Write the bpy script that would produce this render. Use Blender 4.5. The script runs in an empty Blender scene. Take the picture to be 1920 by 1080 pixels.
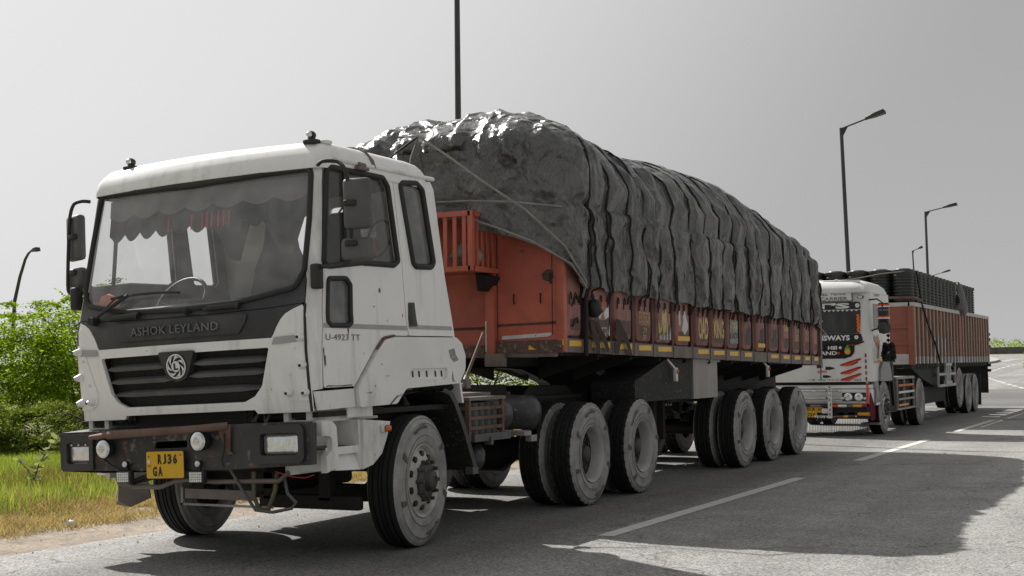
import bpy, bmesh, math, random
import numpy as np
from mathutils import Vector, Matrix, noise
random.seed(7); rng = np.random.default_rng(7)
sc = bpy.context.scene
COL = sc.collection
rad = math.radians

# ------------------------------------------------------------------ camera, sky, sun, exposure
cam = bpy.data.objects.new('camera', bpy.data.cameras.new('camera')); COL.objects.link(cam); sc.camera = cam
cam.data.sensor_width = 36; cam.data.lens = 36*2564.5/1920; cam.data.clip_start = .1; cam.data.clip_end = 3000
cam.location = (6.6675, -9.06, 1.4054)
_yaw, _pit, _rol = .4629, .0570, -.0138
_f = Vector((-math.sin(_yaw)*math.cos(_pit), math.cos(_yaw)*math.cos(_pit), math.sin(_pit)))
_r = Vector((math.cos(_yaw), math.sin(_yaw), 0)); _u = _r.cross(_f)
_r2 = math.cos(_rol)*_r+math.sin(_rol)*_u; _u2 = -math.sin(_rol)*_r+math.cos(_rol)*_u
cam.rotation_mode = 'QUATERNION'; cam.rotation_quaternion = Matrix((_r2, _u2, -_f)).transposed().to_quaternion()

SUN_EL, SUN_AZ = rad(41.3), math.atan2(-1, .42)         # azimuth measured from +Y towards +X
w = bpy.data.worlds.new('World'); sc.world = w; w.use_nodes = True
nt = w.node_tree; bg = nt.nodes['Background']; bg.inputs[1].default_value = .1
sky = nt.nodes.new('ShaderNodeTexSky'); sky.sky_type = 'NISHITA'; sky.sun_disc = False
sky.sun_elevation = SUN_EL; sky.sun_rotation = SUN_AZ; sky.dust_density = 10
bw = nt.nodes.new('ShaderNodeRGBToBW'); mul = nt.nodes.new('ShaderNodeMath'); mul.operation = 'MULTIPLY_ADD'
mul.inputs[1].default_value = .09                                          # colourless hazy sky, paler towards the horizon
wtc = nt.nodes.new('ShaderNodeTexCoord'); wsx = nt.nodes.new('ShaderNodeSeparateXYZ'); nt.links.new(wtc.outputs['Generated'], wsx.inputs[0])
def wm(op, a, b):
    x = nt.nodes.new('ShaderNodeMath'); x.operation = op
    for k, v in enumerate((a, b)):
        if isinstance(v, (int, float)): x.inputs[k].default_value = v
        else: nt.links.new(v, x.inputs[k])
    return x.outputs[0]
hz = wm('POWER', wm('SUBTRACT', 1.0, wm('MAXIMUM', wsx.outputs[2], 0.0)), 7.0)
_sv = Vector((math.sin(SUN_AZ)*math.cos(SUN_EL), math.cos(SUN_AZ)*math.cos(SUN_EL), math.sin(SUN_EL)))
dt = nt.nodes.new('ShaderNodeVectorMath'); dt.operation = 'DOT_PRODUCT'; dt.inputs[1].default_value = _sv; nt.links.new(wtc.outputs['Generated'], dt.inputs[0])
gl_ = nt.nodes.new('ShaderNodeMapRange'); gl_.interpolation_type = 'SMOOTHSTEP'; gl_.inputs[1].default_value = .50; gl_.inputs[2].default_value = .80   # wide glow of the veiled sun
nt.links.new(dt.outputs['Value'], gl_.inputs[0])
nt.links.new(wm('ADD', wm('ADD', wm('MULTIPLY', hz, 1.15), wm('MULTIPLY', gl_.outputs[0], 2.15)), 2.6), mul.inputs[2])
nt.links.new(sky.outputs[0], bw.inputs[0]); nt.links.new(bw.outputs[0], mul.inputs[0]); nt.links.new(mul.outputs[0], bg.inputs[0])
sl = bpy.data.lights.new('sun', 'SUN'); sl.energy = 5.0; sl.angle = rad(.6); sl.color = (1, .965, .91)
so = bpy.data.objects.new('sun', sl); COL.objects.link(so)
_sd = Vector((math.sin(SUN_AZ)*math.cos(SUN_EL), math.cos(SUN_AZ)*math.cos(SUN_EL), math.sin(SUN_EL)))
so.rotation_mode = 'QUATERNION'; so.rotation_quaternion = _sd.to_track_quat('Z', 'Y'); so.location = _sd*60
sc.view_settings.view_transform = 'Standard'; sc.view_settings.look = 'None'
sc.view_settings.gamma = 1; sc.view_settings.use_curve_mapping = False; sc.view_settings.exposure = .42

# ------------------------------------------------------------------ materials
MATS = {}
def mat(name, col, rough=.6, metal=0, var=.25, vscale=6, stretch=(1, 1, 1), spot=None, spot_scale=8, spot_thr=.62, spot_soft=.06,
        bump=0, bscale=40, spec=.5, dirt=None, dirt_amt=.5, dirt_scale=2.5, dirt_stretch=(1, 1, .35), dirt_lo=.42):
    """dusty, worn real-world surface: colour with cloudy variation, spots (chips, rust, splashes), streaky dirt and fine relief"""
    if name in MATS: return MATS[name]
    m = bpy.data.materials.new(name); m.use_nodes = True; MATS[name] = m
    n = m.node_tree.nodes; L = m.node_tree.links; b = n['Principled BSDF']
    tc = n.new('ShaderNodeTexCoord')
    def mapped(st):
        mp = n.new('ShaderNodeMapping'); mp.inputs['Scale'].default_value = st
        L.new(tc.outputs['Object'], mp.inputs[0]); return mp.outputs[0]
    def nz(scale, st=(1, 1, 1), detail=6, r=.6):
        t = n.new('ShaderNodeTexNoise'); t.inputs['Scale'].default_value = scale; t.inputs['Detail'].default_value = detail
        t.inputs['Roughness'].default_value = r
        L.new(mapped(st), t.inputs['Vector']); return t.outputs[0]
    def ramp(src, a, c0, bpos, c1):
        r = n.new('ShaderNodeValToRGB'); e = r.color_ramp.elements
        e[0].position = a; e[0].color = c0; e[1].position = bpos; e[1].color = c1
        L.new(src, r.inputs[0]); return r.outputs[0]
    def mixc(f, a, c):
        x = n.new('ShaderNodeMix'); x.data_type = 'RGBA'
        L.new(f, x.inputs['Factor']); L.new(a, x.inputs['A'])
        if isinstance(c, tuple): x.inputs['B'].default_value = (*c, 1)
        else: L.new(c, x.inputs['B'])
        return x.outputs['Result']
    lo = tuple(max(0, c*(1-var)) for c in col); hi = tuple(min(1, c*(1+var)) for c in col)
    c = ramp(nz(vscale, stretch), .3, (*lo, 1), .7, (*hi, 1))
    if dirt:
        f = ramp(nz(dirt_scale, dirt_stretch, 8, .65), dirt_lo, (0, 0, 0, 1), max(.75, dirt_lo+.2), (dirt_amt,)*3+(1,))
        c = mixc(f, c, dirt)
    if spot:
        for k, s in enumerate(spot if isinstance(spot, list) else [spot]):
            f = ramp(nz(spot_scale*(1+.7*k), (1, 1, 1), 7, .7), spot_thr, (0, 0, 0, 1), spot_thr+spot_soft, (1, 1, 1, 1))
            c = mixc(f, c, s)
    L.new(c, b.inputs['Base Color'])
    b.inputs['Roughness'].default_value = rough; b.inputs['Metallic'].default_value = metal
    b.inputs['Specular IOR Level'].default_value = spec
    if bump:
        bp = n.new('ShaderNodeBump'); bp.inputs['Strength'].default_value = bump; bp.inputs['Distance'].default_value = .01
        L.new(nz(bscale, (1, 1, 1), 4), bp.inputs['Height']); L.new(bp.outputs[0], b.inputs['Normal'])
    return m

def glass_mat(name, dust=.12, tint=.8, dcol=(.5, .5, .5)):
    m = bpy.data.materials.new(name); m.use_nodes = True; n = m.node_tree.nodes; L = m.node_tree.links; n.clear()
    out = n.new('ShaderNodeOutputMaterial'); tr = n.new('ShaderNodeBsdfTransparent'); tr.inputs[0].default_value = (tint, tint, tint, 1)
    gl = n.new('ShaderNodeBsdfGlossy'); gl.inputs['Roughness'].default_value = .03
    fr = n.new('ShaderNodeFresnel')
    ge = n.new('ShaderNodeNewGeometry'); ir = n.new('ShaderNodeMapRange'); ir.inputs[3].default_value = 1.5; ir.inputs[4].default_value = 1/1.5   # same sheet seen from inside
    L.new(ge.outputs['Backfacing'], ir.inputs[0]); L.new(ir.outputs[0], fr.inputs[0])
    df = n.new('ShaderNodeBsdfDiffuse'); df.inputs[0].default_value = (*dcol, 1)
    tc = n.new('ShaderNodeTexCoord'); nz = n.new('ShaderNodeTexNoise'); nz.inputs['Scale'].default_value = 5; nz.inputs['Detail'].default_value = 8
    L.new(tc.outputs['Object'], nz.inputs['Vector'])
    mr = n.new('ShaderNodeMapRange'); mr.inputs[1].default_value = .3; mr.inputs[2].default_value = .7
    mr.inputs[3].default_value = dust*.6; mr.inputs[4].default_value = dust*1.4; L.new(nz.outputs[0], mr.inputs[0])
    a = n.new('ShaderNodeMixShader'); b = n.new('ShaderNodeMixShader')
    L.new(mr.outputs[0], a.inputs[0]); L.new(tr.outputs[0], a.inputs[1]); L.new(df.outputs[0], a.inputs[2])
    L.new(fr.outputs[0], b.inputs[0]); L.new(a.outputs[0], b.inputs[1]); L.new(gl.outputs[0], b.inputs[2])
    L.new(b.outputs[0], out.inputs[0]); return m

def leaf_mat(name, c1, c2, trans=.5):
    m = bpy.data.materials.new(name); m.use_nodes = True; n = m.node_tree.nodes; L = m.node_tree.links; n.clear()
    out = n.new('ShaderNodeOutputMaterial'); d = n.new('ShaderNodeBsdfDiffuse'); t = n.new('ShaderNodeBsdfTranslucent')
    oi = n.new('ShaderNodeNewGeometry'); r = n.new('ShaderNodeValToRGB')
    r.color_ramp.elements[0].color = (*c1, 1); r.color_ramp.elements[1].color = (*c2, 1)
    L.new(oi.outputs['Random Per Island'], r.inputs[0]); L.new(r.outputs[0], d.inputs[0])
    g = n.new('ShaderNodeMix'); g.data_type = 'RGBA'; g.blend_type = 'MULTIPLY'; g.inputs['Factor'].default_value = 1
    L.new(r.outputs[0], g.inputs['A']); g.inputs['B'].default_value = (1.25, 1.2, .55, 1); L.new(g.outputs['Result'], t.inputs[0])
    mx = n.new('ShaderNodeMixShader'); mx.inputs[0].default_value = trans
    L.new(d.outputs[0], mx.inputs[1]); L.new(t.outputs[0], mx.inputs[2]); L.new(mx.outputs[0], out.inputs[0]); return m

RUST = (.11, .045, .022)
WHITE = mat('aged_white_paint', (.82, .82, .81), .34, var=.04, vscale=3, dirt=(.36, .34, .30), dirt_amt=.7, dirt_lo=.52, dirt_scale=5.0, dirt_stretch=(1, 1, .13), spot=[(.25, .24, .22), RUST], spot_scale=12, spot_thr=.68, spot_soft=.02, bump=.06, bscale=3)
WHITE_D = mat('scuffed_white_paint', (.78, .78, .76), .45, var=.06, vscale=3, dirt=(.25, .23, .20), dirt_amt=.8, dirt_lo=.52, spot=[(.06, .05, .045), RUST], spot_scale=7, spot_thr=.68, spot_soft=.02, bump=.12, bscale=4)
GREYSTRIPE = mat('grey_stripe_paint', (.36, .36, .365), .5, var=.08)
BLACKP = mat('matt_black_paint', (.032, .032, .034), .5, var=.3, dirt=(.13, .125, .12), dirt_amt=.45, dirt_stretch=(1, 1, 1), bump=.05)
BUMPER = mat('worn_black_bumper_paint', (.022, .022, .023), .5, var=.3, dirt=(.10, .095, .09), dirt_amt=.5, dirt_stretch=(1, 1, .5), spot=[(.16, .15, .14), (.15, .06, .035)], spot_scale=8, spot_thr=.57, spot_soft=.05, bump=.2, bscale=15)
PLASTIC = mat('black_plastic', (.028, .028, .029), .45, var=.2, dirt=(.09, .088, .085), dirt_amt=.4)
GREYPL = mat('dusty_grey_plastic', (.085, .085, .087), .55, var=.2, dirt=(.2, .195, .19), dirt_amt=.4)
RUBBER = mat('black_rubber', (.018, .018, .018), .65, var=.2, dirt=(.07, .068, .065), dirt_amt=.3)
TREAD = mat('tyre_tread_rubber', (.012, .012, .012), .85, var=.3, dirt=(.035, .033, .03), dirt_amt=.3, dirt_stretch=(1, 1, 1), bump=.3, bscale=60)
SIDEW = mat('dusty_tyre_sidewall', (.34, .334, .322), .85, var=.25, vscale=7, dirt=(.11, .108, .103), dirt_amt=.75, dirt_stretch=(1, 1, 1), bump=.2, bscale=50)
LETTER = mat('tyre_lettering', (.10, .098, .096), .85, var=.2)
RIMM = mat('dusty_rim_paint', (.44, .434, .42), .6, var=.15, dirt=(.09, .088, .085), dirt_amt=.5, dirt_stretch=(1, 1, 1))
RIMW = mat('cream_rim_paint', (.52, .51, .47), .55, var=.12, dirt=(.06, .056, .05), dirt_amt=.9, dirt_lo=.46, dirt_scale=3.5, dirt_stretch=(1, 1, 1), spot=[RUST], spot_scale=9, spot_thr=.66)
HUB = mat('oily_hub_metal', (.05, .049, .047), .55, .3, var=.4, dirt=(.16, .15, .14), dirt_amt=.4)
CHASSIS = mat('chassis_black', (.011, .0105, .010), .75, var=.35, dirt=(.035, .032, .028), dirt_amt=.45, dirt_stretch=(1, 1, 1), bump=.2)
MUDDY = mat('mud_splashed_black', (.016, .016, .015), .75, var=.3, spot=[(.14, .135, .125), (.09, .087, .08)], spot_scale=26, spot_thr=.60, spot_soft=.03, bump=.3)
RUSTY = mat('rusty_steel', (.12, .066, .048), .75, var=.35, vscale=9, dirt=(.26, .2, .16), dirt_amt=.5, bump=.25, bscale=30)
DULLST = mat('dull_brown_steel', (.16, .13, .115), .6, var=.2, dirt=(.27, .24, .22), dirt_amt=.5, bump=.1)
GREYST = mat('weathered_grey_steel', (.34, .32, .31), .55, .1, var=.15, stretch=(1, 1, .15), vscale=9, dirt=(.12, .11, .105), dirt_amt=.5, bump=.08)
TANK = mat('air_tank_paint', (.05, .05, .05), .42, .1, var=.3, dirt=(.13, .128, .122), dirt_amt=.5, dirt_stretch=(1, 1, 1), spot=[(.38, .37, .36)], spot_scale=24, spot_thr=.64, spot_soft=.02)
REDP = mat('faded_red_paint', (.54, .13, .08), .5, var=.22, vscale=3, dirt=(.24, .085, .055), dirt_amt=.55, dirt_scale=2.2, dirt_stretch=(1, 1, .7), spot=[(.16, .07, .05), (.50, .24, .17)], spot_scale=6, spot_thr=.66, spot_soft=.05, bump=.12, bscale=6)
REDPAN = mat('sunbleached_red_paint', (.33, .145, .12), .6, var=.28, vscale=4, dirt=(.10, .06, .052), dirt_amt=.85, dirt_scale=2.6, dirt_stretch=(1, 1, .6), spot=[(.08, .05, .042), (.36, .24, .2)], spot_scale=8, spot_thr=.66, spot_soft=.05, bump=.12, bscale=8)
MAROON = mat('dark_maroon_paint', (.085, .03, .024), .65, var=.3, dirt=(.035, .022, .02), dirt_amt=.6, bump=.15)
RAILB = mat('brown_side_rail_paint', (.165, .125, .112), .55, var=.22, stretch=(1, 1, .3), vscale=8, dirt=(.055, .04, .035), dirt_amt=.6, spot=[(.26, .235, .22)], spot_scale=12, spot_thr=.7, bump=.12)
GRIME = mat('grimy_dark_red_paint', (.135, .07, .058), .7, var=.3, vscale=7, dirt=(.07, .052, .045), dirt_amt=.6, spot=[(.34, .26, .22), (.30, .13, .10)], spot_scale=13, spot_thr=.60, spot_soft=.05, bump=.15)
RAILR = mat('chipped_rusty_beam', (.12, .072, .055), .65, var=.35, vscale=9, spot=[(.40, .30, .19), (.05, .03, .025)], spot_scale=26, spot_thr=.55, spot_soft=.10, bump=.25)
YELLOW = mat('yellow_reflective_tape', (.80, .47, .015), .4, var=.08, dirt=(.45, .24, .02), dirt_amt=.3, spot=[(.3, .2, .1)], spot_scale=20, spot_thr=.72)
PLATEY = mat('yellow_plate', (.70, .41, .012), .35, var=.05, dirt=(.5, .3, .03), dirt_amt=.3)
INKB = mat('black_ink', (.012, .012, .012), .5, var=.1)
LETW = mat('white_paint_lettering', (.72, .72, .72), .5, var=.06)
LETG = mat('grey_metal_lettering', (.14, .14, .145), .4, .2, var=.3)
CHROME = mat('chrome', (.62, .62, .62), .16, 1, var=.25, vscale=22, dirt=(.3, .3, .3), dirt_amt=.3, bump=.6, bscale=12)
AMBER = mat('amber_lens', (.50, .13, .02), .2, var=.1)
REDL = mat('red_lens', (.45, .02, .015), .25, var=.1)
LENS = mat('headlamp_reflector', (.78, .79, .79), .22, .75, var=.16, vscale=14, stretch=(6, 1, 1), bump=.5, bscale=25)
LEDM = mat('led_lens', (.75, .76, .77), .25, .3, var=.25, vscale=60)
FABRIC = mat('grey_cab_fabric', (.05, .05, .052), .9, var=.3, bump=.2)
CURT = mat('curtain_cloth', (.035, .038, .043), .9, var=.35, stretch=(8, 1, .3), vscale=4)
CURTW = mat('pale_curtain_cloth', (.16, .16, .165), .9, var=.2)
CURTR = mat('red_curtain_stripe', (.42, .05, .06), .9, var=.2)
INNER = mat('cab_lining', (.10, .10, .104), .8, var=.2)
PAPER = mat('paper', (.62, .62, .61), .8, var=.06)
ORANGE = mat('orange_paint', (.62, .16, .03), .6, var=.12)
ROPE = mat('dark_rope', (.022, .021, .02), .8, var=.3)
ROPEL = mat('pale_rope', (.24, .23, .21), .8, var=.3)
POLE = mat('galvanised_pole', (.06, .063, .065), .5, .3, var=.15)
LAMPH = mat('lamp_head_metal', (.045, .042, .04), .5, .2, var=.2)

# ------------------------------------------------------------------ mesh helpers
class MB:
    def __init__(s): s.v = []; s.f = []; s.m = []; s.mats = []
    def mi(s, m):
        if m is None: return 0
        if m not in s.mats: s.mats.append(m)
        return s.mats.index(m)
    def add(s, vs, fs, m=None):
        o = len(s.v); s.v += [tuple(map(float, p)) for p in vs]; k = s.mi(m)
        s.f += [tuple(i+o for i in f) for f in fs]; s.m += [k]*len(fs); return s
    def box(s, x0, x1, y0, y1, z0, z1, m=None, bev=0, rot=None):
        x0, x1 = min(x0, x1), max(x0, x1)
        if bev:
            bm = bmesh.new(); bmesh.ops.create_cube(bm, size=1)
            for q in bm.verts: q.co = Vector(((x0+x1)/2+q.co.x*(x1-x0), (y0+y1)/2+q.co.y*(y1-y0), (z0+z1)/2+q.co.z*(z1-z0)))
            bmesh.ops.bevel(bm, geom=list(bm.edges), offset=bev, segments=2, affect='EDGES', profile=.5)
            bm.verts.index_update(); vs = [q.co.copy() for q in bm.verts]; fs = [[q.index for q in f.verts] for f in bm.faces]; bm.free()
        else:
            vs = [Vector(p) for p in ((x0, y0, z0), (x1, y0, z0), (x1, y1, z0), (x0, y1, z0), (x0, y0, z1), (x1, y0, z1), (x1, y1, z1), (x0, y1, z1))]
            fs = [(0, 3, 2, 1), (4, 5, 6, 7), (0, 1, 5, 4), (1, 2, 6, 5), (2, 3, 7, 6), (3, 0, 4, 7)]
        if rot:
            c = Vector(((x0+x1)/2, (y0+y1)/2, (z0+z1)/2)); vs = [c+rot@(p-c) for p in vs]
        return s.add(vs, fs, m)
    def bar(s, a, b, w, h, m=None, up=(0, 0, 1)):
        a = Vector(a); b = Vector(b); d = (b-a).normalized(); up = Vector(up)
        if abs(d.dot(up)) > .98: up = Vector((0, 1, 0))
        sx = d.cross(up).normalized(); sz = sx.cross(d)
        vs = [p+sx*(i*w/2)+sz*(j*h/2) for p in (a, b) for i, j in ((-1, -1), (1, -1), (1, 1), (-1, 1))]
        return s.add(vs, [(3, 2, 1, 0), (4, 5, 6, 7), (0, 1, 5, 4), (1, 2, 6, 5), (2, 3, 7, 6), (3, 0, 4, 7)], m)
    def tube(s, pts, r, n=8, m=None, closed=False, flat=1.0):
        pts = [Vector(p) for p in pts]; N = len(pts); rs = r if hasattr(r, '__len__') else [r]*N
        vs = []; ref = None
        for i in range(N):
            a = pts[i-1] if (i > 0 or closed) else pts[i]; b = pts[(i+1) % N] if (i < N-1 or closed) else pts[i]
            d = (b-a).normalized()
            if ref is None:
                ref = d.cross(Vector((0, 0, 1)))
                if ref.length < .1: ref = d.cross(Vector((0, 1, 0)))
            ref = (ref-d*ref.dot(d)).normalized(); q = d.cross(ref)
            vs += [pts[i]+(ref*math.cos(t)+q*math.sin(t)*flat)*rs[i] for t in (2*math.pi*k/n for k in range(n))]
        fs = []
        for i in range(N if closed else N-1):
            j = (i+1) % N
            fs += [(i*n+k, i*n+(k+1) % n, j*n+(k+1) % n, j*n+k) for k in range(n)]
        if not closed: fs += [tuple(range(n))[::-1], tuple((N-1)*n+k for k in range(n))]
        return s.add(vs, fs, m)
    def lathe(s, prof, c, axis='x', n=32, m=None, ms=None, rfun=None, a0=0, sgn=1):
        """prof: (along, radius); axis of revolution through c"""
        vs = []
        for i, (t, r) in enumerate(prof):
            for k in range(n):
                a = a0+2*math.pi*k/n; rr = r if rfun is None else rfun(i, k, r)
                u, v = rr*math.cos(a), rr*math.sin(a)
                vs.append({'x': (c[0]+sgn*t, c[1]+u, c[2]+v), 'y': (c[0]+u, c[1]+sgn*t, c[2]+v), 'z': (c[0]+u, c[1]+v, c[2]+sgn*t)}[axis])
        flip = (sgn > 0) != (axis == 'y')
        for i in range(len(prof)-1):
            fs = [(i*n+k, (i+1)*n+k, (i+1)*n+(k+1) % n, i*n+(k+1) % n) for k in range(n)]
            if flip: fs = [f[::-1] for f in fs]
            if i == 0: o = len(s.v); s.v += [tuple(map(float, p)) for p in vs]
            k_ = s.mi(ms[i] if ms else m); s.f += [tuple(q+o for q in f) for f in fs]; s.m += [k_]*len(fs)
        return s
    def prism(s, poly, axis, a, b, m=None):
        """2D polygon (in the two other axes, cyclic order y,z / x,z / x,y) extruded along axis from a to b"""
        def P(p, t): return {'x': (t, p[0], p[1]), 'y': (p[0], t, p[1]), 'z': (p[0], p[1], t)}[axis]
        n = len(poly); vs = [P(p, a) for p in poly]+[P(p, b) for p in poly]
        fs = [tuple(range(n))[::-1], tuple(range(n, 2*n))]+[(i, (i+1) % n, n+(i+1) % n, n+i) for i in range(n)]
        return s.add(vs, fs, m)
    def build(s, name, m=None, parent=None, smooth=40, xf=None, kind=None, origin=None):
        o = link_mesh(name, s.v if xf is None else [xf(p) for p in s.v], s.f, s.mats or [m], s.m if s.mats else None, parent, smooth, origin)
        if kind: o['kind'] = kind
        return o

def wl(o):
    p = Vector((0, 0, 0))
    while o is not None: p = p+o.location; o = o.parent
    return p
def link_mesh(name, vs, fs, mats, mi=None, parent=None, smooth=40, origin=None):
    base = wl(parent) if parent is not None else Vector((0, 0, 0))
    loc = Vector((0, 0, 0))
    if origin is not None: loc = Vector(origin)-base
    off = base+loc
    me = bpy.data.meshes.new(name)
    me.from_pydata([(p[0]-off.x, p[1]-off.y, p[2]-off.z) for p in vs], [], fs)
    for x in mats:
        if x is not None: me.materials.append(x)
    if mi is not None: me.polygons.foreach_set('material_index', mi)
    bm = bmesh.new(); bm.from_mesh(me); bmesh.ops.recalc_face_normals(bm, faces=bm.faces); bm.to_mesh(me); bm.free()
    if smooth:
        me.shade_smooth()
        if smooth < 180: me.set_sharp_from_angle(angle=rad(smooth))
    o = bpy.data.objects.new(name, me); COL.objects.link(o); o.parent = parent; o.location = loc
    return o
def np_mesh(name, V, F, m, parent=None, smooth=True, kind=None, origin=(0, 0, 0)):
    me = bpy.data.meshes.new(name); V = np.asarray(V, np.float32)-np.asarray(origin, np.float32); F = np.asarray(F, np.int32)
    me.vertices.add(len(V)); me.vertices.foreach_set('co', V.ravel())
    k = F.shape[1]; me.loops.add(F.size); me.loops.foreach_set('vertex_index', F.ravel())
    me.polygons.add(len(F)); me.polygons.foreach_set('loop_start', np.arange(0, F.size, k, dtype=np.int32))
    me.polygons.foreach_set('loop_total', np.full(len(F), k, np.int32)); me.update(calc_edges=True); me.validate()
    me.materials.append(m)
    if smooth: me.shade_smooth()
    o = bpy.data.objects.new(name, me); COL.objects.link(o); o.parent = parent
    o.location = Vector(origin)-(wl(parent) if parent is not None else Vector((0, 0, 0)))
    if kind: o['kind'] = kind
    return o
def empty(name, loc, label=None, cat=None, group=None, parent=None):
    o = bpy.data.objects.new(name, None); COL.objects.link(o); o.empty_display_size = .2
    o.parent = parent; o.location = Vector(loc)-(wl(parent) if parent is not None else Vector((0, 0, 0)))
    if label: o['label'] = label; o['category'] = cat
    if group: o['group'] = group
    return o
def tag(o, label, cat, group=None):
    o['label'] = label; o['category'] = cat
    if group: o['group'] = group
    return o
def copy_tree(o, parent, loc):
    c = o.copy(); COL.objects.link(c); c.parent = parent; c.location = loc
    for ch in o.children: copy_tree(ch, c, ch.location)
    return c
def at(parent, p): return Vector(p)-wl(parent)

def fillet(poly, r, n=5):
    out = []; N = len(poly)
    for i, p in enumerate(poly):
        rr = r if not isinstance(r, (list, tuple)) else r[i]
        a = Vector(poly[i-1]); p = Vector(p); b = Vector(poly[(i+1) % N])
        da, db = a-p, b-p; la, lb = da.length, db.length
        if rr <= 0 or la < 1e-6 or lb < 1e-6: out.append(tuple(p)); continue
        ang = da.angle(db)
        if ang > rad(170): out.append(tuple(p)); continue
        d = min(rr/math.tan(ang/2), la*.45, lb*.45)
        A = p+da/la*d; B = p+db/lb*d
        for k in range(n+1):
            t = k/n; out.append(tuple((1-t)**2*A+2*t*(1-t)*p+t*t*B))
    return out
def rrect(x0, x1, z0, z1, r, n=5): return fillet([(x0, z0), (x1, z0), (x1, z1), (x0, z1)], r, n)
def fill_poly(outer, holes=(), cuts_u=(), cuts_v=()):
    bm = bmesh.new(); es = []
    for loop in [outer]+list(holes):
        vs = [bm.verts.new((p[0], p[1], 0)) for p in loop]
        es += [bm.edges.new((vs[i], vs[(i+1) % len(vs)])) for i in range(len(vs))]
    bmesh.ops.triangle_fill(bm, use_beauty=True, use_dissolve=False, edges=es, normal=(0, 0, 1))
    for k, cuts in ((0, cuts_u), (1, cuts_v)):
        for c in cuts:
            no = Vector((1, 0, 0)) if k == 0 else Vector((0, 1, 0))
            bmesh.ops.bisect_plane(bm, geom=bm.verts[:]+bm.edges[:]+bm.faces[:], plane_co=no*c, plane_no=no, dist=1e-5)
    bm.verts.index_update()
    V = [(v.co.x, v.co.y) for v in bm.verts]; F = [[v.index for v in f.verts] for f in bm.faces]
    B = []
    for e in bm.edges:
        if len(e.link_faces) == 1:
            f = e.link_faces[0]; l = [l for l in f.loops if l.edge == e][0]
            B.append((l.vert.index, l.link_loop_next.vert.index))
    bm.free(); return V, F, B
def sheet(mb, poly, holes, fun, thick=0, m=None, mi=None, cu=(), cv=()):
    """fun(u,v,off) -> 3D; builds a plate of given thickness behind the surface"""
    V, F, B = fill_poly(poly, holes, cu, cv)
    mb.add([fun(u, v, 0) for u, v in V], F, m)
    if thick:
        mb.add([fun(u, v, -thick) for u, v in V], [f[::-1] for f in F], mi or m)
        P0 = [fun(V[a][0], V[a][1], 0) for a, b in B]; P1 = [fun(V[b][0], V[b][1], 0) for a, b in B]
        Q0 = [fun(V[a][0], V[a][1], -thick) for a, b in B]; Q1 = [fun(V[b][0], V[b][1], -thick) for a, b in B]
        for k in range(len(B)): mb.add([P0[k], P1[k], Q1[k], Q0[k]], [(1, 0, 3, 2)], m)
    return mb
def weld(o, d=1e-4, smooth=35):
    bm = bmesh.new(); bm.from_mesh(o.data); bmesh.ops.remove_doubles(bm, verts=bm.verts, dist=d)
    bmesh.ops.recalc_face_normals(bm, faces=bm.faces); bm.to_mesh(o.data); bm.free()
    o.data.shade_smooth(); o.data.set_sharp_from_angle(angle=rad(smooth)); return o
_tc = {}
def text2d(s, bold=0.0, space=1.0):
    """outline of a text as triangles, scaled to the unit box"""
    key = (s, bold, space)
    if key in _tc: return _tc[key]
    c = bpy.data.curves.new('txt', 'FONT'); c.body = s; c.offset = bold; c.resolution_u = 2; c.space_character = space
    o = bpy.data.objects.new('txt', c); COL.objects.link(o)
    dg = bpy.context.evaluated_depsgraph_get(); me = bpy.data.meshes.new_from_object(o.evaluated_get(dg))
    V = [(v.co.x, v.co.y) for v in me.vertices]; F = [tuple(p.vertices) for p in me.polygons]
    bpy.data.objects.remove(o); bpy.data.curves.remove(c); bpy.data.meshes.remove(me)
    xs = [p[0] for p in V]; ys = [p[1] for p in V]; w_ = max(xs)-min(xs); h_ = max(ys)-min(ys)
    V = [((p[0]-min(xs))/w_, (p[1]-min(ys))/h_) for p in V]
    _tc[key] = (V, F); return V, F
def text_on(mb, s, u0, u1, v0, v1, fun, bold=0.02, m=None, space=1.0, off=0):
    V, F = text2d(s, bold, space); mb.add([fun(u0+(u1-u0)*a, v0+(v1-v0)*b, off) for a, b in V], F, m); return mb
def split_build(mb, key, name, parent):
    g = {}
    for f, m in zip(mb.f, mb.m):
        c = [sum(mb.v[i][k] for i in f)/len(f) for k in range(3)]; g.setdefault(key(c), []).append((f, m))
    for fs in g.values():
        q = MB()
        for f, m in fs: q.add([mb.v[i] for i in f], [tuple(range(len(f)))], mb.mats[m])
        q.build(name, None, parent, 0)
def planeY(y): return lambda u, v, o: (u, y-o, v)
def planeX(x): return lambda u, v, o: (x+o, u, v)
def disc(c, r, n=20, axis='y'): return [(c[0]+r*math.cos(2*math.pi*k/n), c[1]+r*math.sin(2*math.pi*k/n)) for k in range(n)]

def fbm(x, y, z=0, o=4):
    s = 0; a = 1
    for k in range(o): s += a*noise.noise((x, y, z)); x *= 2.03; y *= 2.03; z *= 2.03; a *= .5
    return s

# ------------------------------------------------------------------ setting: ground, road, verge
def gz(x, y):
    t = y-47.0
    return 0.0 if t <= 0 else .022*t*t/(t+12)
def vz(x, y):                                  # verge: drops a little away from the carriageway
    return gz(x, y)-.02
def grid_mesh(name, xs, ys, zf, m, kind='structure', smooth=True):
    V = [(x, y, zf(x, y)) for y in ys for x in xs]; n = len(xs)
    F = [(j*n+i, j*n+i+1, (j+1)*n+i+1, (j+1)*n+i) for j in range(len(ys)-1) for i in range(n-1)]
    return np_mesh(name, V, F, m, kind=kind, smooth=smooth)

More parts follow.
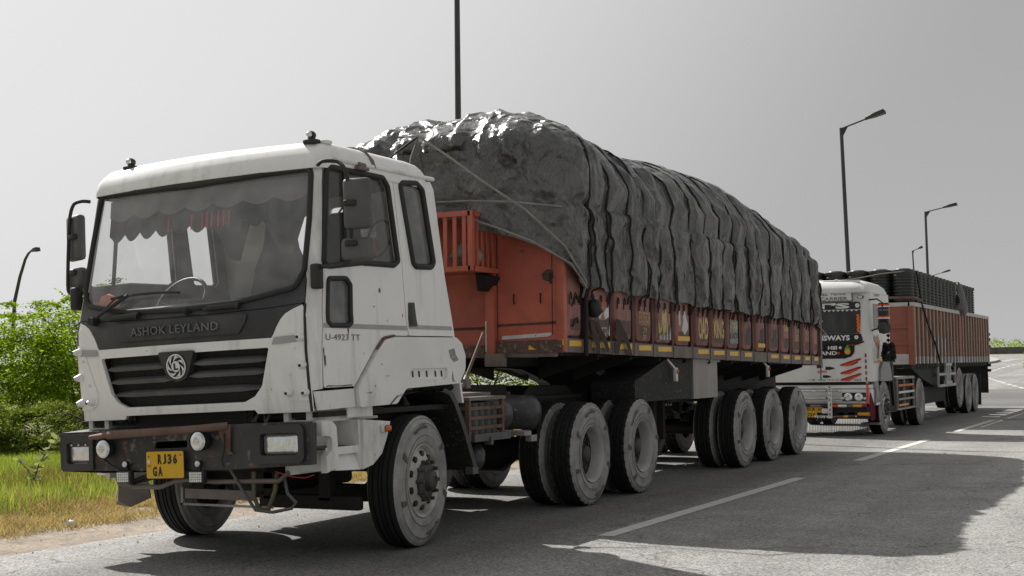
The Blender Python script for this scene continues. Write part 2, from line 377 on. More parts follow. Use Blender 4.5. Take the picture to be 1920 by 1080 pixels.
def ground_material(name, c1, c2, c3, speck=0, sp_scale=120, bump=.4, bscale=90, rough=.9, patch=None, big=.12, tracks=False):
    m = bpy.data.materials.new(name); m.use_nodes = True; n = m.node_tree.nodes; L = m.node_tree.links; b = n['Principled BSDF']
    tc = n.new('ShaderNodeTexCoord')
    def nz(scale, st=(1, 1, 1), d=8, r=.6):
        mp = n.new('ShaderNodeMapping'); mp.inputs['Scale'].default_value = st; L.new(tc.outputs['Object'], mp.inputs[0])
        t = n.new('ShaderNodeTexNoise'); t.inputs['Scale'].default_value = scale; t.inputs['Detail'].default_value = d; t.inputs['Roughness'].default_value = r
        L.new(mp.outputs[0], t.inputs['Vector']); return t.outputs[0]
    r = n.new('ShaderNodeValToRGB'); e = r.color_ramp.elements
    e[0].position = .32; e[0].color = (*c1, 1); e[1].position = .7; e[1].color = (*c3, 1)
    q = e.new(.5); q.color = (*c2, 1); L.new(nz(big), r.inputs[0]); col = r.outputs[0]
    def mix(f, a, c, mode='MIX', fac=None):
        x = n.new('ShaderNodeMix'); x.data_type = 'RGBA'; x.blend_type = mode
        if f is not None: L.new(f, x.inputs['Factor'])
        else: x.inputs['Factor'].default_value = fac
        L.new(a, x.inputs['A'])
        if isinstance(c, tuple): x.inputs['B'].default_value = (*c, 1)
        else: L.new(c, x.inputs['B'])
        return x.outputs['Result']
    def thr(src, a, b_, hi=1):
        t = n.new('ShaderNodeMapRange'); t.inputs[1].default_value = a; t.inputs[2].default_value = b_; t.inputs[4].default_value = hi; L.new(src, t.inputs[0]); return t.outputs[0]
    if tracks:                                 # patchy wear, hairline cracks, oily wheel lanes along the road, tar stains
        col = mix(thr(nz(1.6, (1, 1, 1), 8, .7), .40, .66, .45), col, tuple(c*1.22 for c in c3))
        dv = n.new('ShaderNodeVectorMath'); dv.operation = 'MULTIPLY_ADD'; dv.inputs[1].default_value = (.9, .9, .9); dn_ = n.new('ShaderNodeTexNoise'); dn_.inputs['Scale'].default_value = 1.7; dn_.inputs['Detail'].default_value = 6
        L.new(tc.outputs['Object'], dn_.inputs['Vector']); L.new(dn_.outputs['Color'], dv.inputs[0]); L.new(tc.outputs['Object'], dv.inputs[2])
        ck = n.new('ShaderNodeTexVoronoi'); ck.feature = 'DISTANCE_TO_EDGE'; ck.inputs['Scale'].default_value = .42; L.new(dv.outputs[0], ck.inputs['Vector'])
        col = mix(thr(ck.outputs[0], .006, .002, .6), col, tuple(c*.35 for c in c1))
        col = mix(thr(nz(.9, (1, .045, 1), 5), .45, .68, .5), col, tuple(c*.55 for c in c2))
        col = mix(thr(nz(1.1, (1, .6, 1), 9, .7), .60, .72, .65), col, tuple(c*.42 for c in c1))
        sx = n.new('ShaderNodeSeparateXYZ'); L.new(tc.outputs['Object'], sx.inputs[0])
        wv = n.new('ShaderNodeMath'); wv.operation = 'MULTIPLY_ADD'; wv.inputs[1].default_value = 1.6; L.new(nz(.7, (1, .25, 1), 6), wv.inputs[0]); L.new(sx.outputs[0], wv.inputs[2])
        a_ = thr(wv.outputs[0], -.5, .4, 1); b_ = thr(wv.outputs[0], 3.4, 2.4, 1); mm = n.new('ShaderNodeMath'); mm.operation = 'MULTIPLY'; L.new(a_, mm.inputs[0]); L.new(b_, mm.inputs[1])
        m2 = n.new('ShaderNodeMath'); m2.operation = 'MULTIPLY'; m2.inputs[1].default_value = .55; L.new(mm.outputs[0], m2.inputs[0])
        col = mix(m2.outputs[0], col, tuple(c*.5 for c in c1))      # oily lane the lorries stand in
    if speck:
        sp = thr(nz(sp_scale, (1, 1, 1), 5, .75), .36, .66)
        vo = n.new('ShaderNodeTexVoronoi'); vo.inputs['Scale'].default_value = sp_scale*1.25; L.new(tc.outputs['Object'], vo.inputs['Vector'])
        sc_ = n.new('ShaderNodeSeparateColor'); L.new(vo.outputs['Color'], sc_.inputs[0])
        av = n.new('ShaderNodeMath'); av.operation = 'MULTIPLY_ADD'; av.inputs[1].default_value = .5; L.new(sp, av.inputs[0]); hv = n.new('ShaderNodeMath'); hv.operation = 'MULTIPLY'; hv.inputs[1].default_value = .5; L.new(sc_.outputs[0], hv.inputs[0]); L.new(hv.outputs[0], av.inputs[2])
        x = n.new('ShaderNodeMapRange'); x.inputs[3].default_value = 1-speck; x.inputs[4].default_value = 1+speck; L.new(av.outputs[0], x.inputs[0])
        cc = n.new('ShaderNodeCombineColor'); [L.new(x.outputs[0], cc.inputs[k]) for k in range(3)]
        col = mix(None, col, cc.outputs[0], 'MULTIPLY', 1)
    if patch: col = mix(thr(nz(patch[1], (1, 1, 1), 8, .65), patch[2], patch[2]+.12), col, patch[0])
    L.new(col, b.inputs['Base Color']); b.inputs['Roughness'].default_value = rough; b.inputs['Specular IOR Level'].default_value = .25
    bp = n.new('ShaderNodeBump'); bp.inputs['Strength'].default_value = bump; bp.inputs['Distance'].default_value = .006
    L.new(nz(bscale, (1, 1, 1), 4), bp.inputs['Height']); L.new(bp.outputs[0], b.inputs['Normal']); return m

M_ROAD = ground_material('dusty_asphalt', (.20, .197, .192), (.265, .261, .253), (.33, .323, .31), speck=.8, sp_scale=52, bump=.2, bscale=130, tracks=True)
M_DIRT = ground_material('dry_dirt', (.19, .155, .12), (.26, .215, .168), (.32, .275, .22), speck=.45, sp_scale=34, bump=.8, bscale=30, big=.9, patch=((.13, .105, .08), 2.2, .54))
M_GRND = ground_material('field_soil', (.09, .10, .035), (.14, .14, .05), (.22, .19, .09), speck=.35, sp_scale=9, bump=.8, bscale=12, big=.4)
M_CONC = ground_material('pale_kerb_concrete', (.30, .29, .27), (.38, .37, .34), (.44, .42, .39), speck=.2, sp_scale=40, big=.8)
M_DARKA = ground_material('darker_asphalt', (.12, .119, .117), (.15, .148, .145), (.185, .182, .177), speck=.5, sp_scale=58, bump=.2, bscale=130)
M_LINE = mat('worn_white_road_paint', (.56, .56, .54), .7, var=.1, spot=[(.24, .235, .23)], spot_scale=14, spot_thr=.62, spot_soft=.08, bump=.2)

xs = [-900, -500, -300, -160, -90, -50, -30, -20, -14, -8, 0, 10, 30, 80, 200, 600]
ys = list(range(-60, 40, 10))+list(range(40, 130, 3))+[140, 160, 190, 230, 300, 420, 600, 900, 1400, 2000]
def gfar(x, y): return min(vz(x, y), 3.4+.0008*max(0, y-200))-.03
grid_mesh('ground', xs, ys, gfar, M_GRND)
def road_edge(y):                               # left edge of the carriageway, bending left behind the trucks
    if y < 45: return -1.55+.10*noise.noise((y*.35, 3, 0))+.05*noise.noise((y*1.7, 1, 0))-.012*max(0, y)
    return -2.09-.0016*(y-45)**2*1.0
yr = [-30+.35*i for i in range(150)]+[22.5+1.5*i for i in range(16)]+[46.5+2*i for i in range(35)]+[116.5+4*i for i in range(8)]
V = []; F = []
for j, y in enumerate(yr):
    x0 = road_edge(y)
    if y > 52: x0 = -45
    for i, x in enumerate([x0, x0+1, x0+2.5, 3, 6, 10, 20, 45]): V.append((x, y, gz(x, y)))
n = 8; F = [(j*n+i, j*n+i+1, (j+1)*n+i+1, (j+1)*n+i) for j in range(len(yr)-1) for i in range(n-1)]
np_mesh('road', V, F, M_ROAD, kind='structure')
# dirt shoulder, slightly lumpy, under the broken edge of the asphalt
def shz(x, y):
    if x < -6.4 or x > -.9: return -.03
    return -.012+(.035*max(0, min(1, (-2.0-x)/1.2))*(1+fbm(x*1.3, y*1.3))+.03*max(0, fbm(x*.9, y*.9, 4)) if x < -1.9 else 0)-.02*max(0, min(1, (-5-x)/1.5))
xs = [-6.5+.16*i for i in range(36)]; ys = [-6+.3*i for i in range(140)]
grid_mesh('dirt_shoulder', xs, ys, shz, M_DIRT)
def line_strip(name, pts, width, h=.004, m=M_LINE):
    vs = []; pts = [Vector((p[0], p[1], 0)) for p in pts]
    for i, p in enumerate(pts):
        d = (pts[min(i+1, len(pts)-1)]-pts[max(i-1, 0)]).normalized(); nn = Vector((d.y, -d.x, 0))*width/2
        for q in (p-nn, p+nn): vs.append((q.x, q.y, gz(q.x, q.y)+h))
    fs = [(2*i, 2*i+1, 2*i+3, 2*i+2) for i in range(len(pts)-1)]
    o = link_mesh(name, vs, fs, [m], smooth=0); o['kind'] = 'structure'; return o
for a, b in ((1.40, 7.45), (10.5, 15.95), (18.9, 24.3)): line_strip('lane_marking', [(2.27+.006*(a-1.4), a), (2.27+.006*(b-1.4), b)], .15)
dn = [(-.31, 56.15), (-.92, 58.74), (-1.41, 60.94), (-1.97, 63.24), (-2.47, 65.56), (-2.89, 67.43), (-3.32, 69.37), (-3.69, 71.09), (-4.14, 73.2)]
df = [(-5.11, 80.), (-5.33, 84.), (-5.42, 86.7), (-5.5, 89.3), (-5.6, 92.5), (-5.7, 96.2), (-5.75, 99.6), (-5.74, 103.), (-5.6, 106.)]
for seq in (dn, df):
    for i in range(len(seq)-1):
        a, b = Vector(seq[i]), Vector(seq[i+1]); line_strip('lane_marking', [a, a+(b-a)*.55], .22)
line_strip('edge_line', [(-8.3, 112.5), (-8.0, 116), (-7.9, 118.5), (-7.5, 121), (-6.9, 123)], .3)
# darker strip and broad darker area of the road surface
line_strip('dark_strip', [(2.6, 24.6), (4.4, 25.2), (6.2, 25.0)], .5, .003, M_DARKA)
o = link_mesh('dark_asphalt', [(-2.2, 35, .003), (30, 34, .003), (30, 55.0, gz(0, 55)+.003), (-2.2, 55.3, gz(0, 55.3)+.003), (-2.2, 47, .003), (30, 47, .003)],
              [(0, 1, 5, 4), (4, 5, 2, 3)], [M_DARKA], smooth=0); o['kind'] = 'structure'
# kerbed island where the road bends
kb = MB(); isl = [(-8.3, 104.2), (-8.1, 105.5), (-8.05, 108.5), (-8.2, 113), (-9.4, 120), (-11, 128), (-13, 128), (-12.5, 108), (-10.5, 103.8)]
m_ = len(isl)
kb.add([(x, y, gz(x, y)-.05) for x, y in isl]+[(x, y, gz(x, y)+.16) for x, y in isl], [tuple(range(m_, 2*m_))]+[(i, (i+1) % m_, m_+(i+1) % m_, m_+i) for i in range(m_)])
o = kb.build('median_island', M_CONC, smooth=0, kind='structure')
pw = MB(); pw.bar((-30, 151, 2.3), (25, 151.5, 2.3), .5, .9)
tag(pw.build('parapet_wall', mat('dark_parapet', (.12, .118, .115), .9, var=.35, vscale=2)), 'low dark grey wall running across the far end of the road', 'wall')

# ------------------------------------------------------------------ tractor: shell surface of the tilting cab
Q0 = dict(roll=.0371, hw=1.1358, tap=.0327, y0=-1.0887, lean=.2332, bow=.085, x0=.0033, lean2=.1017); R_ = .15
_c, _s = math.cos(Q0['roll']), math.sin(Q0['roll'])
def cabT(p):                                    # the cab leans to its right on its springs
    return (Q0['x0']+_c*p[0]-_s*(p[2]-.9), p[1], .9+_s*p[0]+_c*(p[2]-.9))
_L1 = Q0['hw']-R_; _L2 = _L1+math.pi*R_/2
def S0(u, z):
    s = 1 if u >= 0 else -1; u = abs(u)
    h = Q0['hw']-max(0, z-1.75)*Q0['tap']; f = Q0['y0']+max(0, z-1.75)*Q0['lean']+max(0, 1.5-z)*Q0['lean2']
    if u < _L1: x = u*(h-R_)/_L1; y = f-Q0['bow']*(1-(u/_L1)**2)
    elif u < _L2: a = (u-_L1)/R_; x = h-R_+R_*math.sin(a); y = f+R_-R_*math.cos(a)
    else: x = h; y = f+R_+u-_L2
    return Vector((s*x, y, z))
def S(u, z, off=0):
    p = S0(u, z)
    if off:
        e = 1e-3; t = (S0(u+e, z)-S0(u-e, z)).cross(S0(u, z+e)-S0(u, z-e)); p = p+t.normalized()*off
    return p
CU = sorted(set([round(s*x, 4) for s in (-1, 1) for x in (.12, .25, .38, .5, .62, .74, .86, _L1, _L1+.04, _L1+.08, _L1+.12, _L1+.16, _L1+.2, _L2)]+[0]))
CV = [1.5, 1.75]
def side(poly, s): return poly if s > 0 else [(-u, z) for u, z in poly][::-1]
def panel(name, poly, holes, m, parent, off=0, thick=.03, inner=INNER):
    mb = MB(); sheet(mb, poly, holes, lambda u, z, o: S(u, z, off+o), thick, m, inner, CU, CV)
    return weld(mb.build(name, parent=parent, xf=cabT))
def dense(poly, d=.06, closed=True):
    out = []
    for i in range(len(poly) if closed else len(poly)-1):
        a = Vector(poly[i]); b = Vector(poly[(i+1) % len(poly)]); k = max(1, int((b-a).length/d))
        out += [tuple(a+(b-a)*(t/k)) for t in range(k)]
    if not closed: out.append(tuple(poly[-1]))
    return out
def seal(name, poly, r, m, parent, off=.004, flat=1.0, closed=True):
    return MB().tube([S(u, z, off) for u, z in dense(poly, .05, closed)], r, 8, closed=closed).build(name, m, parent, 60, cabT)

GLASSW = glass_mat('dusty_windscreen_glass', .17, .95, (.8, .8, .8)); GLASSS = glass_mat('side_window_glass', .08, .92, (.6, .6, .6)); GLASSD = glass_mat('dark_tinted_glass', .5, .30, (.30, .30, .305))
T1 = empty('truck_tractor', (0, .3, 0), 'white cab-over lorry with black bumper and yellow plate, nearest on the road', 'truck')

# front skin
WSO = fillet([(-.985, 1.95), (-.5, 1.865), (0, 1.85), (.5, 1.865), (.985, 1.95), (1.045, 2.07), (1.052, 2.45), (1.04, 2.835), (0, 2.805), (-1.04, 2.835), (-1.052, 2.45), (-1.045, 2.07)],
             [.1, 0, 0, 0, .1, .08, 0, .06, 0, .06, 0, .08])
def shrink(poly, d, c=None):
    cx = sum(p[0] for p in poly)/len(poly); cz = sum(p[1] for p in poly)/len(poly); N = len(poly); out = []
    for i in range(N):
        a, b, p = Vector(poly[i-1]), Vector(poly[(i+1) % N]), Vector(poly[i]); t = (b-a).normalized(); nn = Vector((-t.y, t.x)); out.append(tuple(p+nn*d))
    return out
front = [(-.58, 1.063), (-.56, 1.091), (.628, 1.093), (.65, 1.065), (1.063, 1.063), (1.06, 1.80), (1.048, 1.824), (.98, 1.80), (.921, 1.768), (.88, 1.725), (.849, 1.675), (.822, 1.62), (.806, 1.60)]
front = front+[(-u, z) for u, z in front[::-1]][0:9]+[(-1.063, 1.063)]
GRILLE = fillet([(-.55, 1.152), (.55, 1.152), (.64, 1.19), (.705, 1.262), (.785, 1.532), (-.785, 1.532), (-.705, 1.262), (-.64, 1.19)], [.05, .05, .05, .08, .015, .015, .08, .05])
fp = panel('front_panel', front, [GRILLE], WHITE, T1)
black = [(-.80, 1.603), (.80, 1.603), (.818, 1.622), (.845, 1.677), (.876, 1.728), (.918, 1.772), (.978, 1.804), (1.045, 1.828), (1.04, 1.832), (.8, 1.812), (.33, 1.797), (0, 1.795), (-.33, 1.797), (-.8, 1.812), (-1.04, 1.832), (-1.045, 1.828), (-.978, 1.804), (-.918, 1.772), (-.876, 1.728), (-.845, 1.677), (-.818, 1.622)]
bp_ = panel('nose_panel', black, [], BLACKP, T1)
panel('badge_panel', fillet([(-.58, 1.645), (.55, 1.645), (.602, 1.715), (.625, 1.783), (-.645, 1.778)], .02), [], BLACKP, T1, .014, .014)
mb = MB(); V2, F2 = text2d('ASHOK LEYLAND', .012, 1.08)
for o_ in (.0265,): mb.add([S(-.43+.82*a, 1.681+.062*b, o_) for a, b in V2], F2, LETG)
bm_ = bmesh.new(); bm_.from_mesh(link_mesh('tmp', mb.v, mb.f, [None], smooth=0).data)
bmesh.ops.remove_doubles(bm_, verts=bm_.verts, dist=1e-5); r_ = bmesh.ops.extrude_face_region(bm_, geom=bm_.faces[:])
for q in [g for g in r_['geom'] if isinstance(g, bmesh.types.BMVert)]: q.co.y += .016
bm_.verts.index_update(); vv = [q.co.copy() for q in bm_.verts]; ff = [[q.index for q in f.verts] for f in bm_.faces]; bm_.free()
_t = bpy.data.objects['tmp']; bpy.data.objects.remove(_t)
link_mesh('badge_lettering', [cabT(p) for p in vv], ff, [LETG], None, T1, 20)
cowl = [(-1.045, 1.838), (-.8, 1.818), (-.33, 1.803), (0, 1.801), (.33, 1.803), (.8, 1.818), (1.045, 1.838), (1.062, 1.842), (1.06, 2.0), (1.05, 2.07)]+[p for p in [(1.03, 2.0), (.985, 1.952), (.9, 1.925), (.5, 1.867), (0, 1.852), (-.5, 1.867), (-.9, 1.925), (-.985, 1.952), (-1.03, 2.0)]]+[(-1.05, 2.07), (-1.06, 2.0), (-1.062, 1.842)]
panel('cowl_panel', cowl, [], BLACKP, T1)
panel('windscreen_header', [(-1.045, 2.80), (-1.03, 2.838), (0, 2.807), (1.03, 2.838), (1.045, 2.80), (1.06, 2.9), (-1.06, 2.9)], [], WHITE, T1)
ws = panel('windscreen', shrink(WSO, .02), [], GLASSW, T1, -.012, 0)
seal('windscreen_seal', WSO, .021, RUBBER, T1, .004)
# grille: recess, mesh, louvres, shield with emblem
mg = MB(); sheet(mg, [(u*1.04, 1.345+(z-1.345)*1.06) for u, z in GRILLE], [], lambda u, z, o: S(u, z, -.09+o), 0, None, None, CU)
GM = mat('grille_mesh', (.03, .03, .03), .6, var=.6, vscale=90, bump=1.0, bscale=160)
mg.build('grille_mesh', GM, T1, 40, cabT)
mb = MB()
for i in range(len(GRILLE)):
    a, b = GRILLE[i], GRILLE[(i+1) % len(GRILLE)]; mb.add([S(*a, -.02), S(*b, -.02), S(b[0]*1.03, b[1], -.095), S(a[0]*1.03, a[1], -.095)], [(0, 1, 2, 3)])
mb.build('grille_surround', PLASTIC, T1, 60, cabT)
def louvre(u0, u1, z, h=.036, d=.055):
    mb = MB(); K = 9
    for k in range(K):
        u = u0+(u1-u0)*k/(K-1); e = 0 if 0 < k < K-1 else 1
        hh = h*(.35 if e else 1)
        mb.v += [tuple(S(u, z-hh/2, -.012)), tuple(S(u, z+hh/2-.008, -.006)), tuple(S(u, z+hh/2, -.02)), tuple(S(u, z+hh/2+.012, -d)), tuple(S(u, z-hh/2, -d))]
    for k in range(K-1): mb.f += [(k*5+i, (k+1)*5+i, (k+1)*5+(i+1) % 5, k*5+(i+1) % 5) for i in range(5)]
    mb.f += [(0, 1, 2, 3, 4), tuple((K-1)*5+i for i in (4, 3, 2, 1, 0))]; mb.m = [0]*len(mb.f)
    return mb.build('grille_louvre', GREYPL, T1, 35, cabT)
for u0, u1, z in ((-.735, -.125, 1.443), (.125, .765, 1.449), (-.712, -.075, 1.345), (.075, .74, 1.362), (-.68, .70, 1.247)): louvre(u0, u1, z)
shield = fillet([(-.17, 1.548), (-.11, 1.40), (-.075, 1.345), (0, 1.325), (.075, 1.345), (.11, 1.40), (.17, 1.548)][::-1], [.02, .05, .05, .06, .05, .05, .02])
panel('emblem_shield', shield, [], PLASTIC, T1, .022, .06)
mb = MB(); F_ = lambda u, z, o: S(u, z, .026+o); C0 = (.0, 1.438)
sheet(mb, disc(C0, .098, 28), [], lambda u, z, o: S(u, z, .024), 0, INKB)
sheet(mb, disc(C0, .090, 28), [disc(C0, .079, 28)], F_, 0, LETW)
for k in range(7):                              # whirl of curved blades round the letter
    pts = []
    for t in np.linspace(0, 1, 7): a = 2*math.pi*k/7+t*1.15; r = .078-.040*t; pts.append((C0[0]+r*math.cos(a), C0[1]+r*math.sin(a)))
    for t in np.linspace(1, 0, 7): a = 2*math.pi*k/7+.62*(1-t*.2)+t*.62; r = .078-.036*t; pts.append((C0[0]+r*math.cos(a), C0[1]+r*math.sin(a)))
    mb.add([F_(*p, .001) for p in pts], [(i, i+1, 12-i, 13-i) for i in range(6)], LETW)
sheet(mb, disc(C0, .040, 20), [], lambda u, z, o: S(u, z, .028), 0, LETW)
text_on(mb, 'L', -.019, .023, 1.413, 1.463, lambda u, z, o: S(u, z, .030), .05, INKB)
mb.build('emblem', LETW, T1, 30, cabT)
# bolted corner plates, grey stripes, marker cones
for s in (1, -1):
    pl = fillet([(1.058, 1.645), (1.0, 1.63), (.968, 1.585), (.852, 1.265), (.868, 1.185), (.925, 1.150), (1.058, 1.142)][::-1], [0, .05, .05, .06, .05, .06, 0])
    cp = panel('corner_plate', side(pl, s), [], WHITE, T1, .008, .008)
    for u, z in ((1.030, 1.592), (1.034, 1.398), (.918, 1.207), (1.036, 1.204)):
        p = S(s*u, z, .006); nrm = (S(s*u, z, .05)-p).normalized(); mb = MB()
        mb.tube([p, p+nrm*.012, p+nrm*.05, p+nrm*.062], [.034, .032, .016, .010], 12)
        mb.tube([p+nrm*.0625, p+nrm*.0645], .0115, 8, INKB); mb.mats = [WHITE, INKB]; nb = len(mb.f)-10; mb.m = [0]*nb+[1]*10
        mb.build('marker_cone', None, cp, 50, cabT)
    mb = MB()
    for u, z in ((.985, 1.52), (.93, 1.335)): p = S(s*u, z, .006); nrm = (S(s*u, z, .05)-p).normalized(); mb.tube([p, p+nrm*.012], .010, 8)
    mb.build('plate_bolts', WHITE_D, cp, 50, cabT)
    panel('paint_stripe', side([(.812, 1.552), (1.056, 1.562), (1.056, 1.612), (.832, 1.602)], s), [], GREYSTRIPE, T1, .0105, 0)
    # A pillar + front wing
    panel('front_pillar', side([(1.072, 1.065), (1.088, 1.065), (1.088, 1.212), (1.166, 1.222), (1.205, 1.71), (1.122, 2.731), (1.118, 2.9), (1.064, 2.9), (1.048, 2.80), (1.056, 2.45), (1.054, 2.07), (1.068, 2.0)], s), [], WHITE, T1)
    mb = MB().tube([S(s*u, z, -.004) for u, z in dense([(1.067, 1.83), (1.070, 1.56), (1.068, 1.28), (1.070, 1.065)], .05, False)], .011, 6)
    mb.build('panel_gap_seal', RUBBER, T1, 60, cabT)
    # door with two windows
    DW = fillet([(1.15, 2.845), (1.185, 2.125), (1.25, 2.104), (1.67, 2.155), (2.13, 2.163), (2.19, 2.20), (1.975, 2.785), (1.89, 2.848)], [.04, .03, .05, 0, .03, .02, .08, .05])
    LW = fillet([(1.243, 2.013), (1.268, 1.705), (1.31, 1.673), (1.545, 1.678), (1.578, 1.703), (1.538, 1.98), (1.477, 2.026)], [.03, .02, .02, .02, .02, .02, .03])
    door_ = fillet([(1.13, 2.87), (1.214, 1.71), (1.178, 1.228), (1.556, 1.232), (1.612, 1.277), (1.888, 1.514), (1.99, 1.594), (2.16, 1.614), (2.385, 1.612), (2.318, 1.906), (2.25, 2.19), (2.06, 2.80), (2.03, 2.87)], [0, 0, .02, .03, .05, .15, .08, .05, .02, 0, .05, .06, .03])
    door = panel('door', side(door_, s), [side(DW, s), side(LW, s)], WHITE, T1, .002)
    panel('door_window', side(shrink(DW, -.008) if False else DW, s), [], GLASSS, door, -.018, 0)
    seal('window_seal', DW if s > 0 else side(DW, s), .022, RUBBER, door)
    seal('quarter_light_bar', side([(1.36, 2.85), (1.47, 2.13)], s), .016, RUBBER, door, 0, closed=False)
    panel('low_window', side(LW, s), [], GLASSD, door, -.012, 0); seal('low_window_seal', side(LW, s), .018, RUBBER, door)
    # handle
    hd = side(fillet([(2.383, 1.877), (2.406, 1.684), (2.531, 1.692), (2.470, 1.880)], .012), s)
    hb = panel('door_handle', hd, [], PLASTIC, door, .008, .01)
    panel('handle_recess', side(fillet([(2.40, 1.86), (2.417, 1.70), (2.468, 1.70), (2.43, 1.86)], .01), s), [], INKB, door, .010, 0)
    # rear side panel
    RW = fillet([(2.147, 2.838), (2.42, 2.20), (2.47, 2.173), (2.713, 2.183), (2.746, 2.226), (2.507, 2.815), (2.404, 2.862)], [.04, .03, .02, .03, .03, .05, .05])
    rp = panel('rear_side_panel', side(fillet([(2.04, 2.875), (2.072, 2.80), (2.262, 2.19), (2.33, 1.906), (2.398, 1.616), (3.129, 1.618), (2.70, 2.84), (2.64, 2.90)], [0, .05, 0, 0, .01, .03, .04, 0]), s), [side(RW, s)], WHITE, T1)
    panel('rear_side_window', side(RW, s), [], GLASSD if s > 0 else GLASSS, rp, -.012, 0); seal('rear_window_seal', side(RW, s), .024, RUBBER, rp)
    panel('inner_pillar', side([(2.0, 2.87), (2.12, 2.87), (2.30, 2.22), (2.40, 1.9), (2.46, 1.63), (2.33, 1.63), (2.26, 1.9), (2.20, 2.19)], s), [], INNER, T1, -.036, .02)
    panel('sill_panel', side([(1.093, 1.204), (1.109, 1.07), (1.562, 1.083), (1.56, 1.216)], s), [], WHITE_D, T1, -.006)
    arch = fillet([(1.580, 1.075), (1.576, 1.217), (1.632, 1.267), (1.907, 1.50), (2.008, 1.578), (2.17, 1.602), (3.13, 1.607), (3.22, 1.56), (3.27, 1.46), (3.247, 1.344), (3.121, 1.225), (2.256, 1.200), (2.1, 1.086)], [.02, .04, .05, .15, .08, .06, .06, .05, .06, .08, .08, .10, .08])
    REC = fillet([(2.355, 1.352), (2.264, 1.246), (2.912, 1.266), (2.946, 1.357)], .03)
    ap = panel('wheel_arch_panel', side(arch, s), [side(REC, s)], WHITE_D, T1, .026, .05)
    mb = MB(); sheet(mb, side([(u, z) for u, z in REC], s), [], lambda u, z, o: S(u, z, .006), 0)
    mb.build('vent_recess', WHITE_D, ap, 40, cabT)
    mb = MB()
    for u in (2.40, 2.50, 2.62, 2.76, 2.86): sheet(mb, side(rrect(u-.014, u+.014, 1.285, 1.335, .01), s), [], lambda u_, z, o: S(u_, z, .008), 0)
    mb.build('vent_slots', INKB, ap, 40, cabT)
    panel('flank_stripe', side([(2.40, 1.668), (3.105, 1.668), (3.09, 1.70), (2.395, 1.70)], s), [], GREYSTRIPE, T1, .003, 0)
    panel('flank_stripe', side([(1.212, 1.655), (2.375, 1.655), (2.368, 1.69), (1.216, 1.69)], s), [], GREYSTRIPE, T1, .0045, 0)
    if s > 0:
        mb = MB(); text_on(mb, 'U-4923 TT', 1.235, 1.685, 1.567, 1.612, lambda u, z, o: S(u, z, .006), .0, LETG); mb.build('model_lettering', LETG, door, 30, cabT)
        mb = MB()
        for a, b in (((1.90, 1.508), (2.02, 1.596)), ((2.02, 1.596), (2.16, 1.612))): mb.tube([S(a[0], a[1], .012), S(b[0], b[1], .012)], .008, 6)
        mb.build('rust_seam', RUSTY, T1, 40, cabT)
        mb = MB()
        for pl_ in ([(1.515, 1.668), (1.545, 1.668), (1.538, 1.62), (1.532, 1.585), (1.526, 1.62)], [(1.20, 1.50), (1.213, 1.52), (1.21, 1.42), (1.203, 1.36)], [(1.58, 2.15), (1.98, 2.152), (1.95, 2.138), (1.80, 2.142), (1.72, 2.132), (1.62, 2.14)]): sheet(mb, pl_, [], lambda u, z, o: S(u, z, .0035), 0)
        for pl_ in ([(1.19, 1.232), (1.30, 1.236), (1.42, 1.234), (1.54, 1.238), (1.52, 1.246), (1.36, 1.241), (1.22, 1.245)],): sheet(mb, pl_, [], lambda u, z, o: S(u, z, .0037), 0)
        mb.build('rust_streaks', RUSTY, door, 0, cabT)
        mb = MB()
        for pl_ in ([(1.93, 1.965), (1.95, 1.98), (1.955, 1.95), (1.97, 1.975), (1.96, 1.935), (1.935, 1.945)], [(2.30, 1.78), (2.312, 1.785), (2.308, 1.755), (2.298, 1.76)], [(1.20, 1.44), (1.225, 1.46), (1.22, 1.38), (1.205, 1.40)], [(1.86, 1.83), (1.90, 1.834), (1.88, 1.822)]): sheet(mb, pl_, [], lambda u, z, o: S(u, z, .0036), 0)
        mb.build('paint_chips', GREYPL, door, 0, cabT)
        mb = MB()
        for pl_ in ([(2.98, 1.50), (3.08, 1.52), (3.10, 1.46), (3.14, 1.42), (3.05, 1.40), (3.0, 1.44)], [(2.99, 1.27), (3.02, 1.33), (3.03, 1.25), (3.06, 1.24), (3.0, 1.24)], [(1.66, 1.18), (1.76, 1.185), (1.74, 1.172)], [(1.95, 1.30), (2.02, 1.305), (2.0, 1.296)]): sheet(mb, pl_, [], lambda u, z, o: S(u, z, .0275), 0)
        mb.build('scrape_marks', mat('bare_scraped_metal', (.26, .26, .255), .5, .2, var=.6, vscale=40), ap, 0, cabT)
    # gutter
    MB().tube([S(s*u, 2.905+.012*(u-1.1), .012) for u in np.linspace(1.07, 2.66, 12)], .018, 8).build('roof_gutter', WHITE_D, T1, 60, cabT)
# rear wall with two windows, floor, headliner, dash, seats, curtain
mb = MB()
def RWALL(u, v, o): return (u, .965-.205*(v-1.6)+o, v)
sheet(mb, [(-1.13, 1.06), (1.13, 1.06), (1.13, 1.75), (1.095, 2.88), (-1.095, 2.88), (-1.13, 1.75)], [rrect(-.54, -.10, 2.36, 2.78, .05), rrect(.10, .54, 2.36, 2.78, .05)], RWALL, -.03, WHITE, INNER)
mb.build('rear_wall', None, T1, 40, cabT)
mb = MB().box(-1.09, 1.09, -.98, .9, 1.02, 1.06, CHASSIS); mb.build('cab_floor', CHASSIS, T1, 0, cabT)
MB().box(-1.05, 1.05, -.70, .66, 2.855, 2.87).build('headliner', INNER, T1, 0, cabT)
mb = MB(); K = 15
for k in range(K):
    u = -1.0+2*k/(K-1)
    for d, z in ((.035, 1.80), (.05, 1.885), (.24, 1.915), (.45, 1.90), (.52, 1.80), (.50, 1.2)): p = S0(u, 1.85); mb.v.append((p.x*.985, p.y+d, z))
for k in range(K-1): mb.f += [(k*6+i, k*6+i+1, (k+1)*6+i+1, (k+1)*6+i) for i in range(5)]
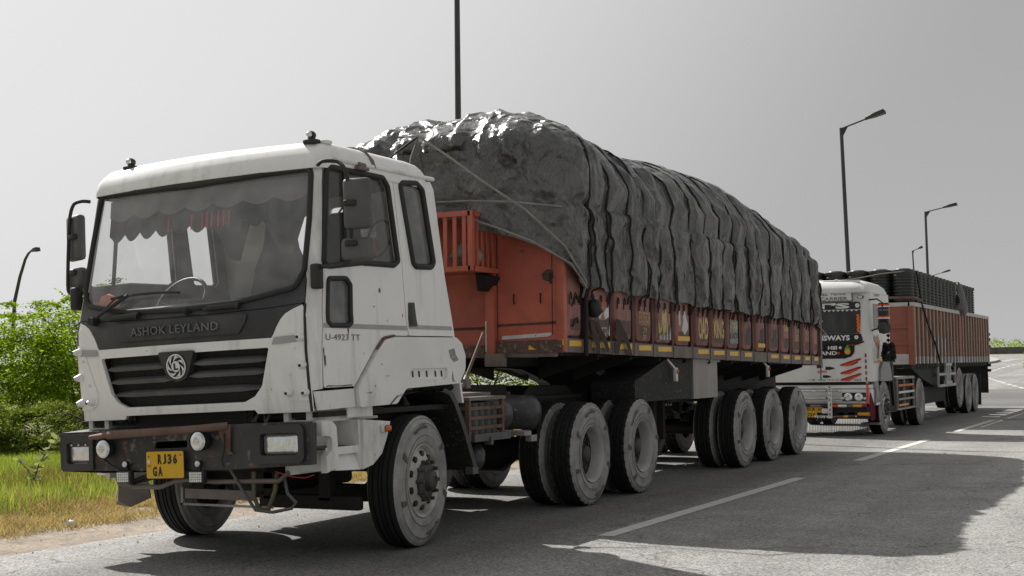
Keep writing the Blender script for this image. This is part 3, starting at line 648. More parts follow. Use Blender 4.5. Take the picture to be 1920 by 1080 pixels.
mb.m = [0]*len(mb.f); mb.build('dashboard', mat('dusty_dash_plastic', (.13, .13, .132), .7, var=.15, dirt=(.3, .3, .3), dirt_amt=.5), T1, 50, cabT)
mb = MB()
for x, y, a, w_, h_ in ((.05, -.98, .2, .34, .2), (.42, -.92, -.3, .3, .21), (-.25, -.95, .5, .25, .16), (.7, -.90, .1, .28, .2), (-.62, -.90, -.3, .22, .14)):
    R3 = Matrix.Rotation(a, 3, 'Z'); c = Vector((x, y+.13, 1.927)); mb.add([c+R3@Vector((i*w_/2, j*h_/2, .004*i*j)) for i, j in ((-1, -1), (1, -1), (1, 1), (-1, 1))], [(0, 1, 2, 3)])
mb.build('dashboard_papers', PAPER, T1, 0, cabT)
tag(MB().tube([cabT(p) for p in ((-.87, -.93, 1.90), (-.87, -.93, 1.96), (-.865, -.93, 2.02), (-.86, -.93, 2.04))], [.07, .085, .06, .01], 9).build('orange_cloth', ORANGE, None, 50), 'small orange cloth ornament behind the bottom corner of the windscreen', 'ornament')
def seat(x):
    st = empty('seat', (x, .2, 1.2), parent=T1)
    bmv = MB().box(x-.26, x+.26, -.32, .22, 1.40, 1.58, bev=.05); bmv.build('seat_cushion', FABRIC, st, 60, cabT)
    mb = MB(); ring = []
    for z, wd, y in ((1.55, .27, .18), (1.8, .27, .22), (2.1, .26, .27), (2.3, .23, .30), (2.42, .17, .31), (2.5, .15, .32), (2.62, .14, .325), (2.66, .10, .33)):
        ring.append([(x+wd*cx, y+.06*cy*1.0, z) for cx, cy in ((-1, -.5), (-.7, -1), (.7, -1), (1, -.5), (1, .5), (.7, 1), (-.7, 1), (-1, .5))])
    for r in ring: mb.v += r
    for i in range(len(ring)-1): mb.f += [(i*8+k, i*8+(k+1) % 8, (i+1)*8+(k+1) % 8, (i+1)*8+k) for k in range(8)]
    mb.f += [tuple(range(7, -1, -1)), tuple((len(ring)-1)*8+k for k in range(8))]; mb.m = [0]*len(mb.f)
    mb.build('seat_back', FABRIC, st, 60, cabT)
seat(.50); seat(-.12); 
stw = MB(); c = Vector((-.58, -.42, 1.98)); 
ring = [cabT(c+Vector((.23*math.cos(t), .23*math.sin(t)*.55, .23*math.sin(t)*.83))) for t in np.linspace(0, 2*math.pi, 28)[:-1]]
stw.tube(ring, .016, 8, closed=True); stw.bar(cabT(c+Vector((-.22, 0, 0))), cabT(c+Vector((.22, 0, 0))), .03, .03); stw.bar(cabT(c), cabT(c+Vector((0, -.15, -.35))), .05, .05)
stw.build('steering_wheel', PLASTIC, T1, 60)
# pelmet curtain along the top of the windscreen: cloth with scalloped flounce
def pelmet(name, m, z0, depth, n, off, u0=-.99, u1=.99, sub=8, only=None):
    mb = MB()
    for k in range(n):
        if only is not None and k not in only: continue
        a = u0+(u1-u0)*k/n; b = u0+(u1-u0)*(k+1)/n
        for i in range(sub):
            t0, t1 = i/sub, (i+1)/sub; ua, ub = a+(b-a)*t0, a+(b-a)*t1
            f = lambda t: depth*(.74+.26*math.sin(math.pi*t))
            w0, w1 = .012*math.sin(8*math.pi*t0), .012*math.sin(8*math.pi*t1)
            mb.add([S(ua, z0, off), S(ub, z0, off), S(ub, z0-f(t1), off+w1-.02), S(ua, z0-f(t0), off+w0-.02)], [(0, 1, 2, 3)])
    return mb.build(name, m, T1, 60, cabT)
pelmet('curtain', CURT, 2.70, .23, 11, -.085); pelmet('curtain_trim', CURTW, 2.80, .17, 7, -.06)
mb = MB()
for u in (-.30, -.06, .045, .09, .135, .20, .25, .30): mb.add([S(u, 2.615-.03*(1-abs(math.sin(u*9))), -.072), S(u+.017, 2.615, -.072), S(u+.017, 2.50, -.088), S(u, 2.49, -.088)], [(0, 1, 2, 3)])
mb.build('curtain_stripes', CURTR, T1, 0, cabT)
for x, wd in ((-.47, .2), (.06, .22)):           # loose curtain ends hanging in the middle of the cab
    mb = MB().add([(x-wd, .12, 2.66), (x+wd, .12, 2.66), (x+wd*.5, .14, 2.44), (x+.05, .15, 2.33), (x-.06, .14, 2.36), (x-wd*.6, .13, 2.5)], [(0, 1, 2, 3, 4, 5)])
    mb.build('tied_curtain', CURTW, T1, 0, cabT)
tag(MB().tube([cabT(p) for p in [(.93+.11*math.cos(t), .18+.11*math.sin(t)*.5, 2.40+.15*math.sin(t)) for t in np.linspace(0, 6.28, 20)]], .008, 6).build('fan_guard', PLASTIC, None, 60), 'round wire fan guard hanging inside the open door window', 'fan')

# roof cap
mb = MB(); RG = []
def rr_ring(z, hw, yf, yr, bow, cr, n=7):
    pts = []
    for k in range(13): x = -(hw-cr)+2*(hw-cr)*k/12; pts.append((x, yf-bow*(1-(x/(hw-cr))**2), z))
    for k in range(1, n): a = k/n*math.pi/2; pts.append((hw-cr+cr*math.sin(a), yf+cr-cr*math.cos(a), z))
    for k in range(9): pts.append((hw, yf+cr+(yr-yf-2*cr)*k/8, z))
    for k in range(1, n): a = k/n*math.pi/2; pts.append((hw-cr+cr*math.cos(a), yr-cr+cr*math.sin(a), z))
    for k in range(13): x = (hw-cr)-2*(hw-cr)*k/12; pts.append((x, yr, z))
    for k in range(1, n): a = k/n*math.pi/2; pts.append((-(hw-cr)-cr*math.sin(a), yr-cr+cr*math.cos(a), z))
    for k in range(9): pts.append((-hw, yr-cr-(yr-yf-2*cr)*k/8, z))
    for k in range(1, n): a = k/n*math.pi/2; pts.append((-(hw-cr)-cr*math.cos(a), yf+cr-cr*math.sin(a), z))
    return pts
for z, hw, yf, yr, cr in ((2.832, 1.108, -.858, .73, .12), (2.86, 1.112, -.862, .735, .12), (2.93, 1.108, -.835, .735, .12), (2.955, 1.10, -.822, .73, .12), (2.99, 1.084, -.80, .72, .13), (3.025, 1.055, -.778, .70, .15), (3.05, 1.012, -.74, .655, .19), (3.066, .93, -.64, .59, .28), (3.078, .78, -.42, .45, .30), (3.088, .5, -.2, .2, .2)):
    RG.append(rr_ring(z, hw, yf, yr, .085, cr))
N = len(RG[0])
for r in RG: mb.v += r
for i in range(len(RG)-1): mb.f += [(i*N+k, i*N+(k+1) % N, (i+1)*N+(k+1) % N, (i+1)*N+k) for k in range(N)]
mb.f.append(tuple((len(RG)-1)*N+k for k in range(N))); mb.m = [0]*len(mb.f)
mb.build('roof', WHITE, T1, 35, cabT)
for x in (-.775, .955):
    lp = empty('roof_lamp', cabT((x, -.74, 3.02)), parent=T1)
    MB().box(x-.05, x+.05, -.79, -.69, 3.025, 3.065, bev=.012).build('lamp_foot', RUBBER, lp, 50, cabT)
    MB().lathe([(-.026, .001), (-.026, .028), (.0, .034), (.026, .028), (.026, .001)], (x, -.745, 3.095), 'y', 14).build('lamp_body', RUBBER, lp, 50, cabT)
    MB().lathe([(-.001, .001), (-.010, .016), (0, .026), (.004, .026)], (x, -.777, 3.095), 'y', 14).build('lamp_lens', LENS, lp, 50, cabT)
MB().tube([cabT(p) for p in [(1.112, -.15, 2.90), (1.10, -.16, 2.955), (1.06, -.17, 3.01), (.95, -.18, 3.062), (.7, -.2, 3.09), (.3, -.2, 3.10)]], .013, 6, flat=2).build('roof_strap', DULLST, T1, 60)
MB().box(.98, 1.06, -.70, -.62, 3.03, 3.06, bev=.01).build('roof_bracket', WHITE_D, T1, 40, cabT)
mb = MB(); mb.box(1.10, 1.16, -.42, -.28, 2.86, 2.885, bev=.006); mb.tube([(1.13, -.39, 2.90), (1.13, -.31, 2.90)], .022, 8); mb.build('side_lamp_bracket', DULLST, T1, 40, cabT)
# wiper, washer arms and knobs
wp = MB(); wp.tube([S(-.836, 1.822, .03), S(-.75, 1.86, .05), S(-.474, 1.985, .05)], .014, 8); wp.tube([S(-.82, 1.83, .04), S(-.60, 1.965, .06), S(-.52, 1.985, .06)], .006, 6)
wp.tube([S(u, 1.965+.02*(1-((u+.33)/.4)**2), .045) for u in np.linspace(-.66, .03, 8)], .011, 6); wp.lathe([(-.05, .001), (-.05, .03), (0, .036), (.02, .03)], S(-.842, 1.815, .02), 'y', 12)
wp.build('wiper', RUBBER, T1, 50, cabT)
for u0, u1, zz in ((-.66, -.36, 1.825), (.26, .56, 1.835)):
    MB().tube([S(u0, zz-.008, .03), S(u0+.04, zz, .035), S(u1-.03, zz+.008, .035), S(u1, zz, .03)], [.012, .02, .021, .03], 8).build('wiper_spindle_cover', RUBBER, T1, 50, cabT)
MB().tube([S(.09, 1.83, .0), S(.10, 1.832, .04), S(.10, 1.832, .055)], [.026, .022, .012], 8).build('washer_nozzle', RUBBER, T1, 50, cabT)

# mirrors on tube frames, both sides
for s in (1, -1):
    mr = empty('mirror', cabT((s*1.25, -.95, 2.1)), parent=T1); X = lambda x: s*x
    pts = [(1.13, -.93, 2.83), (1.20, -.98, 2.845), (1.30, -.92, 2.84), (1.37, -.95, 2.78), (1.40, -.96, 2.70), (1.40, -.94, 2.40), (1.40, -.945, 2.16), (1.385, -.96, 2.10), (1.33, -1.0, 2.075), (1.18, -1.0, 2.085), (1.11, -.97, 2.10)]
    if s < 0: pts = [(1.10, -.86, 2.80), (1.14, -.91, 2.805), (1.20, -.94, 2.79), (1.235, -.95, 2.70), (1.26, -.95, 2.40), (1.275, -.95, 2.12), (1.26, -.95, 2.075), (1.2, -.94, 2.07), (1.12, -.92, 2.075)]
    sm = []
    for i in range(len(pts)-1):
        a, b = Vector(pts[i]), Vector(pts[i+1]); sm += [a+(b-a)*t for t in (0, .33, .66)]
    sm.append(Vector(pts[-1])); sm = [sm[0]]+[(sm[i-1]+sm[i]*2+sm[i+1])/4 for i in range(1, len(sm)-1)]+[sm[-1]]
    MB().tube([(X(p.x), p.y, p.z) for p in sm], .0145, 8).build('mirror_frame', RUBBER, mr, 60, cabT)
    xo = 1.42 if s > 0 else 1.20
    rot = Matrix.Rotation(s*rad(18), 3, 'Z')
    c0 = 0 if s > 0 else .02
    MB().box(X(xo-.075), X(xo+.13), -.955+c0, -.875+c0, 2.335, 2.70, bev=.03, rot=rot).build('mirror_head', GREYPL, mr, 60, cabT)
    MB().box(X(xo-.10), X(xo+.14), -.965+c0, -.87+c0, 2.11, 2.275, bev=.035, rot=rot).build('wide_angle_mirror', GREYPL, mr, 60, cabT)
    mb = MB()
    for z in (2.52, 2.235): mb.box(X(xo-.045), X(xo+.045), -1.0+c0, -.95+c0, z-.022, z+.022, bev=.012, rot=rot)
    mb.build('mirror_clamp', RUBBER, mr, 60, cabT)
    MB().box(X(1.10), X(1.17), -1.04, -.96, 1.93, 2.11, bev=.015).build('mirror_bracket', RUBBER, mr, 50, cabT)

# bumper with lamps and plate
BY = -1.2; bF = planeY(BY); 
HL = [rrect(.752, 1.078, .772, .925, .03), rrect(-1.06, -.835, .745, .905, .03)]
SLOT = fillet([(-.228, .842), (.09, .845), (.09, .898), (-.2, .892)], .02)
BZ = [rrect(.672, 1.126, .715, .985, .06), rrect(-1.12, -.795, .695, .965, .03)]
mb = MB(); sheet(mb, [(-1.125, .69), (-.70, .672), (.45, .678), (1.165, .700), (1.178, .998), (.45, 1.0), (-.78, .985), (-1.142, .983)], HL+[SLOT], bF, .025, BUMPER)
bump = weld(mb.build('bumper', None, T1, 30, cabT), smooth=30)
mb = MB(); mb.add([(-1.142, BY, .983), (-.78, BY, .986), (.45, BY, 1.001), (1.178, BY, .999), (1.165, BY+.09, 1.0), (-1.13, BY+.32, 1.0)], [(0, 1, 2, 3, 4, 5)])
mb.add([(-1.125, BY, .69), (-.70, BY, .672), (.45, BY, .678), (1.165, BY, .70), (1.155, BY+.09, .70), (-1.11, BY+.28, .69)], [(5, 4, 3, 2, 1, 0)])
for s_, xa, xb in ((1, 1.178, 1.165), (-1, -1.142, -1.125)): mb.add([(xa, BY, .99), (xa-.013*s_, BY+.09, .99), (xb-.012*s_, BY+.09, .70), (xb, BY, .70)], [(0, 1, 2, 3)])
mb.build('bumper_body', BUMPER, bump, 0, cabT)
for i in (0, 1):
    hl = empty('headlight', cabT((.91 if i == 0 else -.95, BY, .84)), parent=T1)
    mb = MB(); sheet(mb, BZ[i], [HL[i]], lambda u, v, o: (u, BY-.022-o, v), .03, PLASTIC); weld(mb.build('headlight_bezel', None, hl, 30, cabT), smooth=30)
    x0, x1 = min(p[0] for p in HL[i]), max(p[0] for p in HL[i]); z0, z1 = min(p[1] for p in HL[i]), max(p[1] for p in HL[i])
    mb = MB(); N = len(HL[i])
    for t, k in ((.97, .0), (.90, .018), (.6, .03), (.0, .036)):
        cx, cz = (x0+x1)/2, (z0+z1)/2; mb.v += [(cx+(p[0]-cx)*t, BY+.028-k, cz+(p[1]-cz)*t) for p in HL[i]]
    for a in range(3): mb.f += [(a*N+k, a*N+(k+1) % N, (a+1)*N+(k+1) % N, (a+1)*N+k) for k in range(N)]
    mb.m = [0]*len(mb.f); mb.build('headlight_lens', LENS, hl, 60, cabT)
    mb = MB(); mb.add([(x0, BY+.03, z0), (x1, BY+.03, z0), (x1, BY+.03, z1), (x0, BY+.03, z1)], [(0, 1, 2, 3)]); mb.build('headlight_back', PLASTIC, hl, 0, cabT)
    if i == 1:
        mb = MB().box(x0+.01, x1-.01, BY-.008, BY+.02, z1-.03, z1-.004); mb.build('lamp_strip', PLASTIC, hl, 0, cabT)
        mb = MB(); [mb.lathe([(-.004, .001), (-.003, .008), (0, .01)], (x0+.04+.07*k, BY-.006, z1-.017), 'y', 8) for k in range(3)]; mb.build('small_bulbs', LEDM, hl, 60, cabT)
def round_lamp(x, z, r, y):
    L_ = empty('round_lamp', cabT((x, y, z)), parent=T1)
    MB().lathe([(.0, r), (.012, r*1.06), (.03, r*1.03), (.09, r*.85), (.12, r*.4), (.12, .001)], (x, y, z), 'y', 28).build('lamp_housing', RUBBER, L_, 50, cabT)
    MB().lathe([(-.014, .001), (-.012, r*.4), (-.006, r*.75), (.002, r*.95), (.006, r)], (x, y, z), 'y', 28, ms=[CHROME, LENS, CHROME, LENS]).build('lamp_lens', None, L_, 60, cabT)
round_lamp(-.655, .853, .070, -1.27); round_lamp(.256, .889, .071, -1.29)
for x, zc in ((-.475, .642), (.205, .634)):
    wl_ = empty('work_light', cabT((x, -1.2, zc)), parent=T1)
    MB().box(x-.068, x+.068, -1.255, -1.205, zc-.045, zc+.045, bev=.01).build('lamp_housing', RUBBER, wl_, 50, cabT)
    led = MB()
    for i in range(6):
        for j in range(4): led.box(x-.055+.0185*i, x-.055+.0185*i+.0155, -1.260, -1.253, zc-.035+.018*j, zc-.035+.018*j+.0150)
    led.build('led_grid', LEDM, wl_, 0, cabT)
    MB().box(x-.012, x+.012, -1.22, -1.19, zc+.04, zc+.07).build('lamp_stalk', RUBBER, wl_, 0, cabT)
    MB().lathe([(-.012, .001), (-.008, .017), (.0, .024), (.05, .022), (.05, .001)], (x, -1.235, zc+.093), 'y', 14, ms=[LEDM, LEDM, RUBBER, RUBBER]).build('spot_bulb', None, wl_, 50, cabT)
# number plate
PLt = empty('number_plate', cabT((-.085, -1.24, .73)), parent=T1); pf = planeY(-1.240)
mb = MB(); sheet(mb, rrect(-.263, .093, .624, .828, .018), [], pf, .006, INKB); mb.build('plate_border', None, PLt, 0, cabT)
mb = MB(); sheet(mb, rrect(-.258, .088, .629, .823, .016), [], planeY(-1.243), 0, PLATEY); mb.build('plate_face', None, PLt, 0, cabT)
mb = MB(); tf = planeY(-1.2455); [text_on(mb, c_, a_, b_, .731, .803, tf, .045, INKB) for c_, a_, b_ in (('R', -.150, -.113), ('J', -.100, -.072), ('3', -.058, -.022), ('6', -.008, .029), )]; [text_on(mb, c_, a_, b_, .643, .715, tf, .045, INKB) for c_, a_, b_ in (('G', -.198, -.160), ('A', -.149, -.108))]; text_on(mb, 'IND', -.247, -.213, .713, .724, tf, 0, INKB)
for p in (-.236, .06): sheet(mb, disc((p, .795 if p > 0 else .787), .006, 8), [], tf, 0, INKB)
mb.add([(-.245, -1.246, .738), (-.222, -1.246, .738), (-.222, -1.246, .762), (-.245, -1.246, .762)], [(0, 1, 2, 3)], LETW)
mb.build('plate_lettering', None, PLt, 0, cabT)
# rusty tube and gusset welded on the bumper
MB().tube([(-.80, -1.24, .940), (-.62, -1.255, .955), (-.6, -1.262, .955), (-.2, -1.262, .966), (.2, -1.262, .975), (.40, -1.25, .985), (.47, -1.21, .99)], [.02, .024, .033, .030, .030, .030, .028], 10).build('bumper_tube', RUSTY, T1, 60, cabT)
MB().prism([(.385, 1.0), (.50, 1.0), (.49, .81), (.515, .79), (.47, .785), (.44, .86), (.40, .93)], 'y', -1.222, -1.206).build('bumper_gusset', RUSTY, T1, 0, cabT)
mb = MB(); mb.tube([(.45, -1.23, .94), (.46, -1.24, .85), (.43, -1.235, .75), (.44, -1.23, .70)], .006, 6); mb.tube([(-.66, -1.25, .78), (-.60, -1.235, .73), (-.5, -1.22, .68)], .008, 6); mb.build('bumper_wire', RUBBER, T1, 60, cabT)
# white hook bracket, step box
hk = MB(); hkp = fillet([(-1.03, 1.0), (-.90, .99), (-.845, .955), (-.83, .70), (-.87, .655), (-.985, .628), (-.985, .745), (-.905, .79), (-.905, .865), (-.93, .885), (-1.03, .89)], [.0, .04, .05, .04, .03, 0, 0, .02, .03, .03, 0])
hk = MB(); sheet(hk, hkp, [], planeX(1.150), .05, WHITE_D); weld(hk.build('step_bracket', None, T1, 30, cabT))
for s in (1, -1):
    mb = MB(); X = lambda x: s*x
    poly = [(-.50, .62), (-.36, .645), (-.23, .72), (-.15, .84), (-.095, .955), (-.48, .985)]
    sheet(mb, poly, [], lambda u, v, o: (s*(1.138+o), u, v), .04, WHITE_D)
    stp = weld(mb.build('step_panel', None, T1, 30, cabT))
    q = MB(); q.box(X(.82), X(.86), -1.02, -.12, .62, 1.06, WHITE_D); q.box(X(.86), X(1.12), -.515, -.485, .62, .985, WHITE_D)
    q.box(X(.86), X(1.03), -1.0, -.10, .985, 1.005, WHITE_D); q.box(X(1.0), X(1.04), -1.0, -.62, 1.005, 1.085, WHITE_D); q.box(X(.9), X(1.10), -.62, -.28, 1.005, 1.085, WHITE_D)
    q.add([(X(1.125), -.83, .635), (X(1.125), -.52, .62), (X(1.06), -.52, .79), (X(1.06), -.87, .79)], [(0, 1, 2, 3)], WHITE_D); q.add([(X(1.125), -.83, .635), (X(1.06), -.87, .79), (X(.86), -.93, .79), (X(.86), -.9, .635)], [(0, 1, 2, 3)], WHITE_D)
    q.build('step_well', None, stp, 0, cabT)
    q = MB(); q.box(X(.86), X(1.105), -.93, -.515, .79, .802, GREYPL, rot=Matrix.Rotation(.03, 3, 'Y')); q.box(X(1.09), X(1.112), -.93, -.515, .745, .80, WHITE_D); q.build('step_tread', None, stp, 0, cabT)
    q = MB(); q.box(X(1.135), X(1.165), -.245, -.155, .875, .935, WHITE_D, bev=.01); q.box(X(1.16), X(1.19), -.228, -.155, .88, .93, AMBER, bev=.012); q.build('side_indicator', None, T1, 50, cabT)

# ------------------------------------------------------------------ wheels
RT = .519
def tyre_mesh(lug):
    side_ = [(.030, .284), (.010, .298), (.002, .318), (0, .345), (-.002, .352), (.002, .358), (.000, .40), (.006, .445), (.004, .450), (.012, .455), (.022, .485), (.020, .490), (.034, .508)]
    tread = [(.040, .514), (.070, .518), (.072, .503), (.084, .503), (.086, .519), (.118, .519), (.120, .505), (.130, .505), (.132, .519)]
    prof = side_+tread; prof = prof+[(.28-t, r) for t, r in prof[::-1]]
    ns = len(side_); sb = [SIDEW]*3+[SIDEW, LETTER]+[SIDEW]*2+[LETTER]+[SIDEW]*2+[LETTER]+[SIDEW]*(ns-12); ms = sb+[TREAD]*(len(prof)-1-2*(ns-1))+sb[::-1]
    lugs = set([ns-1, ns, ns+1, len(prof)-ns, len(prof)-ns-1, len(prof)-ns-2]); grooves = set(range(ns+2, len(prof)-ns-2))
    n = 160
    def rf(i, k, r):
        if not lug: return r-(.004 if i in (ns-1,) and k % 2 else 0)
        if i in lugs and k % 5 == 0: return r-.013
        if i in grooves and (k+i) % 4 == 0: return r-.008
        return r
    return prof, ms, rf, n
def letters_on_tyre(mb, s, word, a_mid, r0, r1, span, off):
    V, F = text2d(word, .03, 1.05)
    vs = []
    for a, b in V:
        t = a_mid-span*(a-.5); r = r0+(r1-r0)*b; vs.append((off, r*math.cos(t)*s, r*math.sin(t)))
    mb.add(vs, F)
def make_wheel(parent, s, y, kind, name='wheel', z=.517, xf=1.2136):
    """s=+1: outer face looks to +X. kinds: steer, drive (twin tyres, deep dish)"""
    wroot = empty(name, (s*xf, y, z), parent=parent); c = Vector((s*xf, y, z))
    prof, ms, rf, n = tyre_mesh(kind == 'drive')
    MB().lathe(prof, c, 'x', n, ms=ms, rfun=rf, sgn=-s).build('tyre', None, wroot, 40, origin=c)
    if kind == 'drive':
        MB().lathe(prof, (c.x-s*.335, y, z), 'x', n, ms=ms, rfun=rf, sgn=-s, a0=.02).build('tyre', None, wroot, 40, origin=c)
    mb = MB()
    for am in (rad(100), rad(-70)): letters_on_tyre(mb, s, 'apollo', am if s > 0 else am, .395, .445, .62, 0)
    for a in (rad(150), rad(35), rad(200), rad(-20)): mb.add([(0, r*math.cos(t)*s, r*math.sin(t)) for r, t in ((.375, a), (.375, a+.10), (.452, a+.05), (.452, a-.07))], [(0, 1, 2, 3)])
    mb.v = [(c.x+s*.0045, y+p[1]*s*s, z+p[2]) for p in mb.v]; mb.build('tyre_lettering', LETTER, wroot, 0, origin=c)
    if kind == 'steer':
        rim = [(.05, .270), (.030, .284), (.010, .290), (.004, .286), (.010, .276), (.03, .262), (.05, .252), (.045, .235), (.02, .195), (.004, .165), (.0, .15), (.0, .001)]
        m_ = MB().lathe(rim, c, 'x', 48, m=RIMW, sgn=-s)
        for k in range(10):
            a = 2*math.pi*(k+.5)/10; q = Vector((c.x-s*.026, y+.205*math.cos(a), z+.205*math.sin(a)))
            m_.lathe([(-.010, .001), (-.0095, .026), (.01, .030)], q, 'x', 12, m=INKB, sgn=-s)
        m_.build('rim', None, wroot, 40, origin=c)
        h = MB().lathe([(.01, .155), (-.02, .15), (-.03, .12), (-.035, .085), (-.075, .075), (-.085, .06), (-.088, .035), (-.080, .03), (-.080, .001)], c, 'x', 28, sgn=-s)
        for k in range(10):
            a = 2*math.pi*k/10; q = Vector((c.x, y+.148*math.cos(a), z+.148*math.sin(a)))
            h.lathe([(.02, .020), (-.02, .02), (-.024, .015), (-.06, .014), (-.062, .001)], q, 'x', 8, sgn=-s)
        h.build('hub', HUB, wroot, 40, origin=c)
    else:
        rim = [(.05, .270), (.030, .284), (.008, .290), (.002, .286), (.010, .276), (.025, .264), (.05, .250), (.13, .240), (.17, .225), (.182, .19), (.178, .13)]
        MB().lathe(rim, c, 'x', 48, ms=[RIMM]*7+[HUB]*3, sgn=-s).build('rim', None, wroot, 40, origin=c)
        h = MB().lathe([(.178, .17), (.168, .165), (.16, .115), (.11, .10), (.105, .085), (.07, .08), (.06, .07), (.055, .03), (.05, .001)], c, 'x', 24, sgn=-s)
        for k in range(10):
            a = 2*math.pi*k/10; q = Vector((c.x, y+.155*math.cos(a), z+.155*math.sin(a)))
            h.lathe([(.185, .022), (.145, .022), (.143, .015), (.105, .014), (.105, .001)], q, 'x', 8, sgn=-s)
        h.build('hub', HUB, wroot, 40, origin=c)
    return wroot
YF, YD = .314, (3.647, 5.052)
wf = make_wheel(T1, 1, YF, 'steer', xf=1.2); wf2 = make_wheel(T1, -1, YF, 'steer', xf=1.2)
wf.rotation_euler.z = .105; wf2.rotation_euler.z = .105
wd = make_wheel(T1, 1, YD[0], 'drive'); wdl = make_wheel(T1, -1, YD[0], 'drive')
for src, s in ((wd, 1), (wdl, -1)):
    c_ = copy_tree(src, T1, at(T1, (s*1.2136, YD[1], .517))); c_.rotation_euler.x = .5

# ------------------------------------------------------------------ tractor chassis
for s in (1, -1):
    mb = MB(); x = s*.43
    mb.box(x-.005, x+.005, -1.0, 5.9, .78, 1.04); mb.box(x-s*.08, x+.005*s, -1.0, 5.9, 1.04, 1.05) if s > 0 else mb.box(x-.005, x+.08, -1.0, 5.9, 1.04, 1.05)
    mb.box(min(x, x-s*.08), max(x, x-s*.08), -1.0, 5.9, .77, .78)
    mb.build('chassis_rail', CHASSIS, T1, 0)
    mb = MB()
    for k in range(5): L_ = .62-.09*k; mb.box(s*.46-.04, s*.46+.04, YF-L_, YF+L_, .70-.022*k, .718-.022*k)
    mb.build('leaf_spring', CHASSIS, T1, 0)
    mb = MB()
    for yc in YD:
        for k in range(5): mb.box(s*.5-.045, s*.5+.045, (YD[0]+YD[1])/2-.75+.1*k, (YD[0]+YD[1])/2+.75-.1*k, .70+.025*k, .72+.025*k)
        break
    mb.build('leaf_spring', CHASSIS, T1, 0)
mb = MB(); mb.prism([(-.98, .44), (-.72, .44), (-.6, .34), (.70, .34), (.82, .44), (.98, .44), (.98, .57), (.8, .57), (.66, .47), (-.56, .47), (-.7, .57), (-.98, .57)], 'y', YF-.06, YF+.06); mb.build('front_axle', CHASSIS, T1, 0)
for yc in YD:
    mb = MB(); mb.tube([(-.95, yc, .517), (-.35, yc, .517), (-.2, yc, .517), (.2, yc, .517), (.35, yc, .517), (.95, yc, .517)], [.07, .08, .2, .2, .08, .07], 12); mb.build('rear_axle', CHASSIS, T1, 50)
mb = MB(); mb.box(-.32, .32, -.55, 1.1, .62, 1.02, bev=.04); mb.box(-.22, .22, -.3, .8, .44, .64, bev=.04); mb.build('engine', CHASSIS, T1, 40)
mb = MB(); mb.box(-.55, .55, -1.02, -.92, .92, 1.2); 
for k in range(7): mb.box(-.5, .5, -1.03, -1.02, .95+.035*k, .965+.035*k)
mb.build('radiator', CHASSIS, T1, 0)
mb = MB(); mb.tube([(0, .9, .62), (0, 3.4, .60)], .05, 10); mb.build('prop_shaft', CHASSIS, T1, 60)
mb = MB(); mb.box(-.55, .55, 3.5, 4.9, 1.05, 1.09); mb.prism([(3.6, 1.09), (3.75, 1.19), (4.7, 1.19), (4.9, 1.09)], 'x', -.45, .45); mb.box(-.5, -.44, 3.3, 5.4, .95, 1.06); mb.box(.44, .5, 3.3, 5.4, .95, 1.06)
for k in range(8): mb.tube([(.50, 3.45+.25*k, 1.0), (.515, 3.45+.25*k, 1.0)], .018, 6)
mb.build('fifth_wheel', CHASSIS, T1, 40)
mb = MB(); mb.box(.05, .98, -.30, -.22, .33, .44, bev=.02); mb.box(.62, .72, -.30, -.22, .40, .78); mb.box(.1, .2, -.3, -.22, .4, .78); mb.build('steering_link', CHASSIS, T1, 40)
mb = MB(); mb.box(-.02, .60, -1.09, -1.06, .47, .54, DULLST); mb.box(-.05, .78, -1.10, -1.085, .42, .436, GREYST); mb.box(-.05, -.03, -1.1, -1.085, .42, .55, GREYST); mb.build('cross_bar', None, T1, 0)
mb = MB()
mb.tube([(-.52, -1.16, .58), (-.45, -1.16, .55), (-.2, -1.15, .55), (-.06, -1.14, .60), (.05, -1.14, .61), (.3, -1.13, .60), (.85, -1.12, .62), (.92, -1.10, .68)], .018, 8, DULLST)
mb.tube([(-.52, -1.15, .57), (-.3, -1.14, .64), (-.18, -1.12, .68)], .014, 6, RUBBER); mb.tube([(-.48, -1.14, .57), (-.25, -1.12, .62), (-.12, -1.1, .68)], .014, 6, RUBBER)
mb.tube([(.45, -1.16, .70), (.55, -1.15, .55), (.66, -1.14, .41), (.8, -1.13, .40), (.95, -1.11, .43), (.98, -1.1, .47), (.9, -1.09, .53), (.86, -1.08, .66)], .012, 8, GREYPL)
mb.tube([(.63, -1.12, .68), (.63, -1.12, .50), (.68, -1.12, .41), (.75, -1.11, .42), (.8, -1.10, .55), (.81, -1.09, .67)], .016, 8, mat('olive_hose', (.10, .10, .05), .6))
mb.tube([(.86, -1.18, .69), (1.0, -1.17, .655), (1.1, -1.16, .65), (1.16, -1.14, .67)], .004, 5, mat('red_wire', (.4, .03, .05), .5))
mb.build('front_hoses', None, T1, 60)
mb = MB()
for k in range(14):
    x = random.choice((random.uniform(-.75, -.45), random.uniform(.45, .75))); mb.tube([(x, -1.0, 1.0), (x+random.uniform(-.06, .06), -1.06, 1.03), (x+random.uniform(-.04, .04), -1.0, 1.13)], .008, 5, random.choice((RUBBER, GREYPL, GREYPL)))
mb.build('front_cables', None, T1, 60)
mb = MB(); fl = [(-1.12, .66), (-.86, .66), (-.80, .40), (-.93, .33), (-1.05, .35), (-1.02, .38), (-1.10, .43), (-1.06, .5), (-1.13, .55)]
sheet(mb, fl, [], lambda u, v, o: (u+.02*math.sin(v*30), -.62+.06*math.sin(u*14)-o, v), .012, DULLST); mb.build('mud_flap', None, T1, 0)
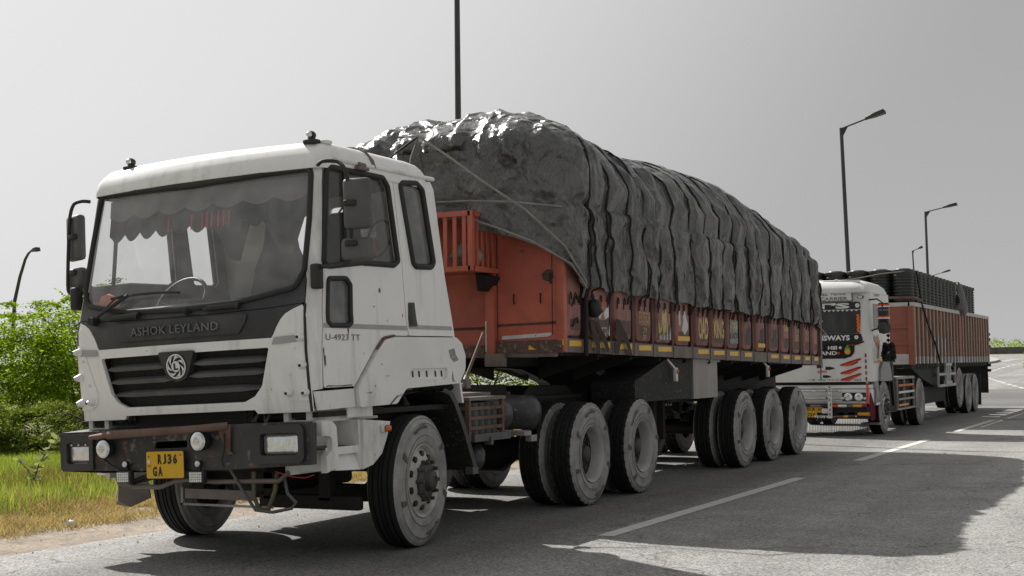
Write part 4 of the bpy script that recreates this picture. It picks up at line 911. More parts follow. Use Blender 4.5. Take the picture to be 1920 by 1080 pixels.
# front mudguard
for s in (1, -1):
    X = lambda x: s*x; mb = MB()
    pth = [(-.14, 1.12), (-.02, 1.19), (.3, 1.215), (.66, 1.205), (.78, 1.175), (.86, 1.10), (1.02, .86), (1.20, .53)]
    for (a, b) in zip(pth[:-1], pth[1:]):
        mb.add([(X(.74), *a), (X(1.17), *a), (X(1.17), *b), (X(.74), *b)], [(0, 1, 2, 3)], MUDDY)
    for (a, b) in zip(pth[3:-1], pth[4:]): mb.add([(X(1.17), *a), (X(1.185), a[0]+.02, a[1]+.03), (X(1.185), b[0]+.03, b[1]+.02), (X(1.17), *b)], [(0, 1, 2, 3)], GREYPL)
    mb.box(X(1.11), X(1.18), 1.15, 1.25, .50, .56, GREYPL); mb.build('mudguard', None, T1, 0)
# air hose coil, its arm; battery cage; tanks; brake chambers
mb = MB(); pts = []
for k in range(24*10+1): a = 2*math.pi*k/10; pts.append((1.02+.038*math.cos(a), .30+.75*k/240, 1.245+.036*math.sin(a)))
mb.tube(pts, .0085, 5, RUBBER); mb.tube([(1.02, 1.03, 1.245), (1.05, 1.12, 1.22), (1.06, 1.22, 1.25), (1.05, 1.30, 1.32)], .022, 8, DULLST); mb.box(1.02, 1.09, 1.22, 1.30, 1.22, 1.30, DULLST)
mb.tube([(1.05, 1.28, 1.30), (1.06, 1.6, 1.70)], .014, 8, RUSTY); mb.box(.80, 1.08, .12, .34, 1.225, 1.285, DULLST); mb.build('air_hose_coil', None, T1, 50)
bx = empty('battery_box', (.8, 1.6, .95), parent=T1)
x0, x1, y0, y1, z0, z1 = .56, 1.06, 1.30, 1.93, .80, 1.115
mb = MB(); mb.box(x0-.02, x1+.03, y0-.03, y1+.03, z1, z1+.028, DULLST); mb.box(x0+.05, x1-.12, y0+.1, y1+.02, z1+.028, z1+.06, DULLST); mb.build('box_lid', None, bx, 0)
mb = MB()
for (x, y) in ((x1, y0), (x1, y1), (x0, y0), (x0, y1)): mb.box(x-.018, x+.018, y-.018, y+.018, z0-.03, z1)
for z in (.875, .96, 1.045): mb.box(x1+.002, x1+.014, y0, y1, z-.015, z+.015); mb.box(x0, x1, y0-.014, y0-.002, z-.015, z+.015)
mb.build('box_frame', RUSTY, bx, 0)
for k in range(5): MB().lathe([(0, .001), (0, .052), (.27, .052), (.27, .001)], (x1-.07, y0+.08+.12*k, z0+.02), 'z', 12).build('battery_cell', GREYPL, bx, 50)
mb = MB(); mb.box(x0+.03, x1-.13, y0+.02, y1-.02, z0, z1-.02, CHASSIS); mb.box(x1-.05, x1+.03, y0+.06, y1+.12, z0-.045, z0+.02, GREYPL); mb.box(x1-.02, x1+.05, y1-.3, y1-.26, z0-.08, z0-.01, GREYPL); mb.build('box_tray', None, bx, 0)
for (y, x1_, r) in ((2.12, 1.05, .145), (2.72, 1.05, .165)):
    mb = MB(); x0_ = x1_-.62
    mb.lathe([(0, .001), (.02, r*.55), (.06, r*.88), (.11, r), (.30, r), (.305, r+.006), (.33, r+.006), (.335, r), (.55, r), (.6, r*.7), (.62, .001)], (x0_, y, .965), 'x', 26); mb.lathe([(0, .02), (.03, .02), (.03, .001)], (x0_+.3, y, .965+r), 'z', 8)
    mb.build('air_tank', TANK, T1, 50)
mb = MB(); mb.box(.5, 1.08, 2.35, 2.62, .76, .80, GREYST); mb.box(1.02, 1.08, 2.5, 2.62, .70, .80, GREYST); mb.build('tank_bracket', None, T1, 0)
for (x, y, z) in ((1.0, 1.42, .60), (.9, 1.62, .63)):
    MB().lathe([(0, .001), (.01, .06), (.04, .095), (.08, .10), (.10, .10), (.13, .085), (.17, .05), (.17, .001)], (x, y, z), 'y', 22).build('brake_chamber', TANK, T1, 50)

MB().box(-1.12, -.50, 1.24, 3.08, .42, 1.10, bev=.08).build('fuel_tank', TANK, T1, 50)  # unseen far-side tank, added and sized to block sunlight under the truck
mb = MB(); mb.box(-1.1, -.55, .90, 1.22, .48, 1.05); mb.box(-.75, .56, .95, 1.75, 1.05, 1.32); mb.box(-.8, .42, 1.76, 3.3, 1.06, 1.22); mb.box(-.30, .30, 1.1, 2.2, .50, .78, bev=.05); mb.build('gearbox_light_blocks', CHASSIS, T1, 0)  # gearbox with added dark boxes that block sunlight through the chassis
# ------------------------------------------------------------------ semi-trailer of the first truck
TR = empty('semi_trailer', (0, 8, 0), 'long rust red open semi-trailer with painted side panels under the tarpaulin', 'trailer')
Y0, Y1 = 2.95, 13.05
def bz(y): return 1.535-.0178*(y-3.0)          # underside of the side rail, falling to the rear
mt = make_wheel(TR, 1, 8.912, 'drive'); mtl = make_wheel(TR, -1, 8.912, 'drive')
for src, s in ((mt, 1), (mtl, -1)):
    for k, y in enumerate((10.28, 11.649)):
        c_ = copy_tree(src, TR, at(TR, (s*1.2136, y, .517))); c_.rotation_euler.x = 1.1+k*.9
for y in (8.912, 10.28, 11.649): MB().tube([(-.95, y, .517), (.95, y, .517)], .075, 12).build('trailer_axle', CHASSIS, TR, 50)
for s in (1, -1):
    mb = MB(); xx = s*.5
    prof = [(2.95, 1.47), (2.95, 1.39), (4.9, 1.385), (5.4, 1.36), (6.1, 1.20), (6.5, 1.0), (12.9, .93), (12.9, bz(12.9)-.02), (3.0, 1.50)]
    sheet(mb, prof, [], lambda u, v, o: (xx+o, u, v), .012)
    for a, b in zip(prof[1:6], prof[2:7]): mb.add([(xx-.08, *a), (xx+.08, *a), (xx+.08, *b), (xx-.08, *b)], [(0, 1, 2, 3)])
    mb.build('main_beam', CHASSIS, TR, 0)
    for y in [3.9+.9*k for k in range(10)]:
        MB().prism([(s*.5, bz(y)-.01), (s*1.18, bz(y)-.01), (s*1.18, bz(y)-.05), (s*.5, bz(y)-.26)], 'y', y-.012, y+.012).build('outrigger', CHASSIS, TR, 0)
    MB().bar((s*.5, 7.6, .98), (s*.5, 12.6, .90), .1, .14).build('bogie_beam', CHASSIS, TR, 0)
    for y in (8.912, 10.28, 11.649):
        mb = MB()
        for k in range(6): mb.box(s*.5-.045, s*.5+.045, y-.55+.07*k, y+.55-.07*k, .64+.022*k, .658+.022*k)
        mb.box(s*.5-.05, s*.5+.05, y+.6, y+.72, .66, .95); mb.build('leaf_spring', CHASSIS, TR, 0)
mb = MB(); mb.box(-1.15, 1.15, 3.0, 12.95, 1.30, 1.305)
for i in range(0, 1): pass
bed = MB(); bed.add([(-1.17, Y0+.05, bz(Y0)+.02), (1.17, Y0+.05, bz(Y0)+.02), (1.17, Y1, bz(Y1)+.02), (-1.17, Y1, bz(Y1)+.02)], [(0, 1, 2, 3)]); bed.build('load_floor', CHASSIS, TR, 0)
# tool box beside the beam: mud-splashed body and grey door
MB().prism([(5.0, .99), (6.90, .985), (6.90, 1.46), (6.0, 1.46), (5.0, 1.22)], 'x', .62, 1.14).build('tool_box', MUDDY, TR, 0)
mb = MB(); mb.box(1.05, 1.152, 6.93, 7.86, .975, 1.42); mb.box(1.05, 1.165, 6.90, 7.95, 1.42, 1.458); mb.box(.62, 1.05, 6.93, 7.86, .975, 1.42, CHASSIS); mb.mats = [GREYST]+mb.mats; mb.m = [0]*12+[1]*6
mb.build('spare_cabinet', None, TR, 0)
for s in (.55, -.55): 
    mb = MB(); mb.box(s-.05, s+.05, 7.0, 7.1, .30, .98); mb.box(s-.1, s+.1, 6.95, 7.15, .27, .30); mb.box(s-.04, s+.04, 7.35, 7.43, .45, .98); mb.build('landing_leg', CHASSIS, TR, 0)
mb = MB(); mb.bar((-.6, 7.05, .62), (.6, 7.05, .62), .06, .10); mb.build('landing_leg_brace', CHASSIS, TR, 0)
# side walls: rail, recessed wall, pressed panels, posts, tape, hooks
WT = 2.40
def wt(y): return WT-.006*(y-3)
def swall(s):
    xw = lambda x: s*x
    mb = MB(); mb.add([(xw(1.165), Y0, bz(Y0)), (xw(1.165), Y1, bz(Y1)), (xw(1.165), Y1, wt(Y1)), (xw(1.165), Y0, wt(Y0))], [(0, 1, 2, 3)]); mb.add([(xw(1.135), Y0, bz(Y0)), (xw(1.135), Y1, bz(Y1)), (xw(1.135), Y1, wt(Y1)), (xw(1.135), Y0, wt(Y0))], [(0, 1, 2, 3)]); mb.build('side_wall', MAROON, TR, 0)
    mb = MB(); q = [(1.222, .0), (1.222, .125), (1.19, .125)]
    mb.add([(xw(1.222), Y0, bz(Y0)), (xw(1.222), Y1, bz(Y1)), (xw(1.222), Y1, bz(Y1)+.135), (xw(1.222), Y0, bz(Y0)+.135), (xw(1.15), Y0, bz(Y0)+.135), (xw(1.15), Y1, bz(Y1)+.135), (xw(1.12), Y0, bz(Y0)), (xw(1.12), Y1, bz(Y1))], [(0, 1, 2, 3), (3, 2, 5, 4), (0, 6, 7, 1)])
    mb.build('side_rail', RAILB, TR, 0)
swall(1); swall(-1)
PW = [(3.045, 3.40), (3.60, 4.13), (4.27, 4.75), (4.90, 5.34), (5.50, 5.99), (6.16, 6.63), (6.885, 7.35), (7.49, 7.98), (8.15, 8.58), (8.81, 9.19), (9.44, 9.84), (10.08, 10.53), (10.73, 11.12), (11.36, 11.74), (11.99, 12.33), (12.56, 12.85)]
for s in (1, -1):
    for k, (a, b) in enumerate(PW):
        lo_ = bz((a+b)/2)+(.165 if k not in (5, 10) else .15); hi_ = wt(a)
        mb = MB(); ol = fillet([(a, lo_), (b, lo_), (b, hi_), (a, hi_)], [.05, .05, .02, .02], 4); n_ = len(ol); cy, cz = (a+b)/2, (lo_+hi_)/2
        rings = [[(s*1.168, *p) for p in ol], [(s*1.205, a+.015+(p[0]-a)*(b-a-.03)/(b-a), p[1]) for p in ol], [(s*1.226, a+.05+(p[0]-a)*(b-a-.10)/(b-a), lo_+.05+(p[1]-lo_)*(hi_-lo_-.07)/(hi_-lo_)) for p in ol]]
        for r in rings: mb.v += r
        for i in range(2): mb.f += [(i*n_+q, i*n_+(q+1) % n_, (i+1)*n_+(q+1) % n_, (i+1)*n_+q) for q in range(n_)]
        zg = lo_+.16+.05*((k*7) % 5)/5; V2_, F2_, _b = fill_poly([(p[1], p[2]) for p in rings[2]], (), (), (zg,))
        mb.m = [0]*len(mb.f); mb.mats = [REDPAN, GRIME]; o_ = len(mb.v); mb.v += [(s*1.2262, *p) for p in V2_]; mb.f += [tuple(q+o_ for q in f) for f in F2_]; mb.m += [1 if sum(V2_[q][1] for q in f)/len(f) < zg else 0 for f in F2_]
        po = mb.build('side_panel', None, TR, 25)
        if s > 0:
            zt_ = bz((a+b)/2)+(.06 if k not in (5, 10) else .20)
            x_ = 1.2265 if k not in (5, 10) else 1.229
            q = MB().box(1.20, x_, a+.03, b-.03, zt_, zt_+.055); q.build('reflector_strip', YELLOW, TR, 0)
            for j in range(3):
                y = a+.06+(b-a-.12)*j/2
                MB().tube([(1.232, y-.022, 2.0-.006*(y-3)), (1.236, y-.02, 2.09-.006*(y-3)), (1.236, y, 2.12-.006*(y-3)), (1.236, y+.02, 2.10-.006*(y-3)), (1.234, y+.022, 2.05-.006*(y-3))], .006, 5).build('rope_hook', CHASSIS, TR, 60)
    eds = [3.0]+[(PW[k][1]+PW[k+1][0])/2 for k in range(len(PW)-1)]+[12.95]
    for k, y in enumerate(eds):
        MB().box(s*1.168, s*1.205, y-.032, y+.032, bz(y)-.004, wt(y)).build('side_post', MAROON, TR, 0)
        q = MB().box(s*1.2225, s*1.230, y-.038, y+.038, bz(y)-.006, bz(y)+.136); q.build('stake_pocket', RAILB, TR, 0)
# painted pictures and words on the panels (as far as they can be read)
PAINTW = mat('flaking_white_paint', (.60, .61, .58), .7, var=.2, spot=[(.16, .07, .055)], spot_scale=24, spot_thr=.61, spot_soft=.05)
PAINTY = mat('flaking_cream_paint', (.62, .48, .20), .7, var=.2, spot=[(.16, .07, .055)], spot_scale=24, spot_thr=.58, spot_soft=.05)
PAINTG = mat('flaking_grey_green_paint', (.27, .33, .31), .7, var=.3, spot=[(.12, .06, .05)], spot_scale=20, spot_thr=.54)
PAINTO = mat('flaking_orange_paint', (.50, .12, .04), .7, var=.2, spot=[(.16, .07, .055)], spot_scale=24, spot_thr=.62)
pfn = planeX(1.2285); mb = MB(); 
def ppoly(pts, m): sheet(mb, pts, [], pfn, 0, m)
ppoly([(3.75, 2.02), (3.85, 2.09), (4.0, 2.05), (3.93, 1.98), (3.80, 1.97)], PAINTO)
ppoly([(3.68, 2.02), (3.80, 1.99), (3.90, 1.93), (3.84, 1.87), (3.70, 1.94)], PAINTW); ppoly([(3.94, 1.94), (4.08, 2.03), (4.08, 1.90), (3.97, 1.87)], PAINTW)
ppoly([(3.70, 1.93), (3.84, 1.865), (3.80, 1.80), (3.71, 1.86)], LETTER); ppoly([(3.96, 1.86), (4.08, 1.89), (4.06, 1.80), (3.98, 1.79)], LETTER)
text_on(mb, 'IGTT', 3.84, 4.02, 1.70, 1.79, pfn, .0, PAINTW)
for k in range(9): a = 3.69+.047*k; ppoly([(a, 1.71), (a+.03, 1.70+.03*(k % 2)), (a+.035, 1.73+.05*(k % 3)), (a+.005, 1.74)], PAINTG if k % 2 else PAINTW)
text_on(mb, 'EKSPOR', 4.95, 5.29, 1.86, 1.98, pfn, -.01, PAINTY); text_on(mb, '29', 5.06, 5.17, 1.75, 1.81, pfn, -.01, PAINTY); text_on(mb, '27', 5.05, 5.14, 1.68, 1.73, pfn, 0, PAINTY)
ppoly(fillet([(5.62, 1.74), (5.80, 1.74), (5.82, 1.98), (5.76, 2.04), (5.66, 2.0)], .05), PAINTY); ppoly([(5.53, 1.90), (5.6, 1.82), (5.66, 1.74), (5.56, 1.72)], PAINTY)
for k in range(8): a = 5.54+.053*k; ppoly([(a, 1.68), (a+.036, 1.68), (a+.04, 1.76+.09*((k*7) % 3)), (a+.008, 1.74)], (PAINTG, PAINTW)[k % 2])
ppoly(fillet([(6.32, 1.80), (6.44, 1.74), (6.56, 1.84), (6.50, 1.94), (6.44, 2.04), (6.36, 2.03), (6.38, 1.92)], .04), PAINTW); ppoly(fillet([(6.22, 1.86), (6.29, 1.86), (6.28, 2.02), (6.22, 2.03)], .03), PAINTW)
text_on(mb, 'OAD', 6.93, 7.31, 1.70, 1.97, pfn, .03, PAINTY, .9); text_on(mb, 'KING', 7.53, 7.94, 1.72, 1.95, pfn, .02, PAINTY, .9)
ppoly([(8.22, 2.0), (8.30, 2.08), (8.44, 2.06), (8.50, 1.97)], PAINTO); ppoly([(8.19, 1.66), (8.53, 1.66), (8.53, 1.96), (8.19, 1.96)], PAINTG)
text_on(mb, 'ATTA', 8.20, 8.52, 1.84, 1.93, lambda u, v, o: (1.2295, u, v), .02, PAINTY); text_on(mb, 'KADI', 8.20, 8.52, 1.72, 1.80, lambda u, v, o: (1.2295, u, v), .02, INKB)
for k, y in enumerate((8.9, 9.55, 10.2)): ppoly(fillet([(y, 1.70), (y+.2, 1.66), (y+.22, 1.9), (y+.03, 1.86)], .03), LETTER)
text_on(mb, 'SRI', 10.80, 11.05, 1.86, 1.96, pfn, .02, PAINTY); text_on(mb, 'DES', 11.43, 11.68, 1.86, 1.95, pfn, .02, PAINTG); text_on(mb, '57', 11.45, 11.6, 1.72, 1.82, pfn, .02, PAINTY)
split_build(mb, lambda c: (int(np.argmin([abs((a+b)/2-c[1]) for a, b in PW]))), 'panel_painting', TR)
# front wall, corner post, bottom beam, basket
mb = MB(); sheet(mb, [(-1.22, 1.60), (.40, 1.60), (.40, 2.9), (-1.22, 2.9)], [], lambda u, v, o: (u, Y0+.05-o, v), .04, REDP); mb.build('front_wall', None, TR, 0)
mb = MB(); sheet(mb, [(.50, 1.64), (1.15, 1.655), (1.15, 2.9), (.50, 2.9)], [], planeY(Y0), .04, REDP); mb.build('front_wall_panel', None, TR, 0)
mb = MB(); mb.box(.405, .50, Y0-.06, Y0+.05, 1.50, 2.9, REDP); mb.box(.405, .418, Y0-.066, Y0-.06, 1.55, 1.85, PAINTW); mb.build('front_post', None, TR, 0)
MB().box(1.152, 1.235, Y0-.015, Y0+.07, 1.535, 2.55, bev=.01).build('corner_post', REDP, TR, 30)
mb = MB(); mb.box(-1.22, .40, Y0-.01, Y0+.05, 1.49, 1.615); mb.build('front_beam', RAILR, TR, 0)
mb = MB(); mb.box(.50, 1.215, Y0-.025, Y0+.02, 1.525, 1.652); mb.build('front_beam', RAILR, TR, 0)
MB().box(.55, 1.15, Y0-.05, Y0+.02, 1.49, 1.523).build('front_lip', RAILB, TR, 0)
mb = MB(); BR_ = mat('dark_rust_band', (.10, .05, .04), .8, var=.4, vscale=14)
for pl_, yy in (([(-.4, 1.765), (.40, 1.77), (.40, 1.80), (-.4, 1.79)], Y0+.048), ([(.505, 1.79), (.8, 1.80), (1.145, 1.805), (1.145, 1.835), (.8, 1.822), (.505, 1.818)], Y0-.003), ([(1.10, 1.70), (1.112, 1.70), (1.116, 2.5), (1.106, 2.5)], Y0-.003), ([(1.00, 2.30), (1.06, 2.34), (1.12, 2.33), (1.13, 2.25), (1.07, 2.22), (1.01, 2.24)], Y0-.004), ([(.505, 1.655), (.515, 1.655), (.52, 2.7), (.508, 2.7)], Y0-.003)): sheet(mb, pl_, [], planeY(yy), 0)
mb.build('rust_band', BR_, TR, 0)
mb = MB(); sheet(mb, [(.56, 1.665), (1.06, 1.685), (1.10, 1.705), (1.09, 1.725), (.9, 1.715), (.56, 1.70)], [], planeY(Y0-.008), 0, PAINTW); mb.build('tape_strip', None, TR, 0)
mb = MB(); sheet(mb, [(.86, 1.56), (.94, 1.56), (.88, 1.60), (.86, 1.60)], [], planeY(Y0-.030), 0, YELLOW); mb.box(1.158, 1.229, Y0-.022, Y0-.016, 1.60, 1.655, YELLOW); mb.build('reflector_piece', None, TR, 0)
mb = MB(); 
for x, z in ((.70, 2.06), (.99, 2.06), (1.1, 2.25)): mb.tube([(x, Y0-.015, z+.05), (x+.004, Y0-.03, z), (x, Y0-.015, z-.05)], .008, 6)
mb.tube([(1.237, 3.12, 1.98), (1.25, 3.16, 2.06), (1.25, 3.24, 2.08), (1.24, 3.28, 2.02)], .009, 6); mb.tube([(1.237, 3.14, 1.78), (1.25, 3.16, 1.85), (1.25, 3.22, 1.87), (1.24, 3.25, 1.82)], .009, 6)
mb.build('wall_hooks', CHASSIS, TR, 60)
MB().box(.42, .62, Y0-.12, Y0-.02, 1.40, 1.53, bev=.01).build('coupling_plate', DULLST, TR, 30)
bk = empty('basket', (.3, 2.5, 2.6), parent=TR); bx0, bx1, by0, by1, bz0, bz1 = -.40, .52, 2.40, 2.94, 2.34, 2.87
mb = MB()
for z in (bz0, bz1):
    mb.bar((bx0, by0, z), (bx1, by0, z), .05, .05); mb.bar((bx1, by0, z), (bx1, by1, z), .05, .05); mb.bar((bx0, by0, z), (bx0, by1, z), .05, .05)
for x in (bx0, bx1): mb.box(x-.025, x+.025, by0-.025, by0+.025, bz0-.02, bz1+.02)
mb.build('basket_frame', REDP, bk, 0)
sl_ = None
for k in range(8): MB().box(bx0+.12+.104*k-.02, bx0+.12+.104*k+.02, by0-.012, by0+.004, bz0, bz1).build('basket_bar', REDP, bk, 0)
for k in range(4): MB().box(bx1-.004, bx1+.012, by0+.11+.11*k-.02, by0+.11+.11*k+.02, bz0, bz1).build('basket_bar', REDP, bk, 0)
MB().box(bx0, bx1, by0, by1, bz0-.02, bz0).build('basket_floor', REDP, bk, 0)
mb = MB(); mb.lathe([(-.16, .001), (-.15, .08), (-.05, .12), (.05, .13), (.14, .09), (.18, .001)], (.36, 2.62, 2.47), 'x', 12, rfun=lambda i, k, r: r*(1+.2*math.sin(k*2.1+i)));
tag(mb.build('cloth_bundle', mat('grey_cloth', (.22, .215, .2), .9, var=.3), None, 60), 'grey cloth bundle lying in the red basket behind the cab', 'bundle')
MB().prism([(.40, 2.32), (.55, 2.28), (.52, 2.22), (.44, 2.14), (.42, 2.14)], 'y', 2.7, 2.94).build('basket_bracket', CHASSIS, TR, 0)
# dangling straps, marker lamps, chains at the rear
for y, pts in ((3.42, [(1.25, 0, 2.20), (1.252, .01, 1.9), (1.256, -.01, 1.55), (1.25, .0, 1.50)]), ):
    MB().tube([(p[0], y+p[1], p[2]) for p in pts], .028, 6, flat=.4).build('hanging_strap', RUBBER, TR, 60)
STR = mat('brown_webbing_strap', (.055, .04, .033), .9, var=.25)
mb = MB()
for a, b, w_ in (((3.60, 1.86), (3.72, 1.52), .11), ((3.72, 1.84), (3.98, 1.53), .10), ((4.30, 1.86), (4.62, 1.50), .11), ((4.28, 1.88), (4.25, 1.52), .1)):
    N = 6
    for k in range(N+1): t = k/N; y = a[0]+(b[0]-a[0])*t; z = a[1]+(b[1]-a[1])*t; mb.v += [(1.252+.012*math.sin(5*t+a[0]), y-w_/2, z), (1.256+.012*math.sin(5*t+1+a[0]), y+w_/2, z)]
    o_ = len(mb.v)-2*(N+1); mb.f += [(o_+2*k, o_+2*k+1, o_+2*k+3, o_+2*k+2) for k in range(N)]
mb.m = [0]*len(mb.f); mb.build('webbing_straps', STR, TR, 60)
MB().lathe([(-.09, .03), (-.03, .075), (.03, .08), (.08, .05), (.1, .001)], (1.27, 3.60, 1.97), 'z', 9, rfun=lambda i, k, r: r*(1+.35*math.sin(k*2.4+i*2))).build('strap_knot', RUBBER, TR, 60)
for y in (6.15, 10.0):
    mk = empty('marker_lamp', (1.2, y, 1.4), parent=TR); mb = MB(); mb.bar((1.14, y-.12, 1.46), (1.20, y, 1.34), .03, .02); mb.box(1.18, 1.22, y-.02, y+.04, 1.20, 1.36, bev=.008); mb.build('lamp_body', LETW, mk, 40)
    MB().lathe([(0, .03), (.015, .022), (.02, .001)], (1.22, y+.012, 1.315), 'x', 12).build('lamp_lens', AMBER if y < 8 else REDL, mk, 60)
mb = MB()
for k in range(14): z = 1.85-.055*k; mb.tube([(1.18+.012*math.cos(t)*(k % 2), 13.16+.016*math.cos(t)*((k+1) % 2), z+.034*math.sin(t)) for t in np.linspace(0, 6.28, 9)[:-1]], .005, 5, closed=True)
mb.build('rear_chain', CHASSIS, TR, 60)
mb = MB(); mb.box(-1.2, 1.2, 13.0, 13.06, 1.35, 2.2, MAROON); mb.box(1.16, 1.235, 12.98, 13.08, 1.30, 2.3, RAILB); mb.build('tailgate', None, TR, 0)

# ------------------------------------------------------------------ tarpaulin-covered load
def tarp_material():
    m = bpy.data.materials.new('black_tarpaulin'); m.use_nodes = True; n = m.node_tree.nodes; L = m.node_tree.links; b = n['Principled BSDF']
    tc = n.new('ShaderNodeTexCoord')
    def nz(scale, d=8, r=.6, dist=0, st=(1, 1, 1)):
        mp = n.new('ShaderNodeMapping'); mp.inputs['Scale'].default_value = st; L.new(tc.outputs['Object'], mp.inputs[0])
        t = n.new('ShaderNodeTexNoise'); t.inputs['Scale'].default_value = scale; t.inputs['Detail'].default_value = d; t.inputs['Roughness'].default_value = r; t.inputs['Distortion'].default_value = dist
        L.new(mp.outputs[0], t.inputs['Vector']); return t.outputs[0]
    def ridged(scale, d=5, st=(1, 1, 1)):
        mp = n.new('ShaderNodeMapping'); mp.inputs['Scale'].default_value = st; L.new(tc.outputs['Object'], mp.inputs[0])
        t = n.new('ShaderNodeTexNoise'); t.noise_type = 'RIDGED_MULTIFRACTAL'; t.normalize = True; t.inputs['Scale'].default_value = scale; t.inputs['Detail'].default_value = d; t.inputs['Roughness'].default_value = .55
        t.inputs['Distortion'].default_value = .3; L.new(mp.outputs[0], t.inputs['Vector']); return t.outputs[0]
    def ramp(src, a, c0, b_, c1):
        r = n.new('ShaderNodeValToRGB'); e = r.color_ramp.elements; e[0].position = a; e[0].color = c0; e[1].position = b_; e[1].color = c1; L.new(src, r.inputs[0]); return r.outputs[0]
    def mixc(f, a, c):
        x = n.new('ShaderNodeMix'); x.data_type = 'RGBA'; L.new(f, x.inputs['Factor']); L.new(a, x.inputs['A']); x.inputs['B'].default_value = (*c, 1); return x.outputs['Result']
    col = ramp(nz(.9, 6, .55, .3, (1, 1.6, .6)), .38, (.042, .042, .043, 1), .62, (.098, .097, .095, 1))
    col = mixc(ramp(nz(55, 8, .8, .3, (1, 1, .5)), .46, (0, 0, 0, 1), .68, (.42, .42, .42, 1)), col, (.30, .298, .294))      # pale flecks standing in for highlights on the creases
    col = mixc(ramp(nz(2.4, 8, .7, .6), .56, (0, 0, 0, 1), .72, (.4, .4, .4, 1)), col, (.26, .258, .254)); L.new(col, b.inputs['Base Color'])  # wider pale mottling, crease highlights put into the colour
    b.inputs['Roughness'].default_value = .35; b.inputs['Specular IOR Level'].default_value = .65
    b1 = n.new('ShaderNodeBump'); b1.inputs['Strength'].default_value = .8; b1.inputs['Distance'].default_value = .16; L.new(ridged(2.6, 4, (1, 1.4, .8)), b1.inputs['Height'])
    b2 = n.new('ShaderNodeBump'); b2.inputs['Strength'].default_value = .75; b2.inputs['Distance'].default_value = .06; L.new(ridged(7.0, 5), b2.inputs['Height']); L.new(b1.outputs[0], b2.inputs['Normal'])
    vd = n.new('ShaderNodeVectorMath'); vd.operation = 'MULTIPLY_ADD'; vd.inputs[1].default_value = (.30, .30, .30); vn = n.new('ShaderNodeTexNoise'); vn.inputs['Scale'].default_value = 3.5; vn.inputs['Detail'].default_value = 5
    L.new(tc.outputs['Object'], vn.inputs['Vector']); L.new(vn.outputs['Color'], vd.inputs[0]); L.new(tc.outputs['Object'], vd.inputs[2])
    vm = n.new('ShaderNodeMapping'); vm.inputs['Scale'].default_value = (1, 1.5, .8); L.new(vd.outputs[0], vm.inputs[0])
    v3 = n.new('ShaderNodeTexVoronoi'); v3.inputs['Scale'].default_value = 5.0; L.new(vm.outputs[0], v3.inputs['Vector'])
    b3 = n.new('ShaderNodeBump'); b3.inputs['Strength'].default_value = .55; b3.inputs['Distance'].default_value = .11; L.new(v3.outputs['Distance'], b3.inputs['Height']); L.new(b2.outputs[0], b3.inputs['Normal'])
    L.new(b3.outputs[0], b.inputs['Normal']); return m
TARP = tarp_material()
LD = empty('covered_load', (0, 8, 2.2), 'bulging heap of cargo roped under a wrinkled black tarpaulin', 'covered load')
HW, YA, YB, CR = 1.255, 2.68, 13.25, .62
def base_pt(q):                                   # perimeter, q in metres from the middle of the front edge, towards +X, rear, -X
    ly = YB-YA-2*CR; lx = 2*(HW-CR); arc = math.pi*CR/2
    segs = [('f', lx/2), ('c1', arc), ('r', ly), ('c2', arc), ('b', lx), ('c3', arc), ('l', ly), ('c4', arc), ('f2', lx/2)]
    for nme, L_ in segs:
        if q <= L_+1e-9: break
        q -= L_
    a = q/CR
    if nme == 'f': return q, YA
    if nme == 'c1': return HW-CR+CR*math.sin(a), YA+CR-CR*math.cos(a)
    if nme == 'r': return HW, YA+CR+q
    if nme == 'c2': return HW-CR+CR*math.cos(a), YB-CR+CR*math.sin(a)
    if nme == 'b': return HW-CR-q, YB
    if nme == 'c3': return -(HW-CR)-CR*math.sin(a), YB-CR+CR*math.cos(a)
    if nme == 'l': return -HW, YB-CR-q
    if nme == 'c4': return -(HW-CR)-CR*math.cos(a), YA+CR-CR*math.sin(a)
    return -(HW-CR)+q, YA
PER = 2*(YB-YA-2*CR)+4*(HW-CR)+2*math.pi*CR
NP, NT = 1150, 130
lerp = lambda x, xs_, ys_: float(np.interp(x, xs_, ys_))
TOPY = [2.6, 3.0, 3.6, 4.2, 5.2, 6.2, 7.4, 8.8, 9.8, 10.8, 12.0, 12.7, 13.25]
TOPZ = [3.76, 3.94, 4.02, 3.99, 3.91, 3.93, 4.02, 4.04, 3.92, 3.79, 3.60, 3.48, 3.30]
SHZ = lambda y: lerp(y, [2.7, 3.4, 4, 9, 12, 13.2], [3.52, 3.2, 3.02, 2.98, 2.80, 2.62])
def hem(x, y):
    right = lerp(y, [2.68, 2.95, 3.3, 4, 5.4, 6.85, 9.1, 11.6, 13.3], [2.72, 2.42, 2.19, 2.165, 2.145, 2.10, 2.07, 2.02, 2.0])
    if y < 2.95 and abs(x) < 1.2: right = lerp(abs(x), [.3, .5, .83, 1.0, 1.2], [2.86, 2.74, 2.66, 2.56, 2.40])
    return right+.02*math.sin(y*9.1)*.6+.018*noise.noise((x*3, y*2.5, 7))
RY = [3.38, 3.50, 3.62, 4.02, 4.10, 4.58, 4.98, 5.06, 5.52, 6.02, 6.10, 6.62, 7.12, 7.22, 7.74, 8.26, 8.36, 8.86, 9.38, 9.88, 9.98, 10.5, 11.0, 11.1, 11.6, 12.1, 12.22, 12.7]
VAL = [3.50, 4.06, 4.58, 5.02, 5.52, 6.06, 6.62, 7.17, 7.74, 8.31, 8.86, 9.38, 9.93, 10.5, 11.05, 11.6, 12.16, 12.7]
VAL = np.array(VAL)
P = np.zeros((NP, NT, 3)); B2 = [base_pt(PER*i/NP) for i in range(NP)]
